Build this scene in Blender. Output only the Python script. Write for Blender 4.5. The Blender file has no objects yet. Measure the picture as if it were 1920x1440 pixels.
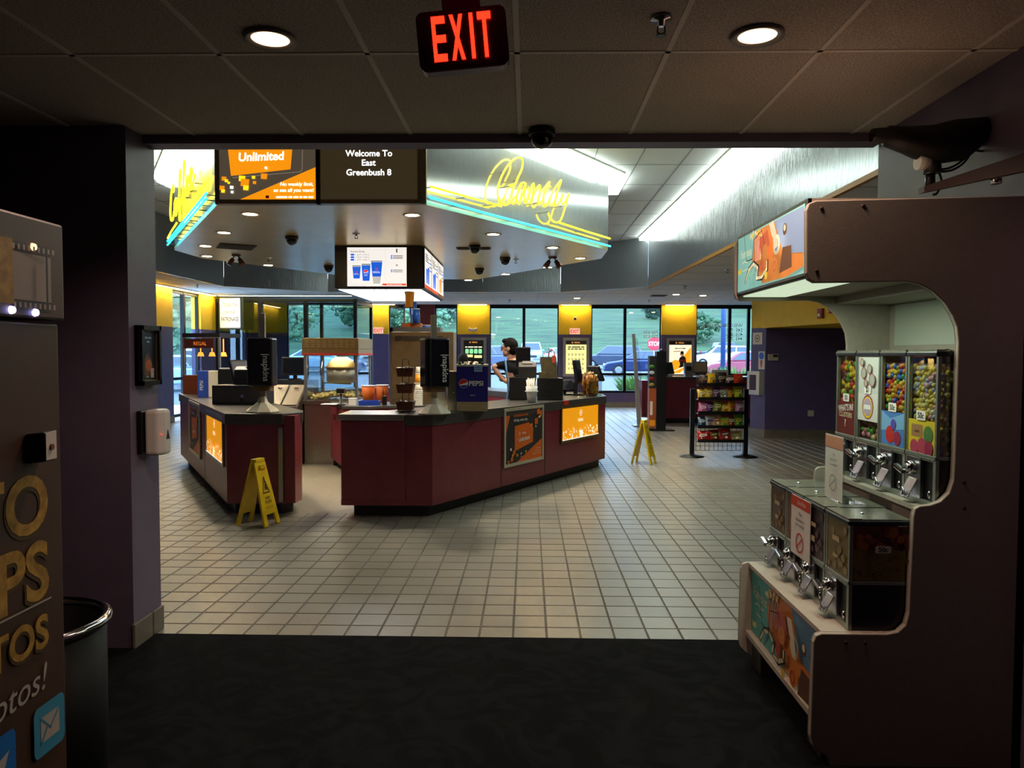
import bpy, bmesh, math, random
from mathutils import Vector as Vec, Matrix as Mat
R = random.Random(7)
scene = bpy.context.scene
COL = scene.collection

# ---------------------------------------------------------------- camera
FPX, CX, CY, CAMH = 1400.0, 960.0, 720.0, 1.65
yaw, pitch, roll = math.atan(30 / FPX), math.atan(56 / FPX), 0.003
CAMROT = Mat.Rotation(yaw, 3, 'Z') @ Mat.Rotation(math.pi / 2 - pitch, 3, 'X') @ Mat.Rotation(roll, 3, 'Z')
cam = bpy.data.cameras.new('camera'); camo = bpy.data.objects.new('camera', cam); COL.objects.link(camo)
cam.sensor_width = 36; cam.lens = 36 * FPX / 1920; cam.clip_start = 0.05; cam.clip_end = 400
camo.matrix_world = Mat.Translation((0, 0, CAMH)) @ CAMROT.to_4x4()
scene.camera = camo
CAMP = Vec((0, 0, CAMH))

# ---------------------------------------------------------------- world, exposure
w = bpy.data.worlds.new('overcast_sky'); scene.world = w; w.use_nodes = True
bg = w.node_tree.nodes['Background']; bg.inputs[0].default_value = (0.60, 0.73, 1.0, 1); bg.inputs[1].default_value = 3.2
vs = scene.view_settings
vs.view_transform = 'Standard'; vs.look = 'None'; vs.gamma = 1.0; vs.use_curve_mapping = False; vs.exposure = 2.0
scene.cycles.max_bounces = 7; scene.cycles.diffuse_bounces = 4; scene.cycles.glossy_bounces = 4
scene.cycles.transmission_bounces = 4; scene.cycles.transparent_max_bounces = 12
scene.cycles.sample_clamp_indirect = 6.0; scene.cycles.caustics_reflective = False; scene.cycles.caustics_refractive = False

# ---------------------------------------------------------------- picture point -> place
def ray(x, y):
    return CAMROT @ Vec(((x - CX) / FPX, (CY - y) / FPX, -1))
def atY(x, y, Y):
    d = ray(x, y); return CAMP + d * (Y / d.y)
def atZ(x, y, z):
    d = ray(x, y); return CAMP + d * ((z - CAMH) / d.z)
def atP(x, y, P, n):
    d = ray(x, y); return CAMP + d * ((Vec(P) - CAMP).dot(n) / d.dot(n))
def topx(p):
    q = CAMROT.transposed() @ (Vec(p) - CAMP)
    if q.z > -0.01: return (-9999, -9999)
    return (CX + FPX * q.x / -q.z, CY - FPX * q.y / -q.z)

# ---------------------------------------------------------------- materials
MATS = {}
def lin(c):
    if isinstance(c, str):
        c = tuple(int(c[i:i + 2], 16) / 255 for i in (0, 2, 4))
    return tuple((x / 12.92 if x <= 0.04045 else ((x + 0.055) / 1.055) ** 2.4) for x in c[:3]) + (1,)
def mat(name, col='808080', rough=0.5, metal=0.0, emit=None, es=0.0, spec=0.5, alpha=1.0, coat=0.0):
    if name in MATS: return MATS[name]
    m = bpy.data.materials.new(name); m.use_nodes = True
    b = m.node_tree.nodes['Principled BSDF']
    b.inputs['Base Color'].default_value = lin(col); b.inputs['Roughness'].default_value = rough
    b.inputs['Metallic'].default_value = metal; b.inputs['Specular IOR Level'].default_value = spec
    b.inputs['Alpha'].default_value = alpha; b.inputs['Coat Weight'].default_value = coat
    if emit:
        b.inputs['Emission Color'].default_value = lin(emit); b.inputs['Emission Strength'].default_value = es
    MATS[name] = m; return m
def nn(nt, t, **kw):
    n = nt.nodes.new(t)
    for k, v in kw.items(): setattr(n, k, v)
    return n
def noisy(name, c1, c2, scale=8, rough=0.5, metal=0.0, stretch=(1, 1, 1), bump=0.0, detail=4, lo=0.35, hi=0.65, rvar=0.0, bscale=None, dist=0.0, spec=0.5, bdist=0.01):
    if name in MATS: return MATS[name]
    m = mat(name, c1, rough, metal, spec=spec); nt = m.node_tree; b = nt.nodes['Principled BSDF']; L = nt.links.new
    tc = nn(nt, 'ShaderNodeTexCoord'); mp = nn(nt, 'ShaderNodeMapping'); mp.inputs['Scale'].default_value = stretch
    ge = nn(nt, 'ShaderNodeNewGeometry'); L(ge.outputs['Position'], mp.inputs['Vector'])
    nz = nn(nt, 'ShaderNodeTexNoise'); nz.inputs['Scale'].default_value = scale; nz.inputs['Detail'].default_value = detail
    nz.inputs['Distortion'].default_value = dist
    L(mp.outputs[0], nz.inputs['Vector'])
    cr = nn(nt, 'ShaderNodeValToRGB'); cr.color_ramp.elements[0].position = lo; cr.color_ramp.elements[1].position = hi
    cr.color_ramp.elements[0].color = lin(c1); cr.color_ramp.elements[1].color = lin(c2)
    L(nz.outputs['Fac'], cr.inputs['Fac']); L(cr.outputs['Color'], b.inputs['Base Color'])
    if rvar:
        mr = nn(nt, 'ShaderNodeMapRange'); mr.inputs['To Min'].default_value = rough - rvar; mr.inputs['To Max'].default_value = rough + rvar
        L(nz.outputs['Fac'], mr.inputs['Value']); L(mr.outputs[0], b.inputs['Roughness'])
    if bump:
        src = nz
        if bscale:
            src = nn(nt, 'ShaderNodeTexNoise'); src.inputs['Scale'].default_value = bscale; L(mp.outputs[0], src.inputs['Vector'])
        bp = nn(nt, 'ShaderNodeBump'); bp.inputs['Strength'].default_value = bump; bp.inputs['Distance'].default_value = bdist
        L(src.outputs['Fac'], bp.inputs['Height']); L(bp.outputs[0], b.inputs['Normal'])
    return m
def glass(name, tint='dfeee8', base=0.05, edge=0.6, rough=0.0):
    if name in MATS: return MATS[name]
    m = bpy.data.materials.new(name); m.use_nodes = True; nt = m.node_tree; L = nt.links.new
    nt.nodes.remove(nt.nodes['Principled BSDF']); out = nt.nodes['Material Output']
    tr = nn(nt, 'ShaderNodeBsdfTransparent'); tr.inputs[0].default_value = lin(tint)
    gl = nn(nt, 'ShaderNodeBsdfGlossy'); gl.inputs['Roughness'].default_value = rough; gl.inputs['Color'].default_value = (1, 1, 1, 1)
    lw = nn(nt, 'ShaderNodeLayerWeight'); lw.inputs['Blend'].default_value = 0.5
    pw = nn(nt, 'ShaderNodeMath', operation='POWER'); pw.inputs[1].default_value = 4; L(lw.outputs['Facing'], pw.inputs[0])
    ma = nn(nt, 'ShaderNodeMath', operation='MULTIPLY_ADD'); ma.inputs[1].default_value = edge; ma.inputs[2].default_value = base; L(pw.outputs[0], ma.inputs[0])
    mx = nn(nt, 'ShaderNodeMixShader'); L(ma.outputs[0], mx.inputs[0]); L(tr.outputs[0], mx.inputs[1]); L(gl.outputs[0], mx.inputs[2])
    L(mx.outputs[0], out.inputs[0]); MATS[name] = m; return m
def emis(name, col, s):
    if s <= 2.5: s *= 0.28
    return mat(name, col, 0.6, emit=col, es=s)

# ---------------------------------------------------------------- mesh builder
class MB:
    def __init__(s, T=None): s.v = []; s.f = []; s.m = []; s.sm = []; s.T = T
    def add(s, vs, fs, m=0, smooth=False):
        b = len(s.v)
        s.v += [tuple(s.T @ Vec(p)) for p in vs] if s.T else [tuple(p) for p in vs]
        for i, f in enumerate(fs):
            s.f.append([b + j for j in f]); s.m.append(m); s.sm.append(smooth if isinstance(smooth, bool) else smooth[i])
        return s
    def box(s, x0, y0, z0, x1, y1, z1, m=0):
        vs = [(x0, y0, z0), (x1, y0, z0), (x1, y1, z0), (x0, y1, z0), (x0, y0, z1), (x1, y0, z1), (x1, y1, z1), (x0, y1, z1)]
        return s.add(vs, [(3, 2, 1, 0), (4, 5, 6, 7), (0, 1, 5, 4), (1, 2, 6, 5), (2, 3, 7, 6), (3, 0, 4, 7)], m)
    def cbox(s, c, d, rot=None, m=0):
        x, y, z = d[0] / 2, d[1] / 2, d[2] / 2; c = Vec(c)
        vs = [Vec(p) for p in [(-x, -y, -z), (x, -y, -z), (x, y, -z), (-x, y, -z), (-x, -y, z), (x, -y, z), (x, y, z), (-x, y, z)]]
        if rot is not None: vs = [rot @ p for p in vs]
        return s.add([p + c for p in vs], [(3, 2, 1, 0), (4, 5, 6, 7), (0, 1, 5, 4), (1, 2, 6, 5), (2, 3, 7, 6), (3, 0, 4, 7)], m)
    def extp(s, pts, vec, m=0, smooth=False):
        n = len(pts); vec = Vec(vec); a = [Vec(p) for p in pts]; b = [p + vec for p in a]
        nrm = Vec((0, 0, 0))
        for i in range(n): nrm += a[i].cross(a[(i + 1) % n])
        fs = [list(range(n))[::-1], list(range(n, 2 * n))]
        fs += [(i, (i + 1) % n, n + (i + 1) % n, n + i) for i in range(n)]
        if nrm.dot(vec) < 0: fs = [list(f)[::-1] for f in fs]
        return s.add(a + b, fs, m, [False, False] + [smooth] * n)
    def ext(s, poly, z0, z1, m=0, smooth=False):
        return s.extp([(x, y, z0) for x, y in poly], (0, 0, z1 - z0), m, smooth)
    def cyl(s, p0, p1, r0, r1=None, n=16, m=0, caps=True):
        r1 = r0 if r1 is None else r1; p0 = Vec(p0); p1 = Vec(p1); d = (p1 - p0).normalized()
        u = d.orthogonal().normalized(); v = d.cross(u)
        a = [p0 + (u * math.cos(t) + v * math.sin(t)) * r0 for t in [2 * math.pi * i / n for i in range(n)]]
        b = [p1 + (u * math.cos(t) + v * math.sin(t)) * r1 for t in [2 * math.pi * i / n for i in range(n)]]
        fs = [(i, (i + 1) % n, n + (i + 1) % n, n + i) for i in range(n)]; sm = [True] * n
        if caps: fs += [list(range(n))[::-1], list(range(n, 2 * n))]; sm += [False, False]
        return s.add(a + b, fs, m, sm)
    def tube(s, path, r, n=6, m=0, closed=False):
        P = [Vec(p) for p in path]; k = len(P); rings = []
        u = None
        for i in range(k):
            if closed: d = P[(i + 1) % k] - P[i - 1]
            else: d = P[min(i + 1, k - 1)] - P[max(i - 1, 0)]
            d.normalize()
            if u is None: u = d.orthogonal().normalized()
            else:
                u = u - d * u.dot(d)
                u = u.normalized() if u.length > 1e-5 else d.orthogonal().normalized()
            v = d.cross(u); rr = r[i] if isinstance(r, (list, tuple)) else r
            rings.append([P[i] + (u * math.cos(2 * math.pi * j / n) + v * math.sin(2 * math.pi * j / n)) * rr for j in range(n)])
        vs = [p for q in rings for p in q]; fs = []; sm = []
        for i in range(k if closed else k - 1):
            a = i * n; b = ((i + 1) % k) * n
            for j in range(n): fs.append((a + j, a + (j + 1) % n, b + (j + 1) % n, b + j)); sm.append(True)
        if not closed:
            fs += [list(range(n))[::-1], list(range((k - 1) * n, k * n))]; sm += [False, False]
        return s.add(vs, fs, m, sm)
    def lathe(s, prof, c=(0, 0, 0), n=20, m=0, smooth=True):
        c = Vec(c); vs = []; fs = []
        for r, z in prof:
            vs += [c + Vec((r * math.cos(2 * math.pi * i / n), r * math.sin(2 * math.pi * i / n), z)) for i in range(n)]
        for k in range(len(prof) - 1):
            for i in range(n): fs.append((k * n + i, k * n + (i + 1) % n, (k + 1) * n + (i + 1) % n, (k + 1) * n + i))
        sm = [smooth] * len(fs)
        if prof[0][0] > 1e-4: fs.append(list(range(n))[::-1]); sm.append(False)
        if prof[-1][0] > 1e-4: fs.append(list(range((len(prof) - 1) * n, len(prof) * n))); sm.append(False)
        return s.add(vs, fs, m, sm)
    def sph(s, c, r, n=12, k=8, m=0, T=None):
        r = r if isinstance(r, (tuple, list)) else (r, r, r); c = Vec(c); vs = []; fs = []
        for j in range(k + 1):
            t = math.pi * j / k
            for i in range(n):
                a = 2 * math.pi * i / n
                p = Vec((r[0] * math.sin(t) * math.cos(a), r[1] * math.sin(t) * math.sin(a), -r[2] * math.cos(t)))
                vs.append(c + (T @ p if T else p))
        for j in range(k):
            for i in range(n): fs.append((j * n + i, j * n + (i + 1) % n, (j + 1) * n + (i + 1) % n, (j + 1) * n + i))
        return s.add(vs, fs, m, True)
    def quad(s, a, b, c, d, m=0): return s.add([a, b, c, d], [(0, 1, 2, 3)], m)
    def build(s, name, mats, parent=None, world=False, bevel=0.0, bseg=2, kind=None, clean=False):
        me = bpy.data.meshes.new(name); me.from_pydata(s.v, [], s.f)
        for m in (mats if isinstance(mats, (list, tuple)) else [mats]): me.materials.append(m)
        me.polygons.foreach_set('material_index', s.m); me.polygons.foreach_set('use_smooth', s.sm)
        if clean:
            b = bmesh.new(); b.from_mesh(me); bmesh.ops.remove_doubles(b, verts=b.verts, dist=1e-5); b.to_mesh(me); b.free()
        me.update(); o = bpy.data.objects.new(name, me); COL.objects.link(o); adopt(o, parent, world)
        if bevel:
            bm = o.modifiers.new('bevel', 'BEVEL'); bm.width = bevel; bm.segments = bseg; bm.limit_method = 'ANGLE'; bm.angle_limit = 0.6
        if kind: o['kind'] = kind
        return o
def adopt(o, parent, world=False):
    if parent is None: return
    o.parent = parent
    if world and parent.type == 'EMPTY':
        o.matrix_parent_inverse = (Mat.Translation(parent.location) @ parent.rotation_euler.to_matrix().to_4x4()).inverted()
def thing(name, label, cat, loc=(0, 0, 0), rz=0.0, group=None):
    o = bpy.data.objects.new(name, None); COL.objects.link(o); o.location = loc; o.rotation_euler = (0, 0, rz); o.empty_display_size = 0.1
    return tag(o, label, cat, group)
def tag(o, label, cat, group=None):
    o['label'] = label; o['category'] = cat
    if group: o['group'] = group
    return o
def struct(o):
    o['kind'] = 'structure'; return o
def copy_tree(o, parent=None):
    c = o.copy(); COL.objects.link(c)
    if parent: c.parent = parent
    for ch in o.children: copy_tree(ch, c)
    return c
def dup(o, loc, rz=0.0, label=None):
    c = copy_tree(o); c.location = loc; c.rotation_euler = (0, 0, rz)
    if label: c['label'] = label
    return c
def lamp(name, kind, loc, energy, col=(1, 1, 1), size=0.1, rot=(0, 0, 0), parent=None, sy=None, spot=None, blend=0.6, spread=None):
    l = bpy.data.lights.new(name, kind); l.energy = energy; l.color = col
    if kind == 'AREA':
        l.size = size
        if sy: l.shape = 'RECTANGLE'; l.size_y = sy
        if spread: l.spread = spread
    else: l.shadow_soft_size = size
    if kind == 'SPOT': l.spot_size = spot or 1.5; l.spot_blend = blend
    o = bpy.data.objects.new(name, l); COL.objects.link(o); o.location = loc; o.rotation_euler = rot
    adopt(o, parent, True); return o
def smooth_path(pts, n=6):
    P = [Vec(p) for p in pts]; out = []
    for i in range(len(P) - 1):
        a, b, c, d = P[max(i - 1, 0)], P[i], P[i + 1], P[min(i + 2, len(P) - 1)]
        for k in range(n):
            t = k / n
            out.append(0.5 * ((2 * b) + (c - a) * t + (2 * a - 5 * b + 4 * c - d) * t * t + (3 * b - a - 3 * c + d) * t ** 3))
    out.append(P[-1]); return out
def rrect(x0, y0, x1, y1, r, n=5):
    out = []
    for cx, cy, a in ((x1 - r, y1 - r, 0), (x0 + r, y1 - r, 90), (x0 + r, y0 + r, 180), (x1 - r, y0 + r, 270)):
        for k in range(n + 1):
            t = math.radians(a + 90 * k / n); out.append((cx + r * math.cos(t), cy + r * math.sin(t)))
    return out

# ---------------------------------------------------------------- flat print: shapes and lettering laid on a real panel
TXT = {}
def text_mesh(s, bold=0.0):
    k = (s, bold)
    if k not in TXT:
        c = bpy.data.curves.new('lettering', 'FONT'); c.body = s; c.offset = bold; c.resolution_u = 4; c.fill_mode = 'FRONT'
        o = bpy.data.objects.new('lettering', c); me = bpy.data.meshes.new_from_object(o)
        v = [p.co.copy() for p in me.vertices]; f = [list(p.vertices) for p in me.polygons]
        bpy.data.objects.remove(o); bpy.data.curves.remove(c); bpy.data.meshes.remove(me)
        xs = [p.x for p in v] or [0]; ys = [p.y for p in v] or [0]
        TXT[k] = (v, f, min(xs), max(xs), min(ys), max(ys))
    return TXT[k]
class Art:
    """u, v run 0..1 over the panel; O is its lower corner, U and W its full edges"""
    def __init__(s, O, U, W, eps=0.0012):
        s.O, s.U, s.W = Vec(O), Vec(U), Vec(W); s.N = s.U.cross(s.W).normalized(); s.eps = eps
        s.asp = s.U.length / s.W.length; s.mb = MB(); s.mats = []; s.lay = 0
    def mi(s, m):
        if m not in s.mats: s.mats.append(m)
        return s.mats.index(m)
    def P(s, u, v): return s.O + s.U * u + s.W * v + s.N * (s.eps * s.lay)
    def poly(s, pts, m, up=True):
        if up: s.lay += 1
        a = sum(pts[i][0] * pts[(i + 1) % len(pts)][1] - pts[(i + 1) % len(pts)][0] * pts[i][1] for i in range(len(pts)))
        if a < 0: pts = pts[::-1]
        s.mb.add([s.P(u, v) for u, v in pts], [list(range(len(pts)))], s.mi(m)); return s
    def rect(s, u0, v0, u1, v1, m, up=True): return s.poly([(u0, v0), (u1, v0), (u1, v1), (u0, v1)], m, up)
    def circ(s, u, v, r, m, up=True, n=16, ry=None, a0=0, a1=360):
        ry = ry or r
        return s.poly([(u + r / s.asp * math.cos(math.radians(a0 + (a1 - a0) * i / n)), v + ry * math.sin(math.radians(a0 + (a1 - a0) * i / n))) for i in range(n + (a1 - a0 < 360))], m, up)
    def ring(s, u, v, r, t, m, n=18):
        s.lay += 1; vs = []
        for i in range(n):
            a = 2 * math.pi * i / n
            for q in (r, r - t): vs.append(s.P(u + q / s.asp * math.cos(a), v + q * math.sin(a)))
        s.mb.add(vs, [(2 * i, 2 * ((i + 1) % n), 2 * ((i + 1) % n) + 1, 2 * i + 1) for i in range(n)], s.mi(m)); return s
    def line(s, pts, t, m):
        s.lay += 1
        for i in range(len(pts) - 1):
            a = Vec((pts[i][0] * s.asp, pts[i][1])); b = Vec((pts[i + 1][0] * s.asp, pts[i + 1][1])); d = b - a
            if d.length < 1e-6: continue
            q = Vec((-d.y, d.x)).normalized() * t / 2; e = d.normalized() * t * 0.3
            k = [a - q - e, b - q + e, b + q + e, a + q - e]
            s.poly([(p.x / s.asp, p.y) for p in k], m, False)
        return s
    def text(s, t, u, v, h, m, align='c', bold=0.0, sx=1.0, shear=0.0, rot=0.0, maxw=None, flip=False):
        s.lay += 1; vs, fs, x0, x1, y0, y1 = text_mesh(t, bold); k = h / 0.7
        wd = (x1 - x0) * k * sx / s.asp
        if maxw and wd > maxw: sx *= maxw / wd
        cx = {'c': (x0 + x1) / 2, 'l': x0, 'r': x1}[align]; cr, srr = math.cos(rot), math.sin(rot); out = []
        for p in vs:
            X = (p.x - cx) * k * sx + p.y * k * shear; Y = p.y * k
            if flip: X = -X
            out.append(s.P(u + (X * cr - Y * srr) / s.asp, v + X * srr + Y * cr))
        s.mb.add(out, [f[::-1] for f in fs] if flip else fs, s.mi(m)); return s
    def greek(s, t, u, v, h, m, align='c', bold=0.0, sx=1.0, shear=0.0, rot=0.0, maxw=None):
        # print too small to read: one bar for each word
        s.lay += 1; k = h * .55 / s.asp; n = len(t) * k
        if maxw and n > maxw: k *= maxw / n; n = maxw
        x = {'c': -n / 2, 'l': 0, 'r': -n}[align]; cr, sr = math.cos(rot), math.sin(rot)
        for wd in t.split(' '):
            q = [(x, 0), (x + len(wd) * k, 0), (x + len(wd) * k, h * .7), (x, h * .7)]
            s.poly([(u + (a * s.asp * cr - b * sr) / s.asp, v + a * s.asp * sr + b * cr) for a, b in q], m, False); x += (len(wd) + 1) * k
        return s
    def build(s, name, parent=None, world=True): return s.mb.build(name, s.mats, parent, world)

# shared materials
PURPLE = noisy('purple_paint', '5a4f7c', '554a76', 6, 0.55, bump=0.05, bscale=180)
NAVY = noisy('navy_paint', '2a2540', '262238', 6, 0.6, bump=0.05, bscale=180)
YELLOW = noisy('mustard_paint', 'f0c824', 'e8c020', 5, 0.6, bump=0.05, bscale=180)
BLACK = mat('black_plastic', '0b0a0b', 0.4)
BLACKM = mat('black_metal', '121112', 0.35, 0.3)
MULL = mat('dark_bronze_mullion', '17181c', 0.35, 0.6)
CHROME = mat('chrome', 'd0d0d2', 0.12, 1.0)
STEEL = noisy('brushed_steel', 'b4ae9f', 'a29c8e', 40, 0.3, 1.0, (1, 1, 14), rvar=0.08)
ALU = mat('grey_aluminium', '9a9a9c', 0.35, 0.8)
BURG = noisy('burgundy_laminate', '80303a', '782b34', 5, 0.32)
DARKTOP = noisy('charcoal_laminate_top', '4c4844', '45413e', 60, 0.28)
KICK = mat('black_toe_kick', '0a090a', 0.5)
WHITE = mat('white_plastic', 'dcd8d0', 0.35)
CREAM = mat('cream_plastic', 'cfc6b0', 0.4)
PAPER = mat('white_paper', 'e6e3da', 0.8)
INK = mat('black_ink', '141214', 0.6)
ORANGE = mat('orange_print', 'e86a14', 0.5)
ORANGE2 = mat('amber_print', 'f2a01a', 0.5)
WPRINT = mat('white_print', 'f0ece2', 0.5)
RED = mat('red_print', 'c42a22', 0.5)
BLUEP = mat('cola_blue_print', '1f57c8', 0.45)
GREENP = mat('green_print', '4f9a3c', 0.5)
YELP = mat('yellow_print', 'f0d020', 0.5)
DKPRINT = mat('charcoal_print', '2b2729', 0.5)
BROWNP = mat('brown_print', '6b4224', 0.55)
GLASS = glass('window_glass', 'd8e8ee', 0.06, 0.7)
CLEAR = glass('clear_acrylic', 'f2f4f2', 0.06, 0.5)
TILEM = None

# ================================================================ THE SETTING
ZC, ZL, ZU = 2.88, 3.20, 4.30            # entry ceiling, low lobby ceiling, high lobby ceiling
YF = 23.5                                # far wall
CARPET_Y = 4.28
CONC = [(-2.9, 7.62), (-1.2, 7.62), (-1.0, 7.9), (0.9, 11.1), (0.9, 12.3), (-1.1, 15.2), (-3.2, 15.2), (-5.0, 12.3), (-5.0, 11.2), (-3.05, 7.8)]
def inside(p, poly):
    c = False; n = len(poly)
    for i in range(n):
        a, b = poly[i], poly[(i + 1) % n]
        if (a[1] > p[1]) != (b[1] > p[1]) and p[0] < (b[0] - a[0]) * (p[1] - a[1]) / (b[1] - a[1]) + a[0]: c = not c
    return c

# ---- floor of square tiles
def tile_material():
    m = mat('beige_floor_tile', 'a09a86', 0.3); nt = m.node_tree; L = nt.links.new; b = nt.nodes['Principled BSDF']
    ge = nn(nt, 'ShaderNodeNewGeometry'); oi = nn(nt, 'ShaderNodeObjectInfo')
    ad = nn(nt, 'ShaderNodeMath', operation='ADD'); L(ge.outputs['Random Per Island'], ad.inputs[0]); L(oi.outputs['Random'], ad.inputs[1])
    fr = nn(nt, 'ShaderNodeMath', operation='FRACT'); L(ad.outputs[0], fr.inputs[0])
    nz = nn(nt, 'ShaderNodeTexNoise'); nz.inputs['Scale'].default_value = 1.3; nz.inputs['Detail'].default_value = 6; L(ge.outputs['Position'], nz.inputs['Vector'])
    mx = nn(nt, 'ShaderNodeMath', operation='MULTIPLY_ADD'); mx.inputs[1].default_value = 0.4; L(fr.outputs[0], mx.inputs[0]); L(nz.outputs['Fac'], mx.inputs[2])
    cr = nn(nt, 'ShaderNodeValToRGB'); cr.color_ramp.elements[0].position = 0.1; cr.color_ramp.elements[1].position = 1.0
    cr.color_ramp.elements[0].color = lin('726d62'); cr.color_ramp.elements[1].color = lin('878275')
    L(mx.outputs[0], cr.inputs['Fac']); L(cr.outputs[0], b.inputs['Base Color'])
    mr = nn(nt, 'ShaderNodeMapRange'); mr.inputs['To Min'].default_value = 0.3; mr.inputs['To Max'].default_value = 0.42
    L(nz.outputs['Fac'], mr.inputs['Value']); L(mr.outputs[0], b.inputs['Roughness'])
    n2 = nn(nt, 'ShaderNodeTexNoise'); n2.inputs['Scale'].default_value = 25; L(ge.outputs['Position'], n2.inputs['Vector'])
    bp = nn(nt, 'ShaderNodeBump'); bp.inputs['Strength'].default_value = 0.12; bp.inputs['Distance'].default_value = 0.004
    L(n2.outputs['Fac'], bp.inputs['Height']); L(bp.outputs[0], b.inputs['Normal'])
    return m
TILEM = tile_material()
GROUT = noisy('dark_grout', '4b463c', '6a6454', 3, 0.8)
floor = struct(MB().box(-9.6, CARPET_Y, -0.2, 9.3, YF + 0.3, -0.004).build('floor', GROUT))
TP = 0.198
def tile_verts(x0, y0, x1, y1, b=0.003):
    return ([(x0, y0, -0.006), (x1, y0, -0.006), (x1, y1, -0.006), (x0, y1, -0.006), (x0 + b, y0 + b, 0), (x1 - b, y0 + b, 0), (x1 - b, y1 - b, 0), (x0 + b, y1 - b, 0)],
            [(4, 5, 6, 7), (0, 1, 5, 4), (1, 2, 6, 5), (2, 3, 7, 6), (3, 0, 4, 7)])
near, rest = [], MB()
X0, Y0 = 0.115 - TP * 60, 4.455
cells = [(X0 + i * TP, Y0 + j * TP) for j in range(-1, 96) for i in range(8, 106)]
for (x, y) in cells:
    if x < -8.5 or x > 9 or y > YF: continue
    c = (x + TP / 2, y + TP / 2)
    if inside(c, CONC): continue
    q = topx((c[0], c[1], 0))
    vis = 290 < q[0] < 1420 and q[1] < 1215
    if vis and len(near) < 300 and not (q[0] > 1390 and q[1] > 1040): near.append((x, y))
    else:
        ya = max(y + 0.004, CARPET_Y)
        if y + TP - 0.004 > ya: rest.add(*tile_verts(x + 0.004, ya, x + TP - 0.004, y + TP - 0.004))
rest.build('tile_field', TILEM, floor, kind='stuff')
tb = MB().add(*tile_verts(-TP / 2 + 0.004, -TP / 2 + 0.004, TP / 2 - 0.004, TP / 2 - 0.004))
tile0 = None
for (x, y) in near:
    if y < CARPET_Y:
        o = MB().add(*tile_verts(x + 0.004, CARPET_Y, x + TP - 0.004, y + TP - 0.004)).build('tile', TILEM, floor); continue
    if tile0 is None: tile0 = o = tb.build('tile', TILEM, floor)
    else: o = tile0.copy(); COL.objects.link(o)
    o.location = (x + TP / 2, y + TP / 2, R.uniform(-0.0006, 0.0006)); o.rotation_euler = (R.uniform(-.002, .002), R.uniform(-.002, .002), 0)
struct(MB().ext(CONC, -0.02, -0.001).build('floor_concession', noisy('beige_vinyl', '8a8370', '807967', 12, 0.4)))
def carpet_material():
    m = noisy('black_swirl_carpet', '0b0b0c', '151517', 2.6, 0.95, lo=0.45, hi=0.56, dist=4.0, bump=0.5, bscale=400, spec=0.1)
    return m
struct(MB().box(-4.2, -3.4, -0.2, 2.2, CARPET_Y, 0.004).build('floor_carpet', carpet_material()))

# ---- walls of the entry where the camera stands
ENTRY = noisy('entry_mauve_paint', '6f6379', '695e73', 6, 0.5, bump=0.05, bscale=180)
struct(MB().box(-4.2, 4.06, 0, -2.2, 4.37, ZU + .1).build('wall_left', ENTRY))
jamb = struct(MB().box(-2.2, 4.06, 0, -2.192, 4.37, ZC).build('wall_jamb', ENTRY))
struct(MB().box(1.97, -3.4, 0, 2.1, 4.3, ZU + .1).build('wall_right', ENTRY))
struct(MB().box(-4.3, -3.4, 0, -4.2, 4.06, 3).build('wall_booth_side', ENTRY))
struct(MB().box(-4.3, -3.5, 0, 2.1, -3.4, 3).build('wall_back', ENTRY))
struct(MB().box(-2.2, 4.24, 2.837, 1.97, 4.37, ZU + .1).build('wall_header', ENTRY))
BASEM = noisy('grey_baseboard_tile', '6d6558', '7a7264', 7, 0.45)
bj = MB().box(-2.2, 4.05, 0, -2.18, 4.25, 0.14).box(-2.2, 4.26, 0, -2.18, 4.385, 0.14)
struct(bj.build('baseboard_jamb', BASEM, bevel=0.006))

# ---- ceilings with lay-in tiles
CT = noisy('speckled_ceiling_tile', 'd8cdc0', 'aaa094', 130, 0.9, lo=0.38, hi=0.6, bump=0.35, bscale=130)
CT2 = noisy('white_ceiling_tile', 'e4e6e8', 'd8dadc', 120, 0.9, bump=0.2, bscale=120)
TBAR = mat('ceiling_tee_bar', 'e2dacf', 0.6); TBAR2 = mat('white_tee_bar', 'c4c4c0', 0.6)
def clip(poly, conv):
    n = len(conv)
    ar = sum(conv[i][0] * conv[(i + 1) % n][1] - conv[(i + 1) % n][0] * conv[i][1] for i in range(n))
    if ar < 0: conv = conv[::-1]
    for i in range(n):
        a, b = conv[i], conv[(i + 1) % n]
        f = lambda p: (b[0] - a[0]) * (p[1] - a[1]) - (b[1] - a[1]) * (p[0] - a[0])
        out = []
        for k in range(len(poly)):
            p, q = poly[k], poly[(k + 1) % len(poly)]; fp, fq = f(p), f(q)
            if fp >= 0: out.append(p)
            if (fp >= 0) != (fq >= 0):
                t = fp / (fp - fq); out.append((p[0] + (q[0] - p[0]) * t, p[1] + (q[1] - p[1]) * t))
        poly = out
        if not poly: return []
    return poly
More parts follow.
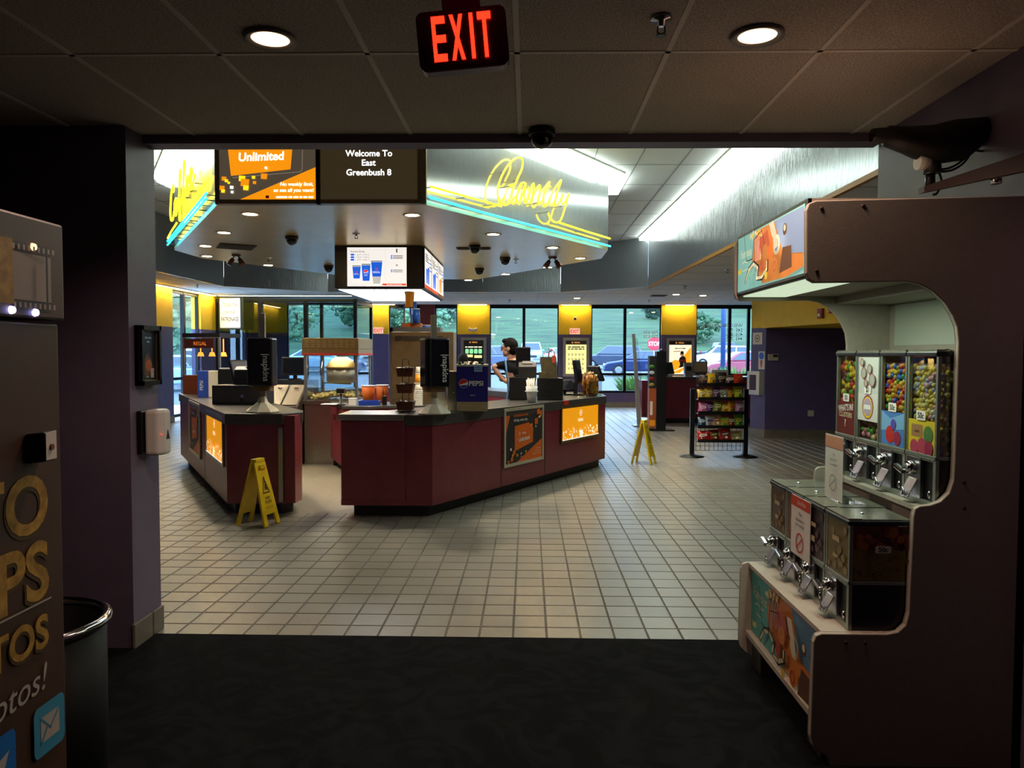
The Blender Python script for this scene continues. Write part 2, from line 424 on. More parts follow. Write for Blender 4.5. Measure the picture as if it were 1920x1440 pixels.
def lay_in(slab, regions, z, ox, oy, dx, dy, m, mbar, ymin=0, gap=0.022):
    share = {}
    for reg in regions:
        xs = [p[0] for p in reg]; ys = [p[1] for p in reg]; bars = MB()
        for i in range(math.floor((min(xs) - ox) / dx), math.ceil((max(xs) - ox) / dx)):
            for j in range(math.floor((min(ys) - oy) / dy), math.ceil((max(ys) - oy) / dy)):
                x, y = ox + i * dx, oy + j * dy; g = gap / 2
                c = [(x + g, y + g), (x + dx - g, y + g), (x + dx - g, y + dy - g), (x + g, y + dy - g)]
                p = clip(c, reg)
                if len(p) < 3: continue
                pp = [topx((a, b, z)) for a, b in p if b > 0.6]
                if not any(-60 < q[0] < 1980 and q[1] > -40 and q[1] > ymin for q in pp): continue
                for bar in ([(x - g, y), (x + g, y), (x + g, y + dy), (x - g, y + dy)], [(x, y - g), (x + dx, y - g), (x + dx, y + g), (x, y + g)]):
                    k = clip(bar, reg)
                    if len(k) > 2: bars.ext(k, z + 0.001, z + 0.02)
                if abs(sum(p[k][0] * p[(k + 1) % len(p)][1] - p[(k + 1) % len(p)][0] * p[k][1] for k in range(len(p))) / 2 - (dx - gap) * (dy - gap)) < 1e-4 and len(p) == 4:
                    if 'm' not in share:
                        share['m'] = o = MB().box(-dx / 2 + g, -dy / 2 + g, 0, dx / 2 - g, dy / 2 - g, 0.018).build('ceiling_tile', m, slab)
                    else: o = share['m'].copy(); COL.objects.link(o)
                    o.location = (x + dx / 2, y + dy / 2, z + 0.004)
                    o.rotation_euler = (R.uniform(-.0012, .0012), R.uniform(-.0015, .0015), 0)
                else:
                    MB().ext(p, z + 0.005, z + 0.02).build('ceiling_tile', m, slab)
        if bars.v: bars.build('ceiling_grid', mbar, slab)
cs = struct(MB().box(-4.2, -3.4, ZC + 0.02, 1.97, 4.24, ZC + 0.2).build('ceiling', BLACK))
lay_in(cs, [[(-4.2, 0.2), (1.97, 0.2), (1.97, 4.24), (-4.2, 4.24)]], ZC, -0.05 - 0.615 * 8, 3.108 - 1.22 * 4, 0.615, 1.22, CT, TBAR)
OCT = [(-7.0, 4.37), (2.93, 4.37), (2.72, 17.1), (0.8, 18.6), (-5.0, 18.6), (-7.0, 17.1)]
cu = struct(MB().box(-7.2, 4.37, ZU + 0.02, 3.1, 18.9, ZU + 0.2).build('ceiling_high', mat('ceiling_slab', '9a9a98', 0.9)))
lay_in(cu, [OCT], ZU, 2.72 - 0.61 * 17, 4.5, 0.61, 1.22, CT2, mat('grey_tee_bar', '87888a', 0.6), ymin=270, gap=0.014)
cl = struct(MB().ext([(-9.5, 4.37), (-7.02, 4.37), (-7.02, 17.12), (-5.02, 18.65), (0.82, 18.65), (2.75, 17.12), (2.96, 4.37), (9.2, 4.37), (9.2, YF + .2), (-9.5, YF + .2)], ZL + 0.021, ZL + 0.2).build('ceiling_low', mat('ceiling_slab2', '8d8b88', 0.9)))
lay_in(cl, [[(2.96, 4.37), (9.2, 4.37), (9.2, 17.1), (2.76, 17.1)], [(2.76, 17.1), (9.2, 17.1), (9.2, YF), (0.8, YF), (0.8, 18.64)],
            [(-5, 18.64), (0.8, 18.64), (0.8, YF), (-5, YF)], [(-9.4, 17.1), (-7.04, 17.1), (-5, 18.64), (-5, YF), (-9.4, YF)], [(-9.4, 4.37), (-7.04, 4.37), (-7.04, 17.1), (-9.4, 17.1)]],
       ZL, -9.5, 4.6, 1.22, 1.22, CT2, TBAR2, ymin=270)

# ---- bright metal fascia between low and high ceilings
FASC = noisy('brushed_fascia_metal', '989fa3', '91989c', 14, 0.22, 0.55, (6, 6, 0.5), rvar=0.05, bump=0.25, bscale=9, bdist=0.012)
CANM = noisy('canopy_fascia_metal', '959a9a', '8e9393', 10, 0.12, 0.45, (3, 3, 0.7), rvar=0.03, bump=0.06, bscale=5, bdist=0.01)
fs = struct(MB().box(-7.3, 4.38, ZU, -7.2, 4.4, ZU + .05).build('wall_fascia', FASC))
def fascia_run(a, b, n, m, parent, z0, z1, t=0.04, name='fascia_panel', side=1):
    a, b = Vec(a), Vec(b); d = (b - a).normalized(); nr = Vec((d.y, -d.x)) * side
    for k in range(n):
        p, q = a + (b - a) * (k / n) + d * 0.002, a + (b - a) * ((k + 1) / n) - d * 0.002
        MB().ext([tuple(p), tuple(q), tuple(q + nr * t), tuple(p + nr * t)], z0, z1).build(name, m, parent)
for (a, b, n) in (((2.93, 4.37), (2.72, 17.1), 4), ((2.72, 17.1), (0.8, 18.6), 1), ((0.8, 18.6), (-5, 18.6), 3), ((-5, 18.6), (-7, 17.1), 1), ((-7, 17.1), (-7, 4.37), 4)):
    fascia_run(a, b, n, FASC, fs, ZL - 0.01, ZU + 0.02)
tr = MB(); tr.ext([(2.925, 4.37), (2.715, 17.1), (2.76, 17.1), (2.97, 4.37)], ZL - 0.055, ZL - 0.005)
struct(tr.build('trim_1', mat('ochre_edge_trim', 'b0761c', 0.5)))

# ---- lobby walls: mustard above, purple below
SPLIT = 2.27
def two_tone(name, poly, z0=0.0, z1=ZL + 0.05, split=SPLIT, lo=PURPLE, hi=YELLOW):
    o = MB().ext(poly, z0, split, 0).ext(poly, split, z1, 1).build(name, [lo, hi]); return struct(o)
def seg(name, x0, x1, y0=YF, y1=YF + 0.25, z0=0.0, z1=ZL + 0.05): return two_tone(name, [(x0, y0), (x1, y0), (x1, y1), (x0, y1)], z0, z1)
fx = lambda p, Y=YF: (p - 990) / FPX * Y
SILL, WTOP = 0.44, 3.16
wall_cols = [(fx(693) - .4, fx(728)), (fx(857), fx(918)), (fx(1047), fx(1108)), (fx(1238), fx(1303))]
for i, (a, b) in enumerate(wall_cols): seg('wall_far_column', a, b)
seg('wall_far_end', 7.9, 9.2)
struct(MB().box(fx(788), YF - .03, 0, fx(815), YF + .25, ZL).build('wall_red_column', noisy('red_paint', '6e2320', '641f1d', 5, 0.5)))
struct(MB().box(-5.4, YF + .02, 0, 9.2, YF + .25, SILL).build('wall_far_sill', PURPLE))
struct(MB().box(-5.4, YF + .02, WTOP, 9.2, YF + .25, ZL + .05).build('wall_far_lintel', MULL))
struct(MB().box(-5.4, YF - .015, 0, 9.2, YF, 0.15).build('baseboard_far', BASEM))
WN = [0]
def window(x0, x1, y, mulls, z0=SILL, z1=WTOP, rail=1.03, axis='x', t=0.07):
    """one window unit; frame and panes are its parts"""
    WN[0] += 1; w = bpy.data.objects.new('window_%d' % WN[0], None); COL.objects.link(w); struct(w)
    w.location = ((x0 + x1) / 2, y, z0) if axis == 'x' else (y, (x0 + x1) / 2, z0)
    cuts = [x0] + list(mulls) + [x1]; f = MB()
    def bx(m, a, b, c, d, e=0.0):
        if axis == 'x': m.box(a, y - e - .04, c, b, y + e + .04, d)
        else: m.box(y - e - .04, a, c, y + e + .04, b, d)
    for c in (x0, x1): bx(f, c - t / 2, c + t / 2, z0, z1)
    for c in mulls: bx(f, c - t / 2 - .01, c + t / 2 + .01, z0, z1, .01)
    bx(f, x0, x1, z0, z0 + t, .005); bx(f, x0, x1, z1 - t, z1, .005)
    if rail: bx(f, x0, x1, rail - t / 2, rail + t / 2, .004)
    f.build('window_frame', MULL, w, True)
    lev = [z0, rail, z1] if rail else [z0, z1]
    for i in range(len(cuts) - 1):
        for j in range(len(lev) - 1):
            p = MB()
            if axis == 'x': p.box(cuts[i], y - .004, lev[j], cuts[i + 1], y + .004, lev[j + 1])
            else: p.box(y - .004, cuts[i], lev[j], y + .004, cuts[i + 1], lev[j + 1])
            p.build('window_pane', GLASS, w, True)
    return w
YW = YF + 0.12
window(fx(728), fx(788), YW, [])
window(fx(815), fx(857), YW, [])
window(fx(918), fx(1047), YW, [fx(982)])
win_mid = window(fx(1108), fx(1238), YW, [fx(1171)])
win_tix = window(fx(1303), 7.9, YW, [fx(1366), 6.9])
# left wall, its window, glass vestibule
XL = -8.45
two_tone('wall_lobby_left', [(XL, 4.37), (XL, 17.62), (XL - .25, 17.62), (XL - .25, 4.37)])
two_tone('wall_lobby_left_column', [(XL, 19.15), (XL, 20.05), (XL - .25, 20.05), (XL - .25, 19.15)])
struct(MB().box(XL - .25, 17.62, WTOP, XL, 19.15, ZL + .05).build('wall_lobby_left_lintel', MULL))
struct(MB().box(XL, 4.37, 0, XL + .015, 17.62, 0.15).build('baseboard_left', BASEM))
window(17.62, 19.15, XL - .1, [18.35], z0=0.1, axis='y')
two_tone('wall_vestibule_back', [(XL, 22.0), (fx(535, 22), 22.0), (fx(535, 22), 22.2), (XL, 22.2)])
two_tone('wall_vestibule_left', [(XL, 20.05), (XL, 22.2), (XL - .25, 22.2), (XL - .25, 20.05)])
window(fx(535, 22), -4.66, 22.1, [fx(600, 22)], z0=0.05, rail=None)
window(XL, -4.66, 20.1, [fx(486, 20.1), fx(572, 20.1)], z0=0.05, z1=3.12, rail=None, t=0.09)
window(20.1, 22.1, -4.66, [], z0=0.05, z1=3.12, rail=None, axis='y', t=0.11)
# partition on the far side of the ticket counter and the bulkhead over the side passage
two_tone('wall_partition', [(4.72, 14.95), (4.55, 15.35), (4.85, 15.6), (9.2, 15.6), (9.2, 14.95)], 0, ZL + .05, 2.19)
struct(MB().ext([(4.71, 14.93), (4.53, 15.36), (4.56, 15.37), (4.73, 14.96)], 0, 0.16).box(4.72, 14.93, 0, 9.2, 14.95, 0.16).build('baseboard_partition', BASEM))
struct(MB().ext([(4.62, 14.94), (5.1, 12.6), (5.9, 8.7), (9.2, 8.7), (9.2, 14.94)], 2.18, ZL + .05).build('wall_bulkhead', YELLOW))
struct(MB().box(9.2, 4.37, 0, 9.3, YF + .2, ZL + .1).build('wall_lobby_right', PURPLE))
struct(MB().box(2.1, 4.28, 0, 9.2, 4.37, ZU + .1).build('wall_front_right', PURPLE))
struct(MB().box(-8.7, 4.36, 0, -4.2, 4.37, ZU + .1).build('wall_front_left', PURPLE))

# ================================================================ CEILING LIGHT TROUGHS
TROF = emis('trough_diffuser', 'eaf8ee', 3.6)
TRFR = mat('trough_frame', 'c9d3bd', 0.5)
def trough(name, label, a, b, wdt, side, z, seg_len=1.22, group=None):
    a, b = Vec(a), Vec(b); d = (b - a).normalized(); nr = Vec((d.y, -d.x)) * side; L_ = (b - a).length
    t = thing(name, label, 'ceiling light', ((a.x + b.x) / 2, (a.y + b.y) / 2, z), 0, group)
    n = max(1, round(L_ / seg_len))
    for k in range(n):
        p, q = a + (b - a) * (k / n) + d * .006, a + (b - a) * ((k + 1) / n) - d * .006
        MB().ext([tuple(p + nr * .02), tuple(q + nr * .02), tuple(q + nr * (wdt - .02)), tuple(p + nr * (wdt - .02))], z - .075, z - .006).build('diffuser', TROF, t, True)
    MB().ext([tuple(a), tuple(b), tuple(b + nr * .02), tuple(a + nr * .02)], z - .02, z + .005).build('frame_rail', TRFR, t, True)
    MB().ext([tuple(a + nr * (wdt - .02)), tuple(b + nr * (wdt - .02)), tuple(b + nr * wdt), tuple(a + nr * wdt)], z - .02, z + .005).build('frame_rail', TRFR, t, True)
    return t
trough('trough_light', 'long fluorescent strip along the top of the plain metal fascia above the ticket side', (2.90, 4.5), (2.72, 17.05), 0.24, -1, ZU, 1.22)
CAN = [(-1.06, 7.83), (1.18, 11.2), (1.18, 12.2), (-1.06, 15.57), (-3.27, 15.57), (-5.33, 12.2), (-5.33, 11.2), (-3.27, 7.83)]
CANL = ['over the candy neon', 'on the short canopy side beside the candy neon', 'on the canopy side facing the ticket counter', 'on the rear canopy side', 'on the canopy side facing the vestibule',
        'on the short canopy side beside the tall-lettered neon', 'over the tall-lettered yellow neon', 'over the two welcome screens']
for i in (0, 1, 5, 6):
    trough('trough_light', 'fluorescent ceiling strip ' + CANL[i], CAN[i], CAN[(i + 1) % 8], 0.28, 1, ZU, 1.1)

# ================================================================ CANOPY OVER THE CONCESSION STAND
can = thing('concession_canopy', 'eight-sided metal canopy with lit soffit hung over the snack counter', 'canopy', (-2.1, 11.7, ZL))
SOFF = noisy('canopy_soffit_laminate', 'dcc68c', 'd4be84', 3, 0.3, 0.5)
MB().ext(CAN, ZL, ZL + 0.05).build('soffit', SOFF, can, True)
for i in range(8):
    a, b = Vec(CAN[i]), Vec(CAN[(i + 1) % 8]); d = (b - a).normalized(); nr = Vec((d.y, -d.x))
    n = 2 if i in (0, 6) else 1
    for k in range(n):
        p, q = a + (b - a) * (k / n), a + (b - a) * ((k + 1) / n)
        MB().ext([tuple(p), tuple(q), tuple(q - nr * .04), tuple(p - nr * .04)], ZL + .05, ZU).build('fascia_panel', CANM, can, True)

# ---- screens on the canopy front
BRONZE = noisy('bronze_frame', '7a6240', '6d5638', 30, 0.35, 0.5)
Yc = 7.83
def front_x(p): return (p - 990) / FPX * (Yc - .06)
bez = MB()
xs = [front_x(406), front_x(412), front_x(593), front_x(602), front_x(783), front_x(799)]
zb, zs0, zs1, zt = ZL - 0.0, ZL + 0.045, ZL + 0.78, ZL + 0.84
scr_mats = dict(bg=emis('screen_grey_glow', '5c5142', 0.55), org=emis('screen_orange_glow', 'f5920c', 0.9), wht=emis('screen_white_glow', 'ffffff', 1.6), drk=emis('screen_dark_glow', '3d3220', 0.6), lite=emis('screen_amber_glow', 'ffd21e', 1.2), gry=emis('screen_line_glow', '8b8678', 0.7))
def welcome_screen(label, x0, x1, fn):
    t = thing('display_screen', label, 'screen', ((x0 + x1) / 2, Yc - .04, zs0))
    MB().box(x0 - .02, Yc - .07, zs0 - .025, x1 + .02, Yc, zs1 + .025).build('housing', BLACK, t, True)
    f = MB().box(x0 - .045, Yc - .085, zs0 - .045, x1 + .045, Yc - .01, zs0 - .002).box(x0 - .045, Yc - .085, zs1, x1 + .045, Yc - .01, zs1 + .045).box(x0 - .045, Yc - .085, zs0 - .002, x0 - .002, Yc - .01, zs1).box(x1 + .002, Yc - .085, zs0 - .002, x1 + .045, Yc - .01, zs1)
    f.build('bezel', BRONZE, t, True)
    a = Art((x0, Yc - .072, zs0), (x1 - x0, 0, 0), (0, 0, zs1 - zs0), .0008); fn(a); a.build('display', t); return t
def ad_unl(a):
    s = scr_mats; a.rect(0, 0, 1, 1, s['bg'])
    a.poly([(0.21, 0), (1, 0), (1, 0.45)], s['org'])
    a.poly([(0.12, 0.33), (0.74, 0.42), (0.78, 1), (0.07, 1)], s['org'])
    a.line([(0.14, 0.305), (0.84, 0.385), (0.86, 0.41), (0.87, 0.9)], 0.008, s['gry'])
    a.text('Unlimited', 0.435, 0.545, 0.115, s['wht'], bold=0.025, shear=0.1, rot=0.03, maxw=0.52)
    a.text('No weekly limit,', 0.975, 0.19, 0.05, s['wht'], 'r', shear=0.15, bold=.008)
    a.text('so see all you want!', 0.975, 0.105, 0.05, s['wht'], 'r', shear=0.15, bold=.008)
    a.rect(0.48, 0.015, 0.515, 0.055, RED); a.greek('Subscribe now only in the app.', 0.975, 0.02, 0.032, s['wht'], 'r', maxw=0.44)
    for u, v, r, k in ((.05, .2, .022, 'org'), (.075, .18, .016, 'lite'), (.1, .16, .012, 'lite'), (.03, .11, .024, 'org'), (.04, .08, .018, 'lite'), (.13, .115, .016, 'wht'), (.135, .07, .013, 'wht'), (.24, .2, .03, 'lite'), (.27, .16, .04, 'org'), (.28, .11, .026, 'lite'), (.36, .21, .016, 'lite'), (.37, .16, .016, 'org'), (.47, .22, .03, 'org'), (.49, .3, .012, 'wht')):
        v *= 1.45; r *= 1.15; a.poly([(u - r, v - r), (u + r * .8, v - r * 1.2), (u + r, v + r), (u - r * .9, v + r * 1.2)], s[k])
def ad_wel(a):
    s = scr_mats; a.rect(0, 0, 1, 1, s['drk'])
    a.text('Welcome To', 0.5, 0.60, 0.085, s['wht'], bold=.018); a.text('East', 0.5, 0.47, 0.085, s['wht'], bold=.018); a.text('Greenbush 8', 0.5, 0.335, 0.085, s['wht'], bold=.018)
welcome_screen('lit screen with orange unlimited card advert on the canopy front', xs[1], xs[2], ad_unl)
welcome_screen('dark screen reading Welcome To East Greenbush 8 on the canopy front', xs[3], xs[4], ad_wel)
MB().box(xs[4] + .05, Yc - .06, ZL, -1.06, Yc - .001, ZU).box(xs[0] - .02, Yc - .06, ZL, xs[0], Yc - .001, ZU).box(-3.27, Yc - .03, zs1 + .06, xs[4] + .05, Yc - .001, ZU).build('front_casing', BRONZE, can, True)

# ---- neon
NY = mat('yellow_neon', 'ffe414', .6, emit='ffe414', es=1.7); NB = mat('blue_neon', '22d4ff', .6, emit='22d4ff', es=1.6)
cn = Vec((CAN[1][1] - CAN[0][1], CAN[0][0] - CAN[1][0], 0)).normalized()   # outward normal of the candy side
cP = Vec((CAN[0][0], CAN[0][1], ZL))
CP = lambda pts, off=.09: [atP(780 + x / 4.174, 260 + y / 4.174, cP + cn * off, cn) for x, y in pts]
neon = thing('neon_sign', 'yellow script neon spelling Candy over yellow and blue neon lines', 'neon sign', tuple(CP([(950, 700)])[0]))
letters = [[(738, 372), (752, 360), (775, 355), (800, 300), (830, 230), (833, 165), (808, 147), (770, 160), (715, 215), (668, 300), (640, 390), (642, 460), (665, 505), (705, 518), (745, 490), (790, 440)],
           [(850, 345), (820, 355), (795, 420), (785, 480), (802, 505), (830, 450), (858, 350), (846, 440), (852, 500), (880, 470)],
           [(880, 470), (905, 375), (922, 355), (915, 430), (900, 505), (930, 420), (965, 365), (972, 400), (955, 480), (965, 515), (995, 470)],
           [(1052, 375), (1022, 385), (995, 450), (1000, 510), (1022, 522), (1060, 440), (1100, 370), (1137, 325), (1105, 420), (1085, 500), (1098, 522), (1130, 485)],
           [(1130, 485), (1148, 430), (1138, 500), (1160, 505), (1198, 425), (1160, 560), (1130, 640), (1090, 655), (1050, 620), (1035, 580)]]
for lt in letters: MB().tube(smooth_path(CP(lt), 5), .0105, 8).build('neon_letter', NY, neon, True)
MB().tube(CP([(112, 374), (400, 455), (668, 528)]), .0115, 8).build('yellow_tube', NY, neon, True)
MB().tube(CP([(1118, 656), (1320, 722), (1518, 782)]), .0115, 8).build('yellow_tube', NY, neon, True)
MB().tube(CP([(105, 457), (530, 580), (948, 690)]), .0125, 8).build('blue_tube', NB, neon, True)
MB().tube(CP([(955, 692), (1250, 770), (1520, 842)]), .0125, 8).build('blue_tube', NB, neon, True)
cl_ = MB()
for q in [(112, 380), (400, 458), (610, 515), (1125, 660), (1320, 724), (1500, 776), (120, 465), (320, 522), (530, 583), (740, 640), (940, 690), (1100, 732), (1300, 785), (1500, 838), (665, 265), (770, 330), (740, 372), (870, 380), (1135, 530), (1030, 575), (950, 505)]:
    a, b = CP([q], .0)[0], CP([q], .095)[0]; cl_.cyl(a, b, .006, n=6)
cl_.build('standoff', BLACK, neon, True)
# the tall-lettered neon on the side facing the vestibule
ln = Vec((CAN[7][1] - CAN[6][1], CAN[6][0] - CAN[7][0], 0)).normalized(); lP = Vec((CAN[7][0], CAN[7][1], ZL)); ld = (Vec((CAN[6][0], CAN[6][1], ZL)) - lP)
if ln.x > 0: ln = -ln
def LP(pts, off=.09): # u from far end 0 to near end 1, h metres above the soffit
    return [lP + ld * (1 - u) + Vec((0, 0, h)) + ln * off for u, h in pts]
neon2 = thing('neon_sign', 'steeply seen tall-lettered yellow script neon with blue lines beneath', 'neon sign', tuple(LP([(.5, .15)])[0]))
L2 = [[(.21, .70), (.23, .78), (.2, .80), (.14, .70), (.11, .48), (.13, .36), (.18, .34), (.23, .42)], [(.29, .56), (.25, .52), (.24, .38), (.28, .34), (.32, .42), (.32, .52), (.29, .56), (.35, .50)],
      [(.35, .42), (.40, .62), (.44, .80), (.41, .84), (.39, .62), (.40, .32), (.41, .2), (.38, .22), (.39, .36), (.46, .44)], [(.46, .44), (.51, .64), (.55, .82), (.52, .86), (.5, .62), (.51, .34), (.52, .22), (.49, .24), (.5, .38), (.57, .46)],
      [(.57, .46), (.62, .55), (.61, .62), (.58, .58), (.57, .44), (.60, .38), (.66, .46)], [(.66, .46), (.71, .56), (.7, .64), (.67, .6), (.66, .46), (.69, .39), (.77, .5)]]
for lt in L2: MB().tube(smooth_path(LP(lt), 5), .0125, 8).build('neon_letter', NY, neon2, True)
MB().tube(LP([(0.0, .17), (.12, .20)]) + LP([(.3, .22)]), .0115, 8).build('yellow_tube', NY, neon2, True)
MB().tube(LP([(.62, .26), (.97, .24)]), .0115, 8).build('yellow_tube', NY, neon2, True)
MB().tube(LP([(-.01, .13), (.98, .13)]), .0125, 8).build('blue_tube', NB, neon2, True)
MB().tube(LP([(-.01, .075), (.98, .075)]), .0125, 8).build('blue_tube', NB, neon2, True)
c2 = MB()
for u in (.02, .2, .4, .6, .8, .96):
    for h in (.075, .13): a, b = LP([(u, h)], 0)[0], LP([(u, h)], .095)[0]; c2.cyl(a, b, .006, n=6)
for u, h in ((.12, .48), (.24, .42), (.4, .5), (.51, .5), (.58, .46), (.67, .48)): a, b = LP([(u, h)], 0)[0], LP([(u, h)], .095)[0]; c2.cyl(a, b, .006, n=6)
c2.build('standoff', BLACK, neon2, True)

# ---- soffit fittings
DLE = emis('downlight_glow', 'fff0d2', 16.0); TRIMW = mat('downlight_trim', 'd8cfb8', 0.4)
def downlight(label, p, r=.09, z=ZL, glow=DLE, group=None, energy=0, col=(1, .9, .74)):
    t = thing('downlight', label, 'downlight', (p[0], p[1], z), 0, group)
    MB().lathe([(r * .8, .0), (r * .82, -.006), (r * 1.2, -.008), (r * 1.2, .0)], n=24).build('trim_ring', TRIMW, t)
    MB().lathe([(.0, -.004), (r * .8, -.004)], n=24).add([], []).build('lens', glow, t)
    if energy: lamp('downlight_bulb', 'SPOT', (p[0], p[1], z - .02), energy, col, .06, parent=t, spot=2.2)
    return t
for (x, y, lab) in ((469, 401, 'canopy soffit downlight just under the orange unlimited screen'), (773, 403, 'canopy soffit downlight just under the Welcome To screen'), (420, 436, 'canopy soffit downlight between the unlimited screen and the square vent'), (385, 461, 'canopy soffit downlight at the blue neon corner beside the square vent'), (388, 480, 'canopy soffit downlight between square vent and bronze twin spotlight, vestibule side'), (503, 497, 'canopy soffit downlight on the rear edge facing the vestibule'),
                    (925, 439, 'canopy soffit downlight between Candy neon and slotted vent'), (1036, 464, 'canopy soffit downlight between Candy neon and bronze twin spotlight'), (1088, 484, 'canopy soffit downlight at the corner end of the Candy neon'), (1027, 501, 'canopy soffit downlight on the rear edge behind the bronze twin spotlight'), (948, 514, 'canopy soffit downlight on the rear edge behind a dome camera and sprinkler'), (878, 525, 'canopy soffit downlight on the rear edge nearest the menu box screens')):
    downlight(lab, atZ(x, y, ZL), group='canopy soffit downlights', energy=36)
for (x, y, lab) in ((1268, 552, 'low ceiling downlight before the ticket counter column, beside the dark vent'), (1318, 554, 'low ceiling downlight before the ticket window with lettering'), (1082, 559, 'low ceiling downlight before the far exit sign column')):
    downlight(lab, atZ(x, y, ZL), .1, group='low ceiling downlights', energy=45)
def dome(p, label, r=.08, group=None, z=None):
    z = p[2] if z is None else z; t = thing('dome_camera', label, 'camera', (p[0], p[1], z), 0, group)
    MB().lathe([(r * 1.15, 0), (r * 1.15, -r * .45), (r * 1.05, -r * .55), (0, -r * .55)], n=20).build('housing', BLACK, t)
    MB().lathe([(r, -r * .5), (r * .97, -r * .8), (r * .8, -r * 1.2), (r * .45, -r * 1.5), (0, -r * 1.6)], n=20).build('dome', mat('smoked_dome', '050506', 0.08), t); return t
for (x, y, lab) in ((547, 443, 'black dome camera between the square vent and the menu box'), (890, 460, 'black dome camera in front of the narrow slotted vent'), (947, 483, 'black dome camera next to a sprinkler under the canopy'), (899, 503, 'black dome camera between menu box screens and rear canopy edge'), (616, 498, 'black dome camera close against the dark end of the menu box')):
    dome(atZ(x, y, ZL), lab, .075, 'canopy dome cameras')
def sprinkler(p, label, group, k=1.0):
    t = thing('fire_sprinkler', label, 'sprinkler', tuple(p), 0, group)
    MB().lathe([(.04 * k, 0), (.038 * k, -.008), (.014 * k, -.01), (.012 * k, -.03), (.005 * k, -.03)], n=14).build('escutcheon', CHROME, t)
    MB().tube([(-.012 * k, 0, -.028), (-.014 * k, 0, -.05), (0, 0, -.062)], .003 * k, 5).tube([(.012 * k, 0, -.028), (.014 * k, 0, -.05), (0, 0, -.062)], .003 * k, 5).lathe([(.02 * k, -.062), (.02 * k, -.066)], n=10).build('deflector', BLACKM, t)
for (x, y) in ((668, 438), (503, 483), (967, 486)): sprinkler(atZ(x, y, ZL), 'small fire sprinkler head in the canopy soffit', 'canopy sprinklers', 1.3)
for (x, y) in ((956, 562), (1284, 536), (1364, 505), (1217, 562), (370, 534)): sprinkler(atZ(x, y, ZL), 'small fire sprinkler head in the low tiled ceiling', 'low ceiling sprinklers', 1.3)
def vent(p, w_, h_, label, rz=0):
    t = thing('air_vent', label, 'vent', tuple(p), rz)
    MB().box(-w_ / 2, -h_ / 2, -.012, w_ / 2, h_ / 2, 0).build('backing', mat('vent_dark', '3a3428', 0.6), t)
    for k in range(5): MB().box(-w_ / 2 + .02, -h_ / 2 + h_ * (k + .3) / 5, -.02, w_ / 2 - .02, -h_ / 2 + h_ * (k + .6) / 5, -.01).build('slat', mat('vent_slat', '5f5640', 0.5), t)
vent(atZ(443, 462, ZL), .5, .5, 'square dark return vent in the canopy soffit', .5)
vent(atZ(888, 465, ZL), .5, .16, 'narrow slotted vent in the canopy soffit behind a dome camera', 0)
vent(atZ(1235, 554, ZL), .4, .4, 'dark square vent in the low ceiling by the ticket downlights', 0)
def spots(p, label):
    t = thing('twin_spotlight', label, 'spotlight', tuple(p)); mm = mat('bronze_spot', '5a3a22', 0.4, .4)
    MB().lathe([(.07, 0), (.07, -.02), (0, -.02)], n=16).build('base_plate', mm, t)
    for s in (-1, 1): MB().tube([(s * .03, 0, -.02), (s * .06, 0, -.06)], .01).cyl((s * .05, 0, -.06), (s * .11, -.03, -.16), .03, .05, 12).build('spot_head', mm, t)
spots(atZ(1036, 482, ZL), 'bronze twin-headed spotlight under the canopy near the candy side')
spots(atZ(443, 478, ZL), 'bronze twin-headed spotlight under the canopy near the vestibule side')

# ---- hanging menu box with screens and lit underside
mb_x0, mb_x1, mb_y0, mb_y1, mb_z0 = -2.785, -1.525, 10.74, 13.2, 2.57
mbx = thing('menu_box', 'dark hanging menu board box with drinks screens and lit underside', 'menu board', ((mb_x0 + mb_x1) / 2, (mb_y0 + mb_y1) / 2, mb_z0))
MB().box(mb_x0, mb_y0, mb_z0 + .02, mb_x1, mb_y1, ZL).build('body', mat('dark_brown_box', '1d1210', 0.35), mbx, True)
LENS = mat('menu_underlight', 'eef4ff', .6, emit='eef4ff', es=2.4); ud = MB()
for i, (a, b) in enumerate(((0, .42), (.44, .56), (.58, 1))):
    for (c, d) in ((.04, .32), (.34, .64), (.66, .97)):
        MB().box(mb_x0 + .03 + (mb_x1 - mb_x0 - .06) * a, mb_y0 + (mb_y1 - mb_y0) * c, mb_z0 + .008, mb_x0 + .03 + (mb_x1 - mb_x0 - .06) * b, mb_y0 + (mb_y1 - mb_y0) * d, mb_z0 + .014).build('light_lens', LENS, mbx, True)
MB().box(mb_x0, mb_y0, mb_z0 + .012, mb_x1, mb_y1, mb_z0 + .02).build('lens_frame', mat('lens_frame_grey', '5c6470', .5), mbx, True)
SW = emis('menu_white', 'f2eee8', 0.85); SB = emis('menu_blue', '1a5fd8', .8); SG = emis('menu_grey_text', '6a6a70', .5); SR = emis('menu_red', 'e0481e', .8); SK = emis('menu_dark', '1c1c20', .3); SP = emis('menu_pepsi_red', 'e02828', .8); SGR = emis('menu_soft_grey', 'c9c4be', .8)
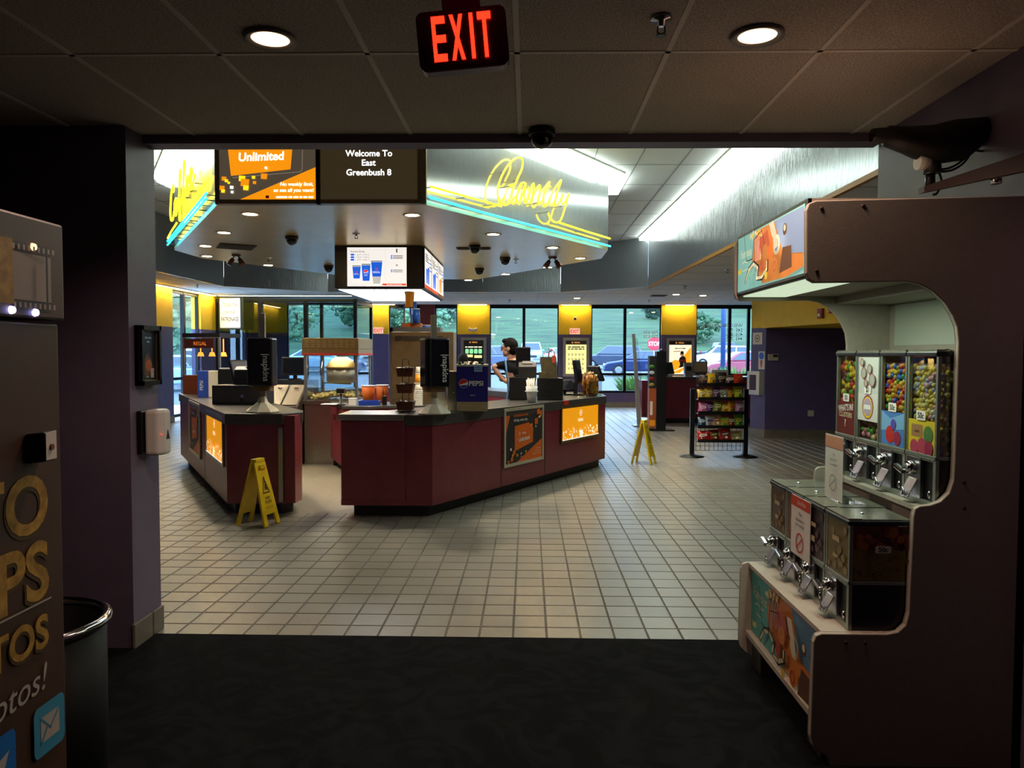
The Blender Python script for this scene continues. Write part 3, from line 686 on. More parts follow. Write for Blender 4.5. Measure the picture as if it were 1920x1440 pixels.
def menu_front(a):
    a.rect(0, 0, 1, 1, SW); a.line([(.645, .08), (.645, .99)], .006, SGR)
    a.text('Fountain Drinks', .06, .875, .04, SK, 'l', bold=.01)
    for k, t in enumerate(('L  $6.99   0-740 cal', 'M  $6.49   0-600 cal', 'S  $5.99   0-440 cal')):
        a.rect(.06, .79 - k * .065, .12, .835 - k * .065, SB); a.text(t, .14, .798 - k * .065, .032, SG, 'l')
    for (u, w_, h0, h1) in ((.16, .07, .2, .5), (.32, .075, .14, .54), (.5, .095, .25, .62)):
        a.poly([(u - w_ * .75, h0), (u + w_ * .75, h0), (u + w_, h1), (u - w_, h1)], SB); a.rect(u - w_ * 1.05, h1, u + w_ * 1.05, h1 + .02, SGR); a.rect(u - w_, h1 + .02, u + w_, h1 + .035, SK)
    a.poly([(.44, .06), (.56, .06), (.575, .25), (.425, .25)], SGR)
    a.ring(.16, .36, .025, .008, SP); a.text('REGAL', .16, .3, .03, SW); a.ring(.5, .44, .035, .01, SP); a.text('REGAL', .5, .34, .045, SW, bold=.01)
    a.circ(.32, .37, .06, SW); a.circ(.32, .37, .055, SP, a0=10, a1=200); a.circ(.32, .37, .055, SB, a0=215, a1=350); a.text('pepsi', .32, .27, .03, SW)
    a.rect(.84 - .012, .86, .84 + .012, .96, SG); a.circ(.84, .54, .02, SG)
    for v in (.77, .735, .7, .4, .36): a.rect(.74, v, .765, v + .025, SB); a.rect(.775, v + .003, .94, v + .02, SG)
    a.rect(.6, .02, 1, .065, SR); a.greek('FREE REFILLS ON ALL LARGE DRINKS', .8, .03, .022, SW, maxw=.34)
fz0, fz1 = mb_z0 + .045, ZL - .03
sx0, sx1 = atY(652, 500, mb_y0).x, atY(763, 500, mb_y0).x
sc = MB().box(sx0 - .015, mb_y0 - .03, fz0 - .01, sx1 + .015, mb_y0, fz1 + .01).build('screen_housing', BLACK, mbx, True)
a = Art((sx0, mb_y0 - .031, fz0), (sx1 - sx0, 0, 0), (0, 0, fz1 - fz0), .0008); menu_front(a); a.build('display', sc)
for k in range(3):
    y0 = mb_y0 + .05 + k * .8; y1 = y0 + .76
    sc = MB().box(mb_x1, y0 - .01, fz0 - .02, mb_x1 + .03, y1 + .01, fz1 + .02).build('screen_housing', BLACK, mbx, True)
    a = Art((mb_x1 + .031, y0, fz0), (0, y1 - y0, 0), (0, 0, fz1 - fz0), .0008); a.rect(0, 0, 1, 1, SW)
    a.rect(0, 0, 1, .08, SR if k < 2 else ORANGE)
    for j in range(4): a.rect(.08, .86 - j * .06, .45 + .1 * (j % 2), .89 - j * .06, SG); a.rect(.62, .8 - j * .1, .92, .83 - j * .1, SB if j % 2 else SG)
    for j in range(2): a.poly([(.15 + .22 * j, .12), (.3 + .22 * j, .12), (.34 + .22 * j, .5 + .06 * j), (.11 + .22 * j, .5 + .06 * j)], [SB, SB, emis('menu_orange', 'f09030', .8)][k])
    a.build('display', sc)

# ================================================================ SNACK COUNTERS
CT_Z = 1.04
def offset_in(poly, d):
    n = len(poly); out = []; ar = sum(poly[i][0] * poly[(i + 1) % n][1] - poly[(i + 1) % n][0] * poly[i][1] for i in range(n)); s = 1 if ar > 0 else -1
    for i in range(n):
        a, b, c = Vec(poly[i - 1]), Vec(poly[i]), Vec(poly[(i + 1) % n]); e1, e2 = (b - a).normalized(), (c - b).normalized()
        n1, n2 = Vec((-e1.y, e1.x)) * s, Vec((-e2.y, e2.x)) * s; q = (n1 + n2)
        q = q / max(.3, q.length_squared / 2); out.append(tuple(b + q * d))
    return out
PR = [(-1.86, 7.44), (-0.957, 7.44), (1.136, 10.97), (1.14, 11.95), (0.44, 11.95), (0.44, 11.25), (-1.55, 7.92), (-1.86, 7.92)]
PL = [(-3.06, 7.49), (-2.49, 7.49), (-2.36, 7.70), (-2.42, 7.92), (-4.61, 11.53), (-5.25, 11.14)]
def counter(label, P, zt=CT_Z):
    t = thing('snack_counter', label, 'counter', (sum(p[0] for p in P) / len(P), sum(p[1] for p in P) / len(P), 0))
    MB().ext(offset_in(P, .09), 0, .13).build('toe_kick', KICK, t, True)
    MB().ext(P, .12, zt - .11).build('body', BURG, t, True, bevel=.004)
    MB().ext(offset_in(P, -.015), zt - .11, zt).build('countertop', DARKTOP, t, True, bevel=.005)
    return t
ctr = counter('burgundy snack counter carrying the drink organizer and straws under the candy neon', PR)
ctl = counter('burgundy snack counter nearer the vestibule with wet floor sign at its end', PL)
MB().box(-1.87, 7.405, .14, -1.235, 7.44, CT_Z - .06).build('end_door', BURG, ctr, True, bevel=.006)
MB().box(-1.87, 7.40, .13, -1.22, 7.41, .19).build('door_rail', BURG, ctr, True)
MB().box(-1.9, 7.39, CT_Z - .055, -1.235, 7.95, CT_Z + .004).build('steel_top_plate', STEEL, ctr, True, bevel=.004)
MB().box(-2.52, 7.46, .14, -2.475, 7.5, CT_Z - .14).build('corner_guard', STEEL, ctl, True)
MB().box(-2.475, 7.49, .13, -2.36, 7.7, CT_Z - .02).build('end_return', BURG, ctl, True)
dR = (Vec((PR[2][0], PR[2][1], 0)) - Vec((PR[1][0], PR[1][1], 0))).normalized(); nR = Vec((dR.y, -dR.x, 0)); oR = Vec((PR[1][0], PR[1][1], 0))
dL = (Vec((PL[5][0], PL[5][1], 0)) - Vec((PL[0][0], PL[0][1], 0))).normalized(); nL = Vec((-dL.y, dL.x, 0)); oL = Vec((PL[0][0], PL[0][1], 0))
# panel seams on the long fronts
def seams(t, o, d, nrm, ss):
    for s in ss:
        p = o + d * s + nrm * .0005; MB().extp([p - d * .003 + Vec((0, 0, .125)), p + d * .003 + Vec((0, 0, .125)), p + d * .003 + Vec((0, 0, CT_Z - .115)), p - d * .003 + Vec((0, 0, CT_Z - .115))], nrm * .002).build('panel_seam', KICK, t, True)
seams(ctr, oR, dR, nR, (1.28, 2.3)); seams(ctl, oL, dL, nL, (1.62,))
FRAMEW = mat('pale_poster_frame', 'c9bda4', 0.35, .2)
def framed(name, label, cat, o, d, nrm, s0, s1, z0, z1, fn, flip, fw=.035, fm=FRAMEW, glow=False, th=.025):
    """a framed print on a counter front; flip when d runs towards the reader's left"""
    a, b = o + d * s0, o + d * s1
    t = thing(name, label, cat, tuple((a + b) / 2 + Vec((0, 0, z0))))
    def slab(u0, u1, v0, v1, k0, k1, nm, m):
        p = [a + d * u0 + Vec((0, 0, v0)), a + d * u1 + Vec((0, 0, v0)), a + d * u1 + Vec((0, 0, v1)), a + d * u0 + Vec((0, 0, v1))]
        MB().extp([q + nrm * k0 for q in p], nrm * (k1 - k0)).build(nm, m, t, True)
    Ls = s1 - s0
    slab(0, Ls, z0, z1, 0, th * .5, 'backing', BLACK)
    for (u0, u1, v0, v1) in ((0, Ls, z0, z0 + fw), (0, Ls, z1 - fw, z1), (0, fw, z0 + fw, z1 - fw), (Ls - fw, Ls, z0 + fw, z1 - fw)): slab(u0, u1, v0, v1, 0, th, 'frame_rail', fm)
    O = (b - d * fw if flip else a + d * fw) + Vec((0, 0, z0 + fw)) + nrm * (th * .5)
    art = Art(O, (d * -(Ls - 2 * fw) if flip else d * (Ls - 2 * fw)), (0, 0, z1 - z0 - 2 * fw), .0008); fn(art); art.build('print', t); return t
def unl_poster(a):
    a.rect(0, 0, 1, 1, DKPRINT); a.poly([(0, 1), (0, .52), (.15, 1)], ORANGE); a.poly([(.3, 0), (1, .38), (1, 0)], ORANGE)
    a.poly([(.24, .22), (.74, .34), (.75, .62), (.62, .74), (.24, .7)], ORANGE)
    a.text('Unlimited movies', .21, .88, .055, ORANGE, 'l', bold=.015, maxw=.55); a.text('All day, every day.', .21, .79, .05, WPRINT, 'l', bold=.012, maxw=.46)
    a.ring(.37, .545, .03, .01, WPRINT); a.text('REGAL', .44, .53, .035, WPRINT, 'l', bold=.01, maxw=.22); a.text('Unlimited', .49, .4, .075, WPRINT, bold=.02, rot=.06, maxw=.38)
    for k in range(3): a.text(('No weekly limit,', 'so see all you want!', 'Subscribe now in the app')[k], .96, .19 - k * .05, .022, WPRINT, 'r', maxw=.42)
    r = random.Random(3)
    for (u, v, q, m) in ((.88, .93, .06, ORANGE), (.95, .9, .05, ORANGE), (.82, .74, .07, ORANGE), (.9, .82, .025, WPRINT), (.94, .84, .03, ORANGE2), (.68, .68, .035, ORANGE2), (.8, .64, .02, WPRINT), (.12, .27, .03, WPRINT), (.2, .2, .05, ORANGE), (.16, .15, .03, ORANGE2), (.14, .08, .045, ORANGE), (.05, .04, .035, ORANGE), (.28, .14, .03, ORANGE2), (.38, .16, .02, WPRINT), (.51, .18, .025, ORANGE2), (.38, .1, .015, WPRINT)):
        a.poly([(u - q * .6, v - q), (u + q * .7, v - q * .7), (u + q * .6, v + q), (u - q * .7, v + q * .8)], m)
LB_O = emis('lightbox_amber', 'e0900c', .75); LB_W = emis('lightbox_white', 'f4ecd8', .8); LB_P = emis('lightbox_popcorn', 'e6cf92', .75); LB_P2 = emis('lightbox_popcorn_dark', 'c39a4a', .65)
def corn_box(a):
    a.rect(0, 0, 1, 1, LB_O); r = random.Random(5)
    a.ring(.5, .8, .1, .018, LB_W); a.circ(.5, .8, .035, LB_W); a.text('REGAL', .5, .53, .09, LB_W, bold=.02)
    for k in range(90):
        u, v = r.random(), r.random() * .3; v *= .75 + .5 * abs(math.sin(u * 7)); q = r.uniform(.02, .038)
        a.lay = 6 + k % 10; a.circ(min(max(u, .03), .97), v * .9 + .04, q, r.choice((LB_P, LB_P, LB_W, LB_P2)), False, n=7)
    a.rect(.46, .02, .54, .24, LB_W); a.rect(0, 0, 1, .03, LB_W)
framed('movie_poster', 'framed orange and black unlimited movies poster on the counter with straws', 'poster', oR, dR, nR, 1.31, 2.23, .335, 1.02, unl_poster, False)
framed('light_box', 'amber light box with popcorn print on the counter with straws', 'light box', oR, dR, nR, 2.70, 3.87, .475, .97, corn_box, False, fm=BRONZE, th=.02)
framed('light_box', 'amber light box with popcorn print above the wet floor sign counter end', 'light box', oL, dL, nL, .13, 1.36, .475, 1.0, corn_box, True, fm=ALU, th=.02)
framed('movie_poster', 'framed orange and black poster on the counter nearer the vestibule', 'poster', oL, dL, nL, 1.91, 2.98, .335, 1.02, unl_poster, True)
# rear counters close the ring
def simple_counter(label, P, zt=1.0): return counter(label, P, zt)
simple_counter('burgundy rear snack counter running behind the popcorn machine', [(-5.25, 12.3), (-4.6, 12.0), (-2.9, 14.6), (-1.3, 14.6), (0.45, 12.0), (1.1, 12.3), (-1.0, 15.3), (-3.2, 15.3)], .98)

# ---- inner island: cabinet, popcorn machine, drink machine
isl = thing('island_cabinet', 'burgundy island cabinet with white notices in the middle of the snack stand', 'cabinet', (-2.2, 10.6, 0))
PI_ = [(-2.92, 10.97), (-2.50, 10.05), (-2.15, 9.98), (-2.0, 10.2), (-0.75, 10.2), (-0.75, 10.99), (-2.9, 10.99)]
MB().ext(offset_in(PI_, .07), 0, .1).build('toe_kick', KICK, isl, True); MB().ext(PI_, .1, .9).build('body', BURG, isl, True, bevel=.004); MB().ext(offset_in(PI_, -.015), .9, .94).build('countertop', DARKTOP, isl, True, bevel=.004)
_p = Vec((PI_[1][0], PI_[1][1], 0)); _d = (Vec((PI_[0][0], PI_[0][1], 0)) - _p).normalized(); _n = Vec((-_d.y, _d.x, 0)) * (1 if Vec((-_d.y, _d.x, 0)).x < 0 else -1)
for s in (.62, .68):
    q = _p + _d * s; MB().extp([q + Vec((0, 0, .7)), q + _d * .02 + Vec((0, 0, .7)), q + _d * .02 + Vec((0, 0, .78)), q + Vec((0, 0, .78))], _n * .02).build('hook', CHROME, isl, True)
MB().box(-2.13, 9.99, .62, -2.06, 10.0, .69).build('notice', PAPER, isl, True)
PMX0, PMX1, PMY0, PMY1 = -3.33, -2.53, 11.02, 12.0
pm = thing('popcorn_machine', 'steel and glass popcorn machine with hanging kettle and red stripe', 'popcorn machine', ((PMX0 + PMX1) / 2, (PMY0 + PMY1) / 2, 0))
TANS = noisy('tan_steel', '9a7f50', '8e7448', 30, .35, .6)
MB().box(PMX0, PMY0, .0, PMX1, PMY1, .9).build('base_cabinet', STEEL, pm, True, bevel=.006)
MB().box(PMX0 - .02, PMY0 - .02, .9, PMX1 + .02, PMY1, .95).build('deck', STEEL, pm, True)
MB().box(PMX0 - .02, PMY0 - .02, 1.72, PMX1 + .02, PMY1, 1.88).build('hood', TANS, pm, True, bevel=.006)
lv = MB()
for k in range(9):
    for j in range(4): lv.box(PMX0 + .03 + k * .085, PMY0 - .026, 1.75 + j * .028, PMX0 + .085 + k * .085, PMY0 - .02, 1.758 + j * .028)
lv.build('louvre_grille', mat('louvre_tan', 'c6ab74', .4, .4), pm, True)
MB().box(PMX0 - .02, PMY0 - .02, 1.62, PMX1 + .02, PMY1, 1.72).build('canopy_band', TANS, pm, True)
MB().box(PMX0 - .022, PMY0 - .024, 1.63, PMX1 + .024, PMY1, 1.655).build('red_stripe', RED, pm, True)
for (x, y) in ((PMX0, PMY0), (PMX1 - .04, PMY0), (PMX0, PMY1 - .04), (PMX1 - .04, PMY1 - .04)): MB().box(x, y, .95, x + .04, y + .04, 1.62).build('corner_post', ALU, pm, True)
for q in ((PMX0 + .04, PMY0 + .015, PMX1 - .04, PMY0 + .02), (PMX1 - .02, PMY0 + .04, PMX1 - .015, PMY1 - .04), (PMX0 + .015, PMY0 + .04, PMX0 + .02, PMY1 - .04)): MB().box(q[0], q[1], .95, q[2], q[3], 1.62).build('glass_pane', CLEAR, pm, True)
kc = Vec(((PMX0 + PMX1) / 2 + .04, PMY0 + .5, 0))
kt = MB().lathe([(.0, 1.2), (.2, 1.2), (.23, 1.23), (.23, 1.42), (.0, 1.42)], kc, 28).build('kettle', mat('satin_kettle', 'c0bcb4', .38, .55), pm, True)
MB().lathe([(.235, 1.42), (.245, 1.43), (.235, 1.45), (.16, 1.55), (.07, 1.61), (0.02, 1.615)], kc, 28).build('kettle_lid', mat('brass_lid', 'b59a60', .5, .4), kt)
MB().tube([kc + Vec((-.3, 0, 1.62)), kc + Vec((-.32, 0, 1.35)), kc + Vec((-.28, 0, 1.2)), kc + Vec((.15, 0, 1.18))], .012).build('kettle_arm', CHROME, kt)
pc = MB(); r_ = random.Random(11)
for k in range(260):
    x, y = r_.uniform(PMX0 + .06, PMX1 - .06), r_.uniform(PMY0 + .05, PMY1 - .1); pc.sph((x, y, .96 + r_.random() * .05 + .05 * (1 - abs(x - kc.x) / .4)), r_.uniform(.018, .03), 6, 4)
pc.build('popcorn_heap', mat('popcorn_cream', 'e8d28a', .8), pm, True, kind='stuff')
lamp('warming_lamp', 'AREA', (kc.x, PMY0 + .4, 1.6), 1.8, (1, .86, .62), .4, parent=pm)
dm = thing('drink_machine', 'tall bronze back of a drink machine with slotted top vent', 'drink machine', (-1.5, 10.8, .94))
DMX0, DMX1 = fx(733, 10.5), fx(850, 10.5)
BRZ = noisy('bronze_panel', '7c6546', '715b3e', 8, .38, .5)
MB().box(DMX0, 10.5, .94, DMX1, 10.95, 1.96).build('cabinet', BRZ, dm, True, bevel=.01)
MB().box(DMX0 - .05, 10.62, .94, DMX0, 10.95, 2.02).box(DMX0 - .05, 10.62, 1.96, DMX1 - .2, 10.95, 2.03).build('silver_surround', ALU, dm, True)
for k in range(6): MB().box(DMX0 + .06 + k * .115, 10.492, 1.84, DMX0 + .16 + k * .115, 10.502, 1.9).build('vent_slot', mat('vent_slot_shade', '2c2216', .7), dm, True)  # dark boxes on the panel paint the shade inside the vent slots
MB().box(DMX0, 10.46, .94, DMX1, 10.5, 1.04).build('drip_ledge', BRZ, dm, True)

# cups standing on the drink machine and around
def cup(label, p, h, r, m, cat='cup', group=None, name='paper_cup', n=16, rim=WPRINT, inv=False):
    t = thing(name, label, cat, tuple(p), 0, group); k = (1.0, .74) if inv else (.74, 1.0)
    MB().lathe([(r * k[0], 0), (r * k[1], h), (r * k[1] * .94, h), (r * k[1] * .9, h * .92), (0, h * .9)], n=n).build('body', m, t)
    zz = 0.004 if inv else h
    MB().lathe([(r, zz - .008), (r * 1.06, zz - .004), (r * 1.06, zz + .004), (r, zz + .006)], n=n).build('rim', rim, t); return t
CUPB = mat('cup_blue', '1563d8', .4)
hold = thing('cup_rack', 'orange-based cup display rack on top of the drink machine', 'rack', (fx(772, 10.8), 10.8, 2.02))
MB().box(-.14, -.12, 0, .14, .12, .07).build('base', mat('rack_orange', 'b86a3a', .5), hold)
MB().box(-.04, -.122, .015, .04, -.12, .055).build('sticker', ORANGE, hold)
MB().box(-.12, -.02, .07, -.1, 0, .35).box(-.12, -.02, .33, -.02, 0, .35).box(-.02, -.02, .07, 0, 0, .28).box(.06, -.02, .07, .12, 0, .2).build('bracket', ALU, hold)
cup('orange popcorn cup upside down at the top of the cup rack', (fx(766, 10.8) + .02, 10.75, 2.32), .22, .075, ORANGE2, group=None, name='popcorn_cup', inv=False)
cup('blue soda cup standing behind another on the cup rack', (fx(774, 10.8), 10.78, 2.2), .2, .06, CUPB)
cup('blue soda cup standing lowest on the cup rack', (fx(781, 10.8), 10.68, 2.09), .2, .062, CUPB)
cup('small blue cup lying low beside the cup rack', (fx(800, 10.8), 10.75, 1.97), .09, .06, CUPB)
ORB = mat('popcorn_bucket_orange', 'ee7424', .5)
cup('orange popcorn bucket standing against the side glass of the popcorn machine', (fx(689, 10.88), 10.88, .941), .24, .1, ORB, 'bucket', None, 'popcorn_bucket')
cup('orange popcorn bucket standing against the drink machine surround', (fx(716, 10.88), 10.86, .941), .25, .095, ORB, 'bucket', None, 'popcorn_bucket')
for k in range(9):
    cup('white paper cup nested in the tall stack before the drink machine', (fx(784, 10.35), 10.32, .94 + k * .024), .1, .062, mat('cup_white', 'e6e0d0', .5), group='stacked white cups', inv=True, n=12)
cup('amber paper cup upside down on the white cup stack', (fx(784, 10.35), 10.32, 1.24), .13, .052, ORANGE2, inv=True)
cup('small white cup topping the amber cup of the stack', (fx(784, 10.35), 10.32, 1.371), .1, .04, mat('cup_white', 'e6e0d0', .5), inv=True)
# things lying on the island top
MB_ = thing('spill_tray', 'blue plastic tray lying on the island cabinet', 'tray', (fx(690, 10.25), 10.3, .94), .1)
MB().box(-.14, -.1, 0, .14, .1, .02).box(-.14, -.1, .02, -.125, .1, .06).box(.125, -.1, .02, .14, .1, .06).box(-.125, -.1, .02, .125, -.085, .06).box(-.125, .085, .02, .125, .1, .06).build('tray', mat('tray_blue', '1c3f9e', .4), MB_)
wt = thing('walkie_talkie', 'black two-way radio standing on the island cabinet', 'radio', (fx(719, 10.25), 10.27, .94))
MB().box(-.03, -.02, 0, .03, .02, .13).build('body', BLACK, wt, bevel=.008); MB().cyl((-.015, 0, .13), (-.02, 0, .25), .007, .005, 8).build('antenna', BLACK, wt)
sc_ = thing('order_scanner', 'small black scanner on a stubby stand on the island cabinet', 'scanner', (fx(637, 10.2), 10.2, .94))
MB().lathe([(.06, 0), (.06, .015), (.02, .03), (.018, .16), (0, .16)], n=14).build('stand', BLACK, sc_); MB().cbox((0, 0, .2), (.11, .08, .07)).build('head', BLACK, sc_, bevel=.01)
tag(MB().cbox((fx(622, 10.4), 10.4, .9435), (.3, .22, .005)).build('paper_sheet', PAPER), 'white paper sheet lying on the island cabinet corner', 'paper')
bx_ = thing('white_carton', 'small white carton beside the blue tray', 'box', (fx(660, 10.25), 10.25, .94)); MB().box(-.05, -.05, 0, .05, .05, .09).build('box', PAPER, bx_); MB().box(-.052, -.052, .085, .052, .052, .095).build('lid', PAPER, bx_)
# slanted steel hot-food cabinet
hc = thing('hot_food_cabinet', 'sloped stainless steel hot food cabinet behind the counter end', 'cabinet', (fx(535, 11.2), 11.3, 0))
Xa, Xb = fx(497, 10.9), fx(560, 10.9)
MB().extp([(Xa, 10.75, 0), (Xa, 11.6, 0), (Xa, 11.6, 1.16), (Xa, 11.2, 1.16), (Xa, 10.75, .88)], (Xb - Xa, 0, 0)).build('body', STEEL, hc, True, bevel=.008)
for k in (0, 1):
    u0 = Xa + .02 + k * (Xb - Xa) / 2; u1 = u0 + (Xb - Xa) / 2 - .03
    o = MB().extp([(u0, 10.76, .895), (u0, 11.19, 1.165), (u1, 11.19, 1.165), (u1, 10.76, .895)], (0, -.008, .013)).build('sliding_lid', STEEL, hc, True)
    MB().cyl(((u0 + u1) / 2 - .03, 11.1, 1.13), ((u0 + u1) / 2 + .03, 11.1, 1.13), .012, n=8).build('lid_handle', CHROME, o)
MB().box(Xa + .03, 10.74, .1, Xb - .03, 10.752, .8).build('front_door', STEEL, hc, True)

# ================================================================ THINGS ON THE SNACK COUNTERS
ZT = CT_Z + .004
for (lab, px_, py_, tall) in (('black napkin dispenser on a post above the wet floor sign counter', 485, 774, 1.02), ('black napkin dispenser on a post at the counter corner beside the wire baskets', 812, 777, 1.0)):
    p = atZ(px_, py_, ZT); p.y += .12
    t = thing('napkin_dispenser', lab, 'napkin dispenser', tuple(p), .0 if px_ < 600 else .5)
    MB().lathe([(.18, 0), (.175, .012), (.06, .1), (.035, .16), (0, .16)], n=8, smooth=False).build('base', CREAM, t, bevel=.006)
    MB().box(-.027, .0, .12, .027, .04, tall).build('post', mat('tan_post', 'a39780', .4), t, bevel=.003)
    b = MB().ext(rrect(-.13, -.12, .13, .11, .05), .27, .76).build('body', mat('gloss_black', '08070a', .25), t, bevel=.012)
    MB().ext(rrect(-.125, -.115, .125, .105, .05), .755, .768).build('lid', ALU, b)
    MB().ext(rrect(-.1, -.08, .1, .08, .04), .22, .275).build('napkin_outlet', mat('brown_outlet', '7a5a3a', .5), b)
    a = Art((.03 if px_ < 600 else .02, -.1215, .72), (0, 0, -.42), (.1, 0, 0), .0012); a.text('|napkins', .62, .2, .62, WPRINT, bold=.015, maxw=.66); a.build('lettering', b, False)

# three-tier wire basket tower
p = atZ(760, 773, ZT); p.y += .03
bt = thing('basket_tower', 'three-tier brown wicker basket tower of condiment packets', 'basket stand', tuple(p))
WICK = noisy('wicker_brown', '5a2c16', '7a4020', 60, .6, bump=.6, bscale=90)
MB().tube([(-.035, 0, .0), (-.035, 0, .5), (-.03, 0, .54), (0, 0, .56), (.03, 0, .54), (.035, 0, .5), (.035, 0, 0)], .004).tube([(-.1, -.05, .006), (.1, -.05, .006)], .005).tube([(-.1, .05, .006), (.1, .05, .006)], .005).build('wire_frame', BLACKM, bt)
pk = mat('packet_paper', 'd9cfc4', .7); rr = random.Random(2)
for z in (.02, .2, .37):
    b = MB().extp([(-.075, -.06, z), (.075, -.06, z), (.075, .06, z), (-.075, .06, z)], (0, 0, .004))
    for (x0, y0, x1, y1, X0_, Y0_, X1_, Y1_) in ((-.075, -.06, .075, -.06, -.09, -.075, .09, -.075), (.075, -.06, .075, .06, .09, -.075, .09, .075), (.075, .06, -.075, .06, .09, .075, -.09, .075), (-.075, .06, -.075, -.06, -.09, .075, -.09, -.075)):
        b.extp([(x0, y0, z), (x1, y1, z), (X1_, Y1_, z + .085), (X0_, Y0_, z + .085)], (0, 0, .006))
    bo = b.build('basket', WICK, bt); pm_ = MB()
    for k in range(16): pm_.cbox((rr.uniform(-.065, .065), rr.uniform(-.05, .05), z + .08 + rr.random() * .02), (.05, .03, .006), Mat.Rotation(rr.random() * 3, 3, 'Z') @ Mat.Rotation(rr.uniform(-.5, .5), 3, 'X'))
    pm_.build('packet_fill', pk, bo, kind='stuff')
# cola organizer
p = atZ(883, 772, ZT); p.y += .22
po = thing('drink_organizer', 'blue cola-branded lid and cup organizer box with divided top', 'organizer', tuple(p), .06)
MB().box(-.165, -.16, 0, .165, .2, .1).build('wood_base', noisy('maple_wood', 'b7a079', 'a8906a', 10, .5, stretch=(1, 1, 8)), po)
pb = MB().box(-.165, -.16, .1, .165, .2, .475).build('box', mat('cola_violet', '2a2482', .4), po)
MB().box(-.17, -.165, .475, .17, .2, .497).build('rim', CREAM, pb)
for k in range(5): MB().box(-.15 + k * .06, -.13, .49, -.12 + k * .06, .17, .52).build('divider', [BLACK, CREAM][k % 2], pb)
a = Art((-.165, -.162, .1), (.33, 0, 0), (0, 0, .375), .001); a.text('PEPSI', .62, .46, .13, WPRINT, bold=.03, maxw=.56); a.text('REGAL', .52, .17, .035, WPRINT, bold=.01)
a.circ(.22, .52, .13, WPRINT); a.circ(.22, .52, .12, mat('cola_red', 'd8302a', .45), a0=20, a1=200); a.circ(.22, .52, .12, mat('cola_navy', '1b2f9a', .45), a0=210, a1=340); a.build('print', pb, False)
nt_ = Art((.02, -.168, .42), (.085, 0, 0), (-.0, -.004, .075), .001); nt_.rect(0, 0, 1, 1, mat('pale_blue_tape', 'a9c3e8', .6)); nt_.line([(.1, .3), (.9, .35)], .1, BLUEP); nt_.line([(.1, .6), (.8, .65)], .1, BLUEP); nt_.build('taped_note', pb, False)
MB().box(-.26, -.15, 0, -.17, .2, .42).build('steel_side_frame', STEEL, po)
for z in (.06, .2): MB().sph((-.2, -.155, z), .008, 8, 6).build('bolt', CHROME, po)
MB().box(-.45, -.02, .05, -.28, .2, .3).build('napkin_tray', STEEL, po); MB().box(-.44, -.05, .12, -.29, .16, .2).build('napkin_wad', PAPER, po)
# helper on the long front: s along, k inward from the edge
def onR(s, k): q = oR + dR * s - nR * k; return Vec((q.x, q.y, ZT))
def onRp(px_, k):
    t_ = (px_ - 990) / FPX; P1 = oR - nR * k; return onR((t_ * P1.y - P1.x) / (dR.x - dR.y * t_), k)
def onL(s, k): q = oL + dL * s - nL * k; return Vec((q.x, q.y, ZT))
aR, aL = math.atan2(dR.y, dR.x), math.atan2(-dL.y, -dL.x)
p = onRp(997, .14)
sh = thing('straw_holder', 'white perforated cup crammed with wrapped straws', 'straw holder', tuple(p))
cupm = MB().lathe([(.052, 0), (.075, .2), (.07, .2), (.05, .01), (0, .01)], n=20); cupm.lathe([(.08, .13), (.084, .135), (.084, .145), (.072, .145)], n=20).build('cup', WHITE, sh)
hol = MB()
for j in range(8):
    for i in range(18): a_ = 2 * math.pi * i / 18; rad = .053 + .022 * (.02 + j * .014) / .2 + .0008; hol.cbox((rad * math.cos(a_), rad * math.sin(a_), .02 + j * .014), (.003, .006, .006), Mat.Rotation(a_, 3, 'Z'))
hol.build('perforation', mat('perforation_grey', '8d8a84', .6), sh, kind='stuff')
STR_ = mat('straw_paper', 'efe6dc', .7)
for k in range(26):
    a_, q = rr.random() * 6.28, rr.random() ** .5 * .045; q2 = q * 1.5
    MB().cyl((q * math.cos(a_), q * math.sin(a_), .015), (q2 * math.cos(a_ + .1), q2 * math.sin(a_ + .1), .27 + rr.random() * .04), .0045, n=6).build('straw', STR_, sh)
def monitor(label, p, rz, w_=.34, h_=.27, z=.22, tilt=.25, name='register_screen', face=BLACK, stand=True):
    t = thing(name, label, 'register', tuple(p), rz)
    if stand:
        MB().ext(rrect(-.1, -.08, .1, .08, .02), 0, .02).build('foot', BLACK, t); MB().cbox((0, .03, z / 2), (.06, .05, z)).build('neck', BLACK, t)
    rot = Mat.Rotation(-tilt, 3, 'X'); MB().cbox((0, 0, z + h_ * .4), (w_, .045, h_), rot).build('housing', BLACK, t, bevel=.012)
    c = Vec((0, 0, z + h_ * .4)); U = Vec((w_ * .88, 0, 0)); W_ = rot @ Vec((0, 0, h_ * .84)); n_ = U.cross(W_).normalized()
    a = Art(c + n_ * .0235 - U / 2 - W_ / 2, U, W_, .001); a.rect(0, 0, 1, 1, face); a.build('display', t, False); return t
DSC = mat('dark_screen', '15181c', .12)
bxk = thing('cash_drawer', 'black cash drawer box with cup slots behind the straw holder', 'cash drawer', tuple(onRp(1003, .42)), 0)
MB().box(-.34, -.16, 0, .02, .16, .3).build('case', BLACK, bxk, bevel=.006); MB().box(.03, -.16, 0, .37, .16, .29).build('second_case', BLACK, bxk, bevel=.006)
MB().cbox((.21, -.162, .15), (.05, .004, .03)).build('slot', mat('slot_black', '020202', .6), bxk); MB().cbox((.21, -.163, .04), (.03, .004, .02)).build('lock_plate', CHROME, bxk)
pr = thing('receipt_printer', 'dark receipt printer atop the black cash drawer', 'printer', tuple(onRp(1003, .42) + Vec((-.1, -.05, .3))), 0)
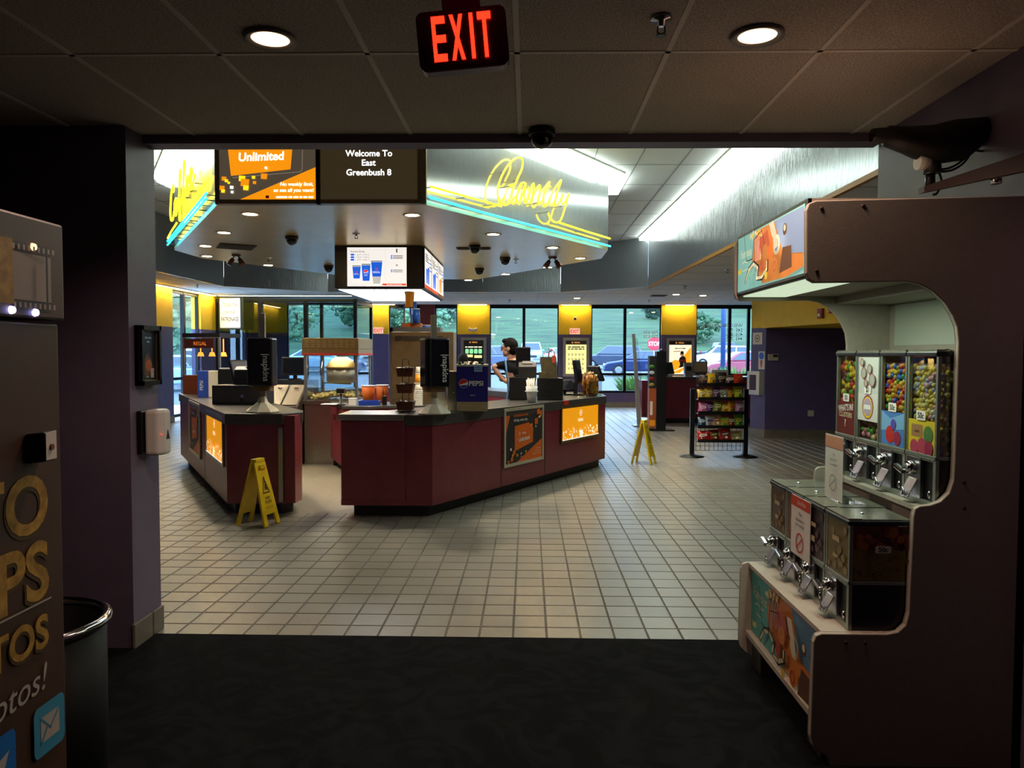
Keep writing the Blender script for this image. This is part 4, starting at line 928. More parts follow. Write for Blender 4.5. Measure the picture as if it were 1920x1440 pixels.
MB().extp([(-.12, -.1, 0), (-.12, .12, 0), (-.12, .12, .2), (-.12, -.02, .2), (-.12, -.1, .14)], (.24, 0, 0)).build('case', mat('printer_grey', '2b2724', .4), pr, bevel=.008); MB().cbox((0, -.03, .195), (.14, .06, .01), Mat.Rotation(.6, 3, 'X')).build('paper_lid', mat('lid_grey', '5a5650', .4), pr)
monitor('dark register screen seen from its back beside the standing cashier', onRp(1003, .42) + Vec((-.16, .1, .3)), 3.0, .2, .27, .16, .1, face=DSC, stand=True)
bg_ = thing('paper_bag', 'olive brown paper bag with red handle tag beside the registers', 'bag', tuple(onRp(1003, .42) + Vec((.2, .0, .29))), .1)
BAGM = noisy('kraft_paper', '6a5a38', '5d4f31', 20, .8, bump=.3, bscale=30)
MB().extp([(-.1, -.06, 0), (.1, -.06, 0), (.08, -.055, .28), (-.13, -.055, .28)], (0, .11, 0)).build('bag_body', BAGM, bg_); MB().tube([(-.02, 0, .28), (-.01, 0, .36), (.03, 0, .38), (.06, 0, .33), (.06, 0, .27)], .009).build('handle', mat('tag_red', 'e2573c', .5), bg_); MB().cbox((.045, -.062, .25), (.05, .006, .1)).build('tag', mat('tag_red', 'e2573c', .5), bg_)
crd = thing('tent_card', 'white tent card with red prohibition ring on the counter', 'sign', tuple(onRp(1049, .1)), .2)
MB().extp([(-.06, 0, 0), (.06, 0, 0), (.045, .02, .24), (-.06, .02, .26)], (0, .005, 0)).build('card', PAPER, crd)
a = Art((-.06, -.002, 0), (.12, 0, 0), (0, .02, .25), .001); a.ring(.5, .28, .12, .025, RED); a.line([(.36, .2), (.64, .36)], .03, RED); a.rect(.08, .8, .85, .97, ORANGE); a.greek('CARDS ONLY', .5, .62, .05, INK, maxw=.8); a.build('print', crd, False)
crb = tag(MB().cbox(onRp(1003, .42) + Vec((.1, -.12, .33)), (.1, .06, .08)).build('kraft_carton', BAGM, bevel=.003), 'small tan carton lying on the cash drawer by the bag', 'box')
monitor('tall black register terminal turned side-on near the snack twists', onRp(1083, .42), 1.25, .32, .36, .2, .15, face=DSC)
monitor('black register screen tilted back behind the snack twists', onRp(1117, .5), 2.1, .3, .26, .2, .45, face=DSC)
monitor('low dark register screen between bag and terminal', onRp(1058, .6), .3, .32, .2, .06, .8, face=DSC)
# clear bin of snack twists
bn = thing('acrylic_bin', 'clear acrylic bin holding brown snack twists at the counter end', 'bin', tuple(onRp(1107, .13)), aR)
for q in ((-.2, -.09, .2, -.086), (-.2, .086, .2, .09), (-.2, -.09, -.196, .09), (.196, -.09, .2, .09)): MB().box(q[0], q[1], 0, q[2], q[3], .22).build('side_pane', CLEAR, bn)
MB().box(-.2, -.09, 0, .2, .09, .005).build('floor_pane', CLEAR, bn)
TW = noisy('toffee_brown', '6b3316', 'c8873a', 30, .3, lo=.4, hi=.6)
for k in range(9):
    q = onRp(1107, .13) + dR * (-.15 + (k % 5) * .075 + .02 * (k // 5)) - nR * (-.03 + .07 * (k // 5)); t = thing('snack_twist', 'golden brown wrapped snack twist upright in the acrylic bin', 'snack', tuple(q + Vec((0, 0, .006))), k, 'snack twists in the bin')
    h = .27 + rr.random() * .05
    MB().tube([(0, 0, 0), (.004, 0, .03), (0, .006, .1), (.01, -.004, .18), (0, .004, h - .05), (.012, 0, h)], [.01, .02, .027, .03, .026, .008], 8).build('wrapper', TW, t)
    MB().tube([(.012, 0, h - .01), (.03, .01, h + .03)], [.006, .016], 6).build('twisted_end', mat('toffee_pale', 'c99a58', .35), t)
tag(MB().cbox(onR(2.84, -.01) + Vec((0, 0, -.035)), (.13, .02, .06), Mat.Rotation(aR, 3, 'Z')).build('price_tag', mat('red_tag', 'd03018', .5)), 'small red price tag on the counter edge above the light box', 'tag')
spl = thing('wipe_packet', 'crumpled pale pink wipe packet on the counter before the cash drawer', 'packet', tuple(onR(1.25, .3))); MB().sph((0, 0, .015), (.1, .06, .02), 12, 6).build('packet', mat('pale_pink', 'd9b8b4', .6), spl); MB().cbox((.04, 0, .034), (.05, .03, .006)).build('flap', PAPER, spl)

# on the other counter
cd = thing('cash_drawer', 'long black cash drawer box on the wet floor sign counter', 'cash drawer', tuple(onL(1.35, .4)), 0)
MB().box(-.31, -.15, 0, .31, .2, .23).build('case', BLACK, cd, bevel=.006); MB().box(-.28, -.153, .03, .27, -.15, .2).build('drawer_front', mat('soft_black', '141112', .5), cd); MB().cyl((.05, -.154, .1), (.05, -.162, .1), .02, n=12).build('lock', CHROME, cd)
p2 = onL(1.35, .42) + Vec((.07, .03, .23))
pr2 = thing('receipt_printer', 'dark wide receipt printer on the long cash drawer', 'printer', tuple(p2)); MB().extp([(-.17, -.1, 0), (-.17, .12, 0), (-.17, .12, .22), (-.17, -.02, .22), (-.17, -.1, .18)], (.3, 0, 0)).build('case', BLACK, pr2, bevel=.008); MB().cbox((.02, -.03, .222), (.14, .06, .006)).build('paper_slot', PAPER, pr2)
monitor('blue-grey register screen turned away beside the wide receipt printer', onL(1.65, .42) + Vec((-.02, .05, .14)), 1.0, .24, .3, .12, .35, face=mat('blue_grey_screen', '3c4258', .3))
monitor('black register screen seen edge-on beside the napkin post', onL(1.2, .5) + Vec((.16, .06, .23)), -1.3, .26, .34, .1, .15, face=DSC)
pb2 = thing('drink_organizer', 'narrow blue cola organizer box at the far end of the counter', 'organizer', tuple(onL(3.2, .2)), .3)
MB().box(-.06, -.15, 0, .08, .15, .36).build('box', mat('cola_blue_box', '24449c', .4), pb2); MB().box(.08, -.15, 0, .2, .15, .36).build('cream_side', CREAM, pb2); MB().box(.2, -.12, .03, .42, .15, .4).build('black_side', BLACK, pb2, bevel=.02)
a = Art((-.06, -.151, 0), (.14, 0, 0), (0, 0, .36), .001); a.text('PEPSI', .5, .45, .12, WPRINT, rot=1.57); a.build('print', pb2, False)
gc = thing('warmer_case', 'glass food warmer case with red sign band beside the register screens', 'food case', tuple(onL(3.95, .42)), -.25)
gx0, gx1 = -.32, .32
MB().box(gx0, -.25, .0, gx1, .25, .28).build('base', mat('rust_base', '6e3218', .4), gc); MB().box(gx0, -.25, .84, gx1, .25, .9).build('top', mat('dark_cap', '1d1a1c', .4), gc)
sg_ = MB().box(gx0 + .03, -.252, .68, gx1 - .1, -.245, .82).build('sign_band', mat('sign_brown', '4a1c12', .4), gc); a = Art((gx0 + .03, -.254, .68), (gx1 - gx0 - .13, 0, 0), (0, 0, .14), .001); a.text('REGAL', .55, .3, .38, emis('warmer_letters', 'c86a2a', .8)); a.build('lettering', sg_, False)
for x in (gx0, gx1 - .03): MB().box(x, -.25, .28, x + .03, -.22, .84).build('post', ALU, gc)
MB().box(gx0 + .03, -.245, .28, gx1 - .03, -.24, .68).build('glass_front', CLEAR, gc)
for k in range(3): MB().cyl((gx0 + .12 + k * .2, 0, .82), (gx0 + .12 + k * .2, 0, .6), .008, n=6).lathe([(.05, .56), (.03, .62), (0, .62)], (gx0 + .12 + k * .2, 0, 0), 12).build('heat_lamp', mat('heat_orange', 'e07828', .4, emit='ff8a30', es=.8), gc)
# back counter registers behind the popcorn machine
bc = thing('register_cabinet', 'dark base cabinet carrying a register behind the hot food cabinet', 'cabinet', (fx(555, 12.2), 12.25, 0)); MB().box(-.42, -.2, 0, .4, .12, 1.02).build('body', BURG, bc); MB().box(-.3, -.2, 1.02, .3, .12, 1.22).build('drawer_box', mat('dark_slate', '20222a', .45), bc)
monitor('wide dark register screen behind the popcorn machine', (fx(550, 12.2), 12.2, 1.22), .1, .42, .3, .1, .15, face=DSC)

# ================================================================ WET FLOOR SIGNS
YS = noisy('safety_yellow_plastic', 'e2c010', 'd6b40c', 12, .4)
def wet_sign(label, p, rz, h=.62, sp=.2, w_=.2, lean=0.0):
    t = thing('wet_floor_sign', label, 'floor sign', tuple(p), rz)
    th = .022
    for s in (-1, 1):
        # leaf in its own plane: a across, b up the leaf
        tilt = math.atan2(sp, h); Ll = math.hypot(sp, h)
        ax = Vec((1, 0, 0)); up = Vec((0, -s * math.sin(tilt), math.cos(tilt))); n_ = Vec((0, s * math.cos(tilt), math.sin(tilt)))
        base = Vec((0, s * sp, 0))
        pts = [(-w_ * .62, 0), (-w_ * .34, 0), (-w_ * .31, .11), (w_ * .31, .11), (w_ * .34, 0), (w_ * .62, 0), (w_ * .42, Ll - .03), (w_ * .36, Ll), (-w_ * .36, Ll), (-w_ * .42, Ll - .03)]
        lf = MB().extp([base + ax * a_ + up * b_ for a_, b_ in pts], n_ * th).build('leaf', YS, t, bevel=.004)
        O = base + ax * (s * w_ * .5) + n_ * (th + .001) + up * .0; a = Art(O, ax * (-s * w_), up * Ll, .0008)
        rd = mat('caution_ink', '7a3a10', .6)
        a.text('CAUTION', .5, .84, .05, mat('caution_red', 'b4431a', .6), bold=.02, maxw=.6); a.line([(.5, .74), (.26, .5), (.74, .5), (.5, .74)], .016, INK); a.line([(.46, .55), (.52, .63), (.56, .57), (.62, .54)], .02, INK); a.circ(.5, .66, .014, INK)
        a.text('WET', .5, .4, .04, INK, bold=.02, maxw=.4); a.text('FLOOR', .5, .34, .04, INK, bold=.02, maxw=.5); a.text('PISO MOJADO', .5, .26, .03, rd, maxw=.6); a.build('print', lf, False)
    MB().box(-w_ * .36, -.03, h - .015, w_ * .36, .03, h + .02).build('hinge_cap', YS, t, bevel=.006)
    MB().cbox((0, -.0, h - .06), (w_ * .3, .1, .035)).build('hand_hole', YS, t); return t
wet_sign('yellow folding wet floor sign standing at the burgundy counter end', (-2.60, 7.10, 0), math.radians(74), .62, .145, .2)
wet_sign('yellow folding wet floor sign on open tiles near the candy rack', (1.76, 11.32, 0), math.radians(63), .64, .14, .22)

# ================================================================ CANDY RACK
ry, rx = 12.1, 3.085
rk = thing('candy_rack', 'black wire candy rack between two round-based posts', 'display rack', (rx, ry, 0))
for s in (-1, 1):
    MB().box(s * .43 - .035, -.03, .02, s * .43 + .035, .03, 1.1).build('post', BLACKM, rk); MB().lathe([(.2, 0), (.2, .008), (.12, .03), (.04, .05), (0, .05)], (s * .43, 0, 0), 28).build('base_disc', BLACKM, rk)
g = MB()
for k in range(11): g.cyl((-.36 + k * .072, .02, .1), (-.36 + k * .072, .02, 1.3), .0035, n=5)
for k in range(17): g.cyl((-.37, .02, .1 + k * .075), (.37, .02, .1 + k * .075), .0035, n=5)
g.build('wire_grid', BLACKM, rk)
for k in range(5):
    z = .25 + k * .225; MB().box(-.37, -.16, z, .37, .02, z + .008).box(-.37, -.165, z, .37, -.158, z + .05).build('shelf_tray', BLACKM, rk)
def bag_of(label, p, w_, h_, c1, c2, c3, rz, group, seed):
    r2 = random.Random(seed); t = thing('candy_bag', label, 'candy bag', tuple(p), rz, group); n = 7; m_ = 9; vs = []; fs_ = []
    for s in (-1, 1):
        for j in range(m_):
            for i in range(n):
                u, v = i / (n - 1), j / (m_ - 1); e = max(0, math.sin(math.pi * u)) ** .5 * max(0, math.sin(math.pi * v)) ** .6
                vs.append(((u - .5) * w_ * (1 + .04 * math.sin(9 * v)), s * (.003 + .028 * e) + .004 * r2.uniform(-1, 1) * e, v * h_))
    for s in (0, 1):
        for j in range(m_ - 1):
            for i in range(n - 1):
                q = [s * n * m_ + j * n + i, s * n * m_ + j * n + i + 1, s * n * m_ + (j + 1) * n + i + 1, s * n * m_ + (j + 1) * n + i]; fs_.append(q if s == 0 else q[::-1])
    bd = MB().add(vs, fs_, 0, True).build('pouch', mat('foil_' + c1, c1, .28, .15), t)
    a = Art((-w_ * .38, -.034, h_ * .2), (w_ * .76, 0, 0), (0, 0, h_ * .6), .0015); a.poly([(.02, .5), (.3, .38), (.98, .55), (.9, .82), (.2, .86)], mat('foil_' + c2, c2, .35)); a.circ(.6, .2, .16, mat('foil_' + c3, c3, .35)); a.circ(.3, .18, .1, mat('foil_' + c2, c2, .35)); a.line([(.2, .62), (.8, .68)], .1, mat('foil_' + c3, c3, .35)); a.build('label', bd, False); return t
shelf_bags = [[('b81f1c', 'f0e8e0', '6a1010', 'red'), ('a82418', '4a8030', 'e8d8a0', 'red and green'), ('c02a24', '4d4d55', 'f0e0d0', 'red and grey'), ('d9c48a', '5a7a30', 'f4ecd0', 'cream')],
              [('24466e', 'b8c8d8', '101c30', 'navy'), ('d8d4cc', '2a5c8c', 'b84a28', 'white'), ('c9b080', 'b03020', 'e8e0c0', 'tan and red'), ('9cc030', 'e0a020', '3c6a18', 'lime'), ('c42c26', 'f0e4e0', '701410', 'red'), ('58a030', 'd8c838', '205010', 'green')],
              [('d06a98', 'f0d0e0', 'a03060', 'pink'), ('5a3a70', 'b8a0c8', '2a1838', 'purple'), ('8a8a40', 'd8d090', '404818', 'olive'), ('d8a018', 'f0d870', '8a4a10', 'amber'), ('e8b020', 'e05a20', '2a4a80', 'yellow and orange'), ('c890b8', 'f0e0ec', '704878', 'lilac')],
              [('c8a838', 'f0e0a0', '6a4a10', 'gold'), ('d8b42c', 'f4e8b0', 'b06010', 'bright gold'), ('6a4a70', 'c8b0c8', '30203a', 'plum'), ('b8bca0', '2a3a28', 'f0f0e0', 'pale card'), ('d08a1c', 'f0c060', '7a3a08', 'caramel'), ('b8cc28', 'f0e070', '507818', 'yellow-green')],
              [('3a2420', '8a6a50', '1c100c', 'dark brown'), ('e0a818', 'f0d060', '6a3808', 'mustard'), ('2c2222', 'b0a090', '50302a', 'black'), ('4a3a34', 'e0d8d0', '2a1c18', 'brown and white'), ('d83818', 'f07838', '8a1808', 'orange-red')]]
sname = ['bottom shelf', 'second lowest shelf', 'middle shelf', 'second highest shelf', 'top shelf']
for k, row in enumerate(shelf_bags):
    n = len(row)
    for i, (c1, c2, c3, nm) in enumerate(row):
        w_ = .7 / n * 1.05; x = rx - .35 + (i + .5) * .7 / n
        o = bag_of('%s candy bag on the rack\'s %s' % (nm, sname[k]), (x, ry - .10, .26 + k * .225), min(w_ * 1.12, .175), .17 + .02 * ((i * 7) % 3), c1, c2, c3, .22 * ((i * 5 % 3) - 1) + .05 * (k - 2), 'candy bags on the rack', k * 10 + i); o.rotation_euler[0] = -.12 - .1 * ((i + k) % 2); o.rotation_euler[1] = .09 * ((i * 3 + k) % 3 - 1)

# ================================================================ TICKET COUNTER AND FAR THINGS
tc = thing('ticket_counter', 'dark burgundy ticket counter before the far windows', 'counter', (4.0, 18.3, 0))
TX0, TX1 = fx(1225, 18), fx(1410, 18)
MB().box(TX0 + .05, 18.06, 0, TX1, 18.75, .12).build('toe_kick', KICK, tc, True); MB().box(TX0, 18.0, .12, TX1 + .4, 18.8, 1.06).build('body', BURG, tc, True); MB().box(TX0 - .25, 18.2, .12, TX0, 18.8, 1.02).build('side_wing', BURG, tc, True)
MB().box(TX0 - .03, 17.96, 1.06, TX1 + .4, 18.85, 1.12).build('countertop', DARKTOP, tc, True)
monitor('black ticket register screen near the silver poster frame', (fx(1252, 18.2), 18.3, 1.12), .6, .36, .3, .08, .3, face=DSC)
monitor('tan-faced ticket register screen tilted toward the lobby', (fx(1313, 18.2), 18.35, 1.12), -.2, .36, .3, .1, .35, face=mat('tan_screen', '8a7560', .3))
cdr = thing('card_reader', 'pale grey card reader standing on the ticket counter', 'card reader', (fx(1291, 18.2), 18.2, 1.12), .2); MB().extp([(-.1, 0, 0), (-.1, .1, 0), (-.1, .14, .32), (-.1, .1, .34)], (.2, 0, 0)).build('body', ALU, cdr); MB().cbox((0, .03, .2), (.12, .01, .1), Mat.Rotation(-.25, 3, 'X')).build('screen', DSC, cdr)
nb = thing('name_plate', 'white notice board lying low on the ticket counter by the window', 'sign', (fx(1350, 18.3), 18.4, 1.12)); MB().box(-.2, 0, 0, .2, .02, .16).build('board', PAPER, nb); a = Art((-.2, -.002, 0), (.4, 0, 0), (0, 0, .16), .001); a.line([(.1, .3), (.4, .5), (.7, .4)], .06, BLUEP); a.rect(.75, .2, .9, .5, INK); a.build('print', nb, False)
# slim snack tower with black column
st = thing('snack_tower', 'tall black display column with an orange snack panel side', 'display rack', (fx(1236, 16.3), 16.3, 0))
MB().box(-.09, -.12, 0.03, .12, .15, 1.72).build('column', BLACK, st); MB().box(-.25, -.2, 0, .3, .25, .03).build('foot', BLACK, st); MB().lathe([(.05, 1.72), (.02, 1.78), (0, 1.79)], (.03, 0, 0), 12).build('finial', CHROME, st)
MB().box(-.24, -.1, .06, -.09, .12, .92).build('lower_panel', mat('orange_brown_panel', 'a8522a', .5), st); MB().box(-.24, -.1, .92, -.09, .12, 1.62).build('upper_panel', DKPRINT, st)
for k in range(4): MB().sph((-.19, -.11, 1.0 + k * .13), (.06, .02, .04), 10, 6).build('snack_pouch', [mat('foil_c8a838'), mat('foil_b81f1c'), WPRINT, mat('foil_58a030')][k % 4], st)
a = Art((-.24, -.102, .06), (.15, 0, 0), (0, 0, .86), .001); a.greek('POPCORN', .5, .5, .09, WPRINT, rot=1.57, maxw=3); a.rect(.1, .05, .9, .2, ORANGE2); a.build('print', st, False)
# leaning clear barrier on a silver post
lb = thing('floor_banner_stand', 'leaning silver pole stand with clear panel on a flat foot', 'stand', (fx(1200, 17.2), 17.2, 0))
b0, b1 = Vec((fx(1199, 17.2), 17.2, .03)), Vec((fx(1186, 17.2), 17.15, 2.12))
MB().extp([b0 + Vec((-.05, 0, 0)), b0 + Vec((.05, 0, 0)), b1 + Vec((.035, 0, 0)), b1 + Vec((-.035, 0, 0))], (0, .04, 0)).build('pole', mat('satin_silver', 'b8b4ae', .35, .6), lb, True); MB().box(b0.x - .15, 17.0, 0, b0.x + .22, 17.4, .03).build('foot', ALU, lb, True)
MB().extp([b0 + Vec((.05, .02, .2)), b0 + Vec((.16, .02, .2)), b1 + Vec((.1, .02, -.1)), b1 + Vec((.035, .02, -.1))], (0, .006, 0)).build('clear_panel', CLEAR, lb, True)
# poster cases on the far columns
def poster_case(label, px0, px1, fn):
    x0, x1 = fx(px0), fx(px1); z0, z1 = .95, 2.17; t = thing('poster_case', label, 'poster case', ((x0 + x1) / 2, YF, z0)); fw = .09
    MB().box(x0, YF - .05, z0, x1, YF, z1).build('box', BLACK, t, True)
    for q in ((x0, z0, x1, z0 + fw), (x0, z1 - fw, x1, z1), (x0, z0 + fw, x0 + fw, z1 - fw), (x1 - fw, z0 + fw, x1, z1 - fw)): MB().box(q[0], YF - .075, q[1], q[2], YF - .04, q[3]).build('frame_rail', mat('silver_case', '9c9894', .4, .4), t, True)
    a = Art((x0 + fw, YF - .052, z0 + fw), (x1 - x0 - 2 * fw, 0, 0), (0, 0, z1 - z0 - 2 * fw), .001); fn(a); a.rect(0, .88, 1, 1, mat('case_header', '1c1210', .4)); a.ring(.32, .94, .025, .01, OGL); a.text('REGAL', .42, .922, .04, OGL, 'l', bold=.02); a.build('print', t); return t
OGL = emis('header_orange', 'f09a48', .9); CYEL = emis('case_yellow', 'f2ea9c', .9); CBLK = emis('case_black', '14160f', .3); CGRN = emis('case_green', '8fe0a0', .9); CCRM = emis('case_cream', 'f6ecd0', .9); CORG = emis('case_orange', 'f2a21c', .9)
def pc_people(a):
    a.rect(0, 0, 1, 1, CBLK); a.greek('Get rewards every visit', .5, .78, .05, CCRM, bold=.01, maxw=.85)
    for k in range(4): a.poly([(p_[0], p_[1]) for p_ in rrect(.08 + k * .22, .6, .26 + k * .22, .74, .04)], CGRN)
    a.rect(.1, .49, .46, .57, CYEL); a.rect(.54, .47, .92, .55, CYEL)
    for (u, c) in ((.32, CORG), (.62, CGRN)):
        a.circ(u, .1, .2, c); a.circ(u, .3, .13, INK); a.circ(u - .02, .29, .08, mat('face_print', 'd8a888', .6, emit='d8a888', es=.5))
def pc_doc(a):
    a.rect(0, 0, 1, 1, CYEL); a.greek('Your refreshment here', .5, .79, .045, INK, maxw=.8); a.greek('and the show goes on', .5, .73, .045, INK, maxw=.85)
    for j in range(4):
        for i in range(5): a.line([(.12 + i * .17, .62 - j * .14), (.14 + i * .17, .55 - j * .14), (.2 + i * .17, .6 - j * .14)], .012, DKPRINT)
def pc_orange(a):
    a.rect(0, 0, 1, 1, CCRM); a.greek('LINE UP TO WATCH', .5, .76, .035, DKPRINT, maxw=.6)
    a.line([(.2, .68), (.5, .685)], .02, ORANGE2); a.poly([(.12, .1), (.98, .82), (.98, .35), (.5, .04), (.12, .02)], CORG)
    a.poly([(.35, .2), (.8, .2), (.74, .5), (.62, .56), (.48, .5)], DKPRINT); a.circ(.58, .6, .06, mat('face_print2', '7a5238', .6, emit='7a5238', es=.5)); a.circ(.58, .645, .05, INK); a.rect(.44, .38, .72, .44, RED); a.circ(.3, .3, .13, CORG); a.line([(.1, .06), (.95, .3)], .03, CCRM)
poster_case('silver poster case with dark green rewards ad on the column behind the cola box', 864, 912, pc_people)
poster_case('silver poster case with pale yellow notice under the far exit sign', 1055, 1104, pc_doc)
poster_case('silver poster case with orange sports ad on the ticket counter column', 1247, 1299, pc_orange)
def exit_small(label, px_, Y, z, m=.34):
    t = thing('exit_sign', label, 'exit sign', (fx(px_, Y), Y - .03, z)); MB().box(-m / 2, -.02, -.1, m / 2, .03, .1).build('housing', WHITE, t); a = Art((-m / 2, -.021, -.1), (m, 0, 0), (0, 0, .2), .001); a.rect(.05, .06, .95, .94, emis('exit_pale', 'ffb8a0', .9)); a.text('EXIT', .5, .22, .55, emis('exit_red', 'f0281c', 1.6), bold=.03, maxw=.8); a.build('face', t, False)
exit_small('small red exit sign above the pale yellow notice case', 1077, YF, 2.37); exit_small('small red exit sign on the yellow column beside the vestibule glass', 709, YF, 2.38)
el = thing('emergency_light', 'white twin-beam emergency light on the yellow column', 'light', (fx(887, YF), YF - .06, 2.4)); MB().cbox((0, 0, 0), (.2, .08, .08)).build('body', WHITE, el, bevel=.02)
for s in (-1, 1): MB().sph((s * .1, -.05, .03), .045, 10, 8).build('lamp_head', WHITE, el)
sc2 = thing('security_camera', 'small white security camera above the far exit sign', 'camera', (fx(1078, YF), YF - .08, 2.78)); MB().cyl((0, .08, .03), (0, 0, 0), .02, n=8).build('arm', WHITE, sc2); MB().cyl((0, .02, 0), (-.02, -.08, -.03), .045, n=12).build('body', WHITE, sc2); MB().cyl((-.02, -.08, -.03), (-.021, -.085, -.031), .03, n=12).build('lens', BLACK, sc2)
# thank you sign
ts = thing('thank_you_sign', 'backlit white sign reading Thank You For Your Patronage', 'sign', (fx(431, 19.8), 19.8, 2.3), -.35)
MB().ext(rrect(-.36, -.06, .36, .06, .03), 0, .84).build('case', mat('sign_grey', '5e6058', .5), ts)
a = Art((-.34, -.062, .03), (.68, 0, 0), (0, 0, .78), .001); a.poly(rrect(0, 0, 1, 1, .04), emis('sign_white_glow', 'e8f0dc', .45)); BR = mat('sign_brown_ink', '5a3324', .6); a.text('Thank You', .5, .72, .13, mat('sign_gold_ink', '8a6a3a', .6), maxw=.74, shear=.2); a.text('FOR YOUR', .5, .47, .105, BR, maxw=.5); a.text('PATRONAGE', .5, .22, .14, BR, bold=.012, maxw=.84); a.build('face', ts, False)
# mirrored lettering on the window seen from inside
a = Art((fx(1303), YW - .02, 1.6), (7.9 - fx(1303), 0, 0), (0, 0, 1.5), .001); k_ = mat('window_lettering', 'eef4f2', .5)
def wl(t, px_, py_, h, al): q = atY(px_, py_, YW - .02); a.text(t, (q.x - fx(1303)) / (7.9 - fx(1303)), (q.z - 1.6) / 1.5, h / 1.5, k_, al, flip=True, bold=.01)
for (t, px_, py_) in (('WELCOME BACK TO REGAL', 1392, 613), ('345  715', 1392, 622), ('415  815', 1392, 630), ('445  745', 1392, 638)): wl(t, px_, py_, .1, 'l')
a.build('window_lettering', win_tix, True)
a = Art((fx(1171), YW - .02, 1.6), (fx(1238) - fx(1171), 0, 0), (0, 0, 1.5), .001)
for (t, px_, py_) in (('700 600', 1234, 626), ('720 830', 1234, 634)):
    q = atY(px_, py_, YW - .02); a.text(t, (q.x - fx(1171)) / (fx(1238) - fx(1171)), (q.z - 1.6) / 1.5, .1 / 1.5, k_, 'l', flip=True, bold=.01)
a.build('window_lettering', win_mid, True)
# partition fittings
pn = Vec((4.55 - 4.72, 15.35 - 14.95, 0)).normalized(); pq = Vec((4.72, 14.95, 0)); pnn = Vec((-pn.y, pn.x, 0))
if pnn.x > 0: pnn = -pnn
def on_part(name, label, cat, s0, s1, z0, z1, th, m, extra=None):
    t = thing(name, label, cat, tuple(pq + pn * (s0 + s1) / 2 + Vec((0, 0, z0))))
    MB().extp([pq + pn * s0 + Vec((0, 0, z0)), pq + pn * s1 + Vec((0, 0, z0)), pq + pn * s1 + Vec((0, 0, z1)), pq + pn * s0 + Vec((0, 0, z1))], pnn * th).build('panel', m, t, True)
    a = Art(pq + pn * s1 + Vec((0, 0, z0)) + pnn * (th + .001), pn * (s0 - s1), (0, 0, z1 - z0), .001)
    if extra: extra(a); a.build('print', t)
    return t
on_part('defibrillator_cabinet', 'white wall cabinet with dark window on the grey partition end', 'cabinet', .04, .4, .85, 1.32, .12, WHITE, lambda a: a.rect(.2, .2, .75, .85, mat('aed_window', '4a1a18', .2)))
on_part('wall_notice', 'white notice with shield print above the white wall cabinet', 'notice', .02, .2, 1.36, 1.72, .01, PAPER, lambda a: (a.circ(.5, .75, .2, BLUEP), a.poly([(.3, .5), (.7, .5), (.6, .15), (.5, .05), (.4, .15)], RED)))
on_part('wall_notice', 'tan square notice with round mark on the partition corner', 'notice', .1, .38, 1.86, 2.1, .01, CREAM, lambda a: (a.ring(.5, .5, .3, .07, BROWNP), a.circ(.5, .5, .1, BROWNP)))
tm = thing('thermostat', 'beige thermostat panel on the purple partition', 'thermostat', tuple(atY(1449, 670, 14.95))); MB().cbox((0, -.015, 0), (.2, .03, .13)).build('case', CREAM, tm, bevel=.005); MB().cbox((.04, -.032, .03), (.09, .004, .04)).build('display', DSC, tm)
ol = thing('wall_outlet', 'beige wall outlet plate low on the purple partition', 'outlet', tuple(atY(1520, 775, 14.95))); MB().cbox((0, -.005, 0), (.12, .01, .12)).build('plate', CREAM, ol)
for s in (-1, 1): MB().cbox((s * .025, -.011, 0), (.03, .004, .07)).build('socket', WHITE, ol)
bd_ = Vec((5.1 - 4.62, 12.6 - 14.94, 0)).normalized(); bn_ = Vec((bd_.y, -bd_.x, 0)); bn_ = bn_ if bn_.x < 0 else -bn_
for (lab, px_, py_, sz, nm) in (('red fire strobe box on the yellow bulkhead', 1541, 588, .17, 'fire_strobe'), ('small red alarm horn beside the fire strobe on the bulkhead', 1559, 583, .08, 'fire_horn')):
    q = atP(px_, py_, Vec((4.62, 14.94, 0)), bn_); t = thing(nm, lab, 'fire alarm', tuple(q)); rm = Mat.Rotation(math.atan2(bd_.y, bd_.x), 3, 'Z'); MB().cbox(bn_ * .02, (sz * .8, .05, sz), rm).build('box', mat('alarm_red', '9c2418', .4), t); MB().cbox(bn_ * .05 + Vec((0, 0, -sz * .15)), (sz * .4, .02, sz * .3), rm).build('lens', WHITE, t)
# wall-washer lights over the mustard columns
for (xc_, lab) in ((fx(887), 'behind the cola box'), (fx(1077), 'with the far exit sign'), (fx(1270), 'beside the ticket counter'), (fx(715), 'beside the vestibule')):
    t = thing('wall_washer', 'slim ceiling strip washing the mustard column ' + lab, 'ceiling light', (xc_, YF - .12, ZL)); MB().box(-.45, -.06, -.015, .45, .02, 0).build('housing', TRIMW, t); MB().box(-.43, -.05, -.018, .43, .01, -.014).build('lens', emis('washer_glow', 'ffe0a0', 14), t)
t = thing('wall_washer', 'slim ceiling strip washing the mustard wall by the side window', 'ceiling light', (XL + .1, 17.5, ZL)); MB().box(-.06, -2.4, -.015, .02, 2.4, 0).build('housing', TRIMW, t); MB().box(-.05, -2.38, -.018, .01, 2.38, -.014).build('lens', emis('washer_glow', 'ffe0a0', 14), t)
t = thing('wall_washer', 'slim ceiling strip running above the vestibule glass', 'ceiling light', (-6.5, 19.9, ZL)); MB().box(-1.8, -.06, -.015, 1.8, .02, 0).build('housing', TRIMW, t); MB().box(-1.78, -.05, -.018, 1.78, .01, -.014).build('lens', emis('washer_glow2', 'f4f0a0', 8), t)

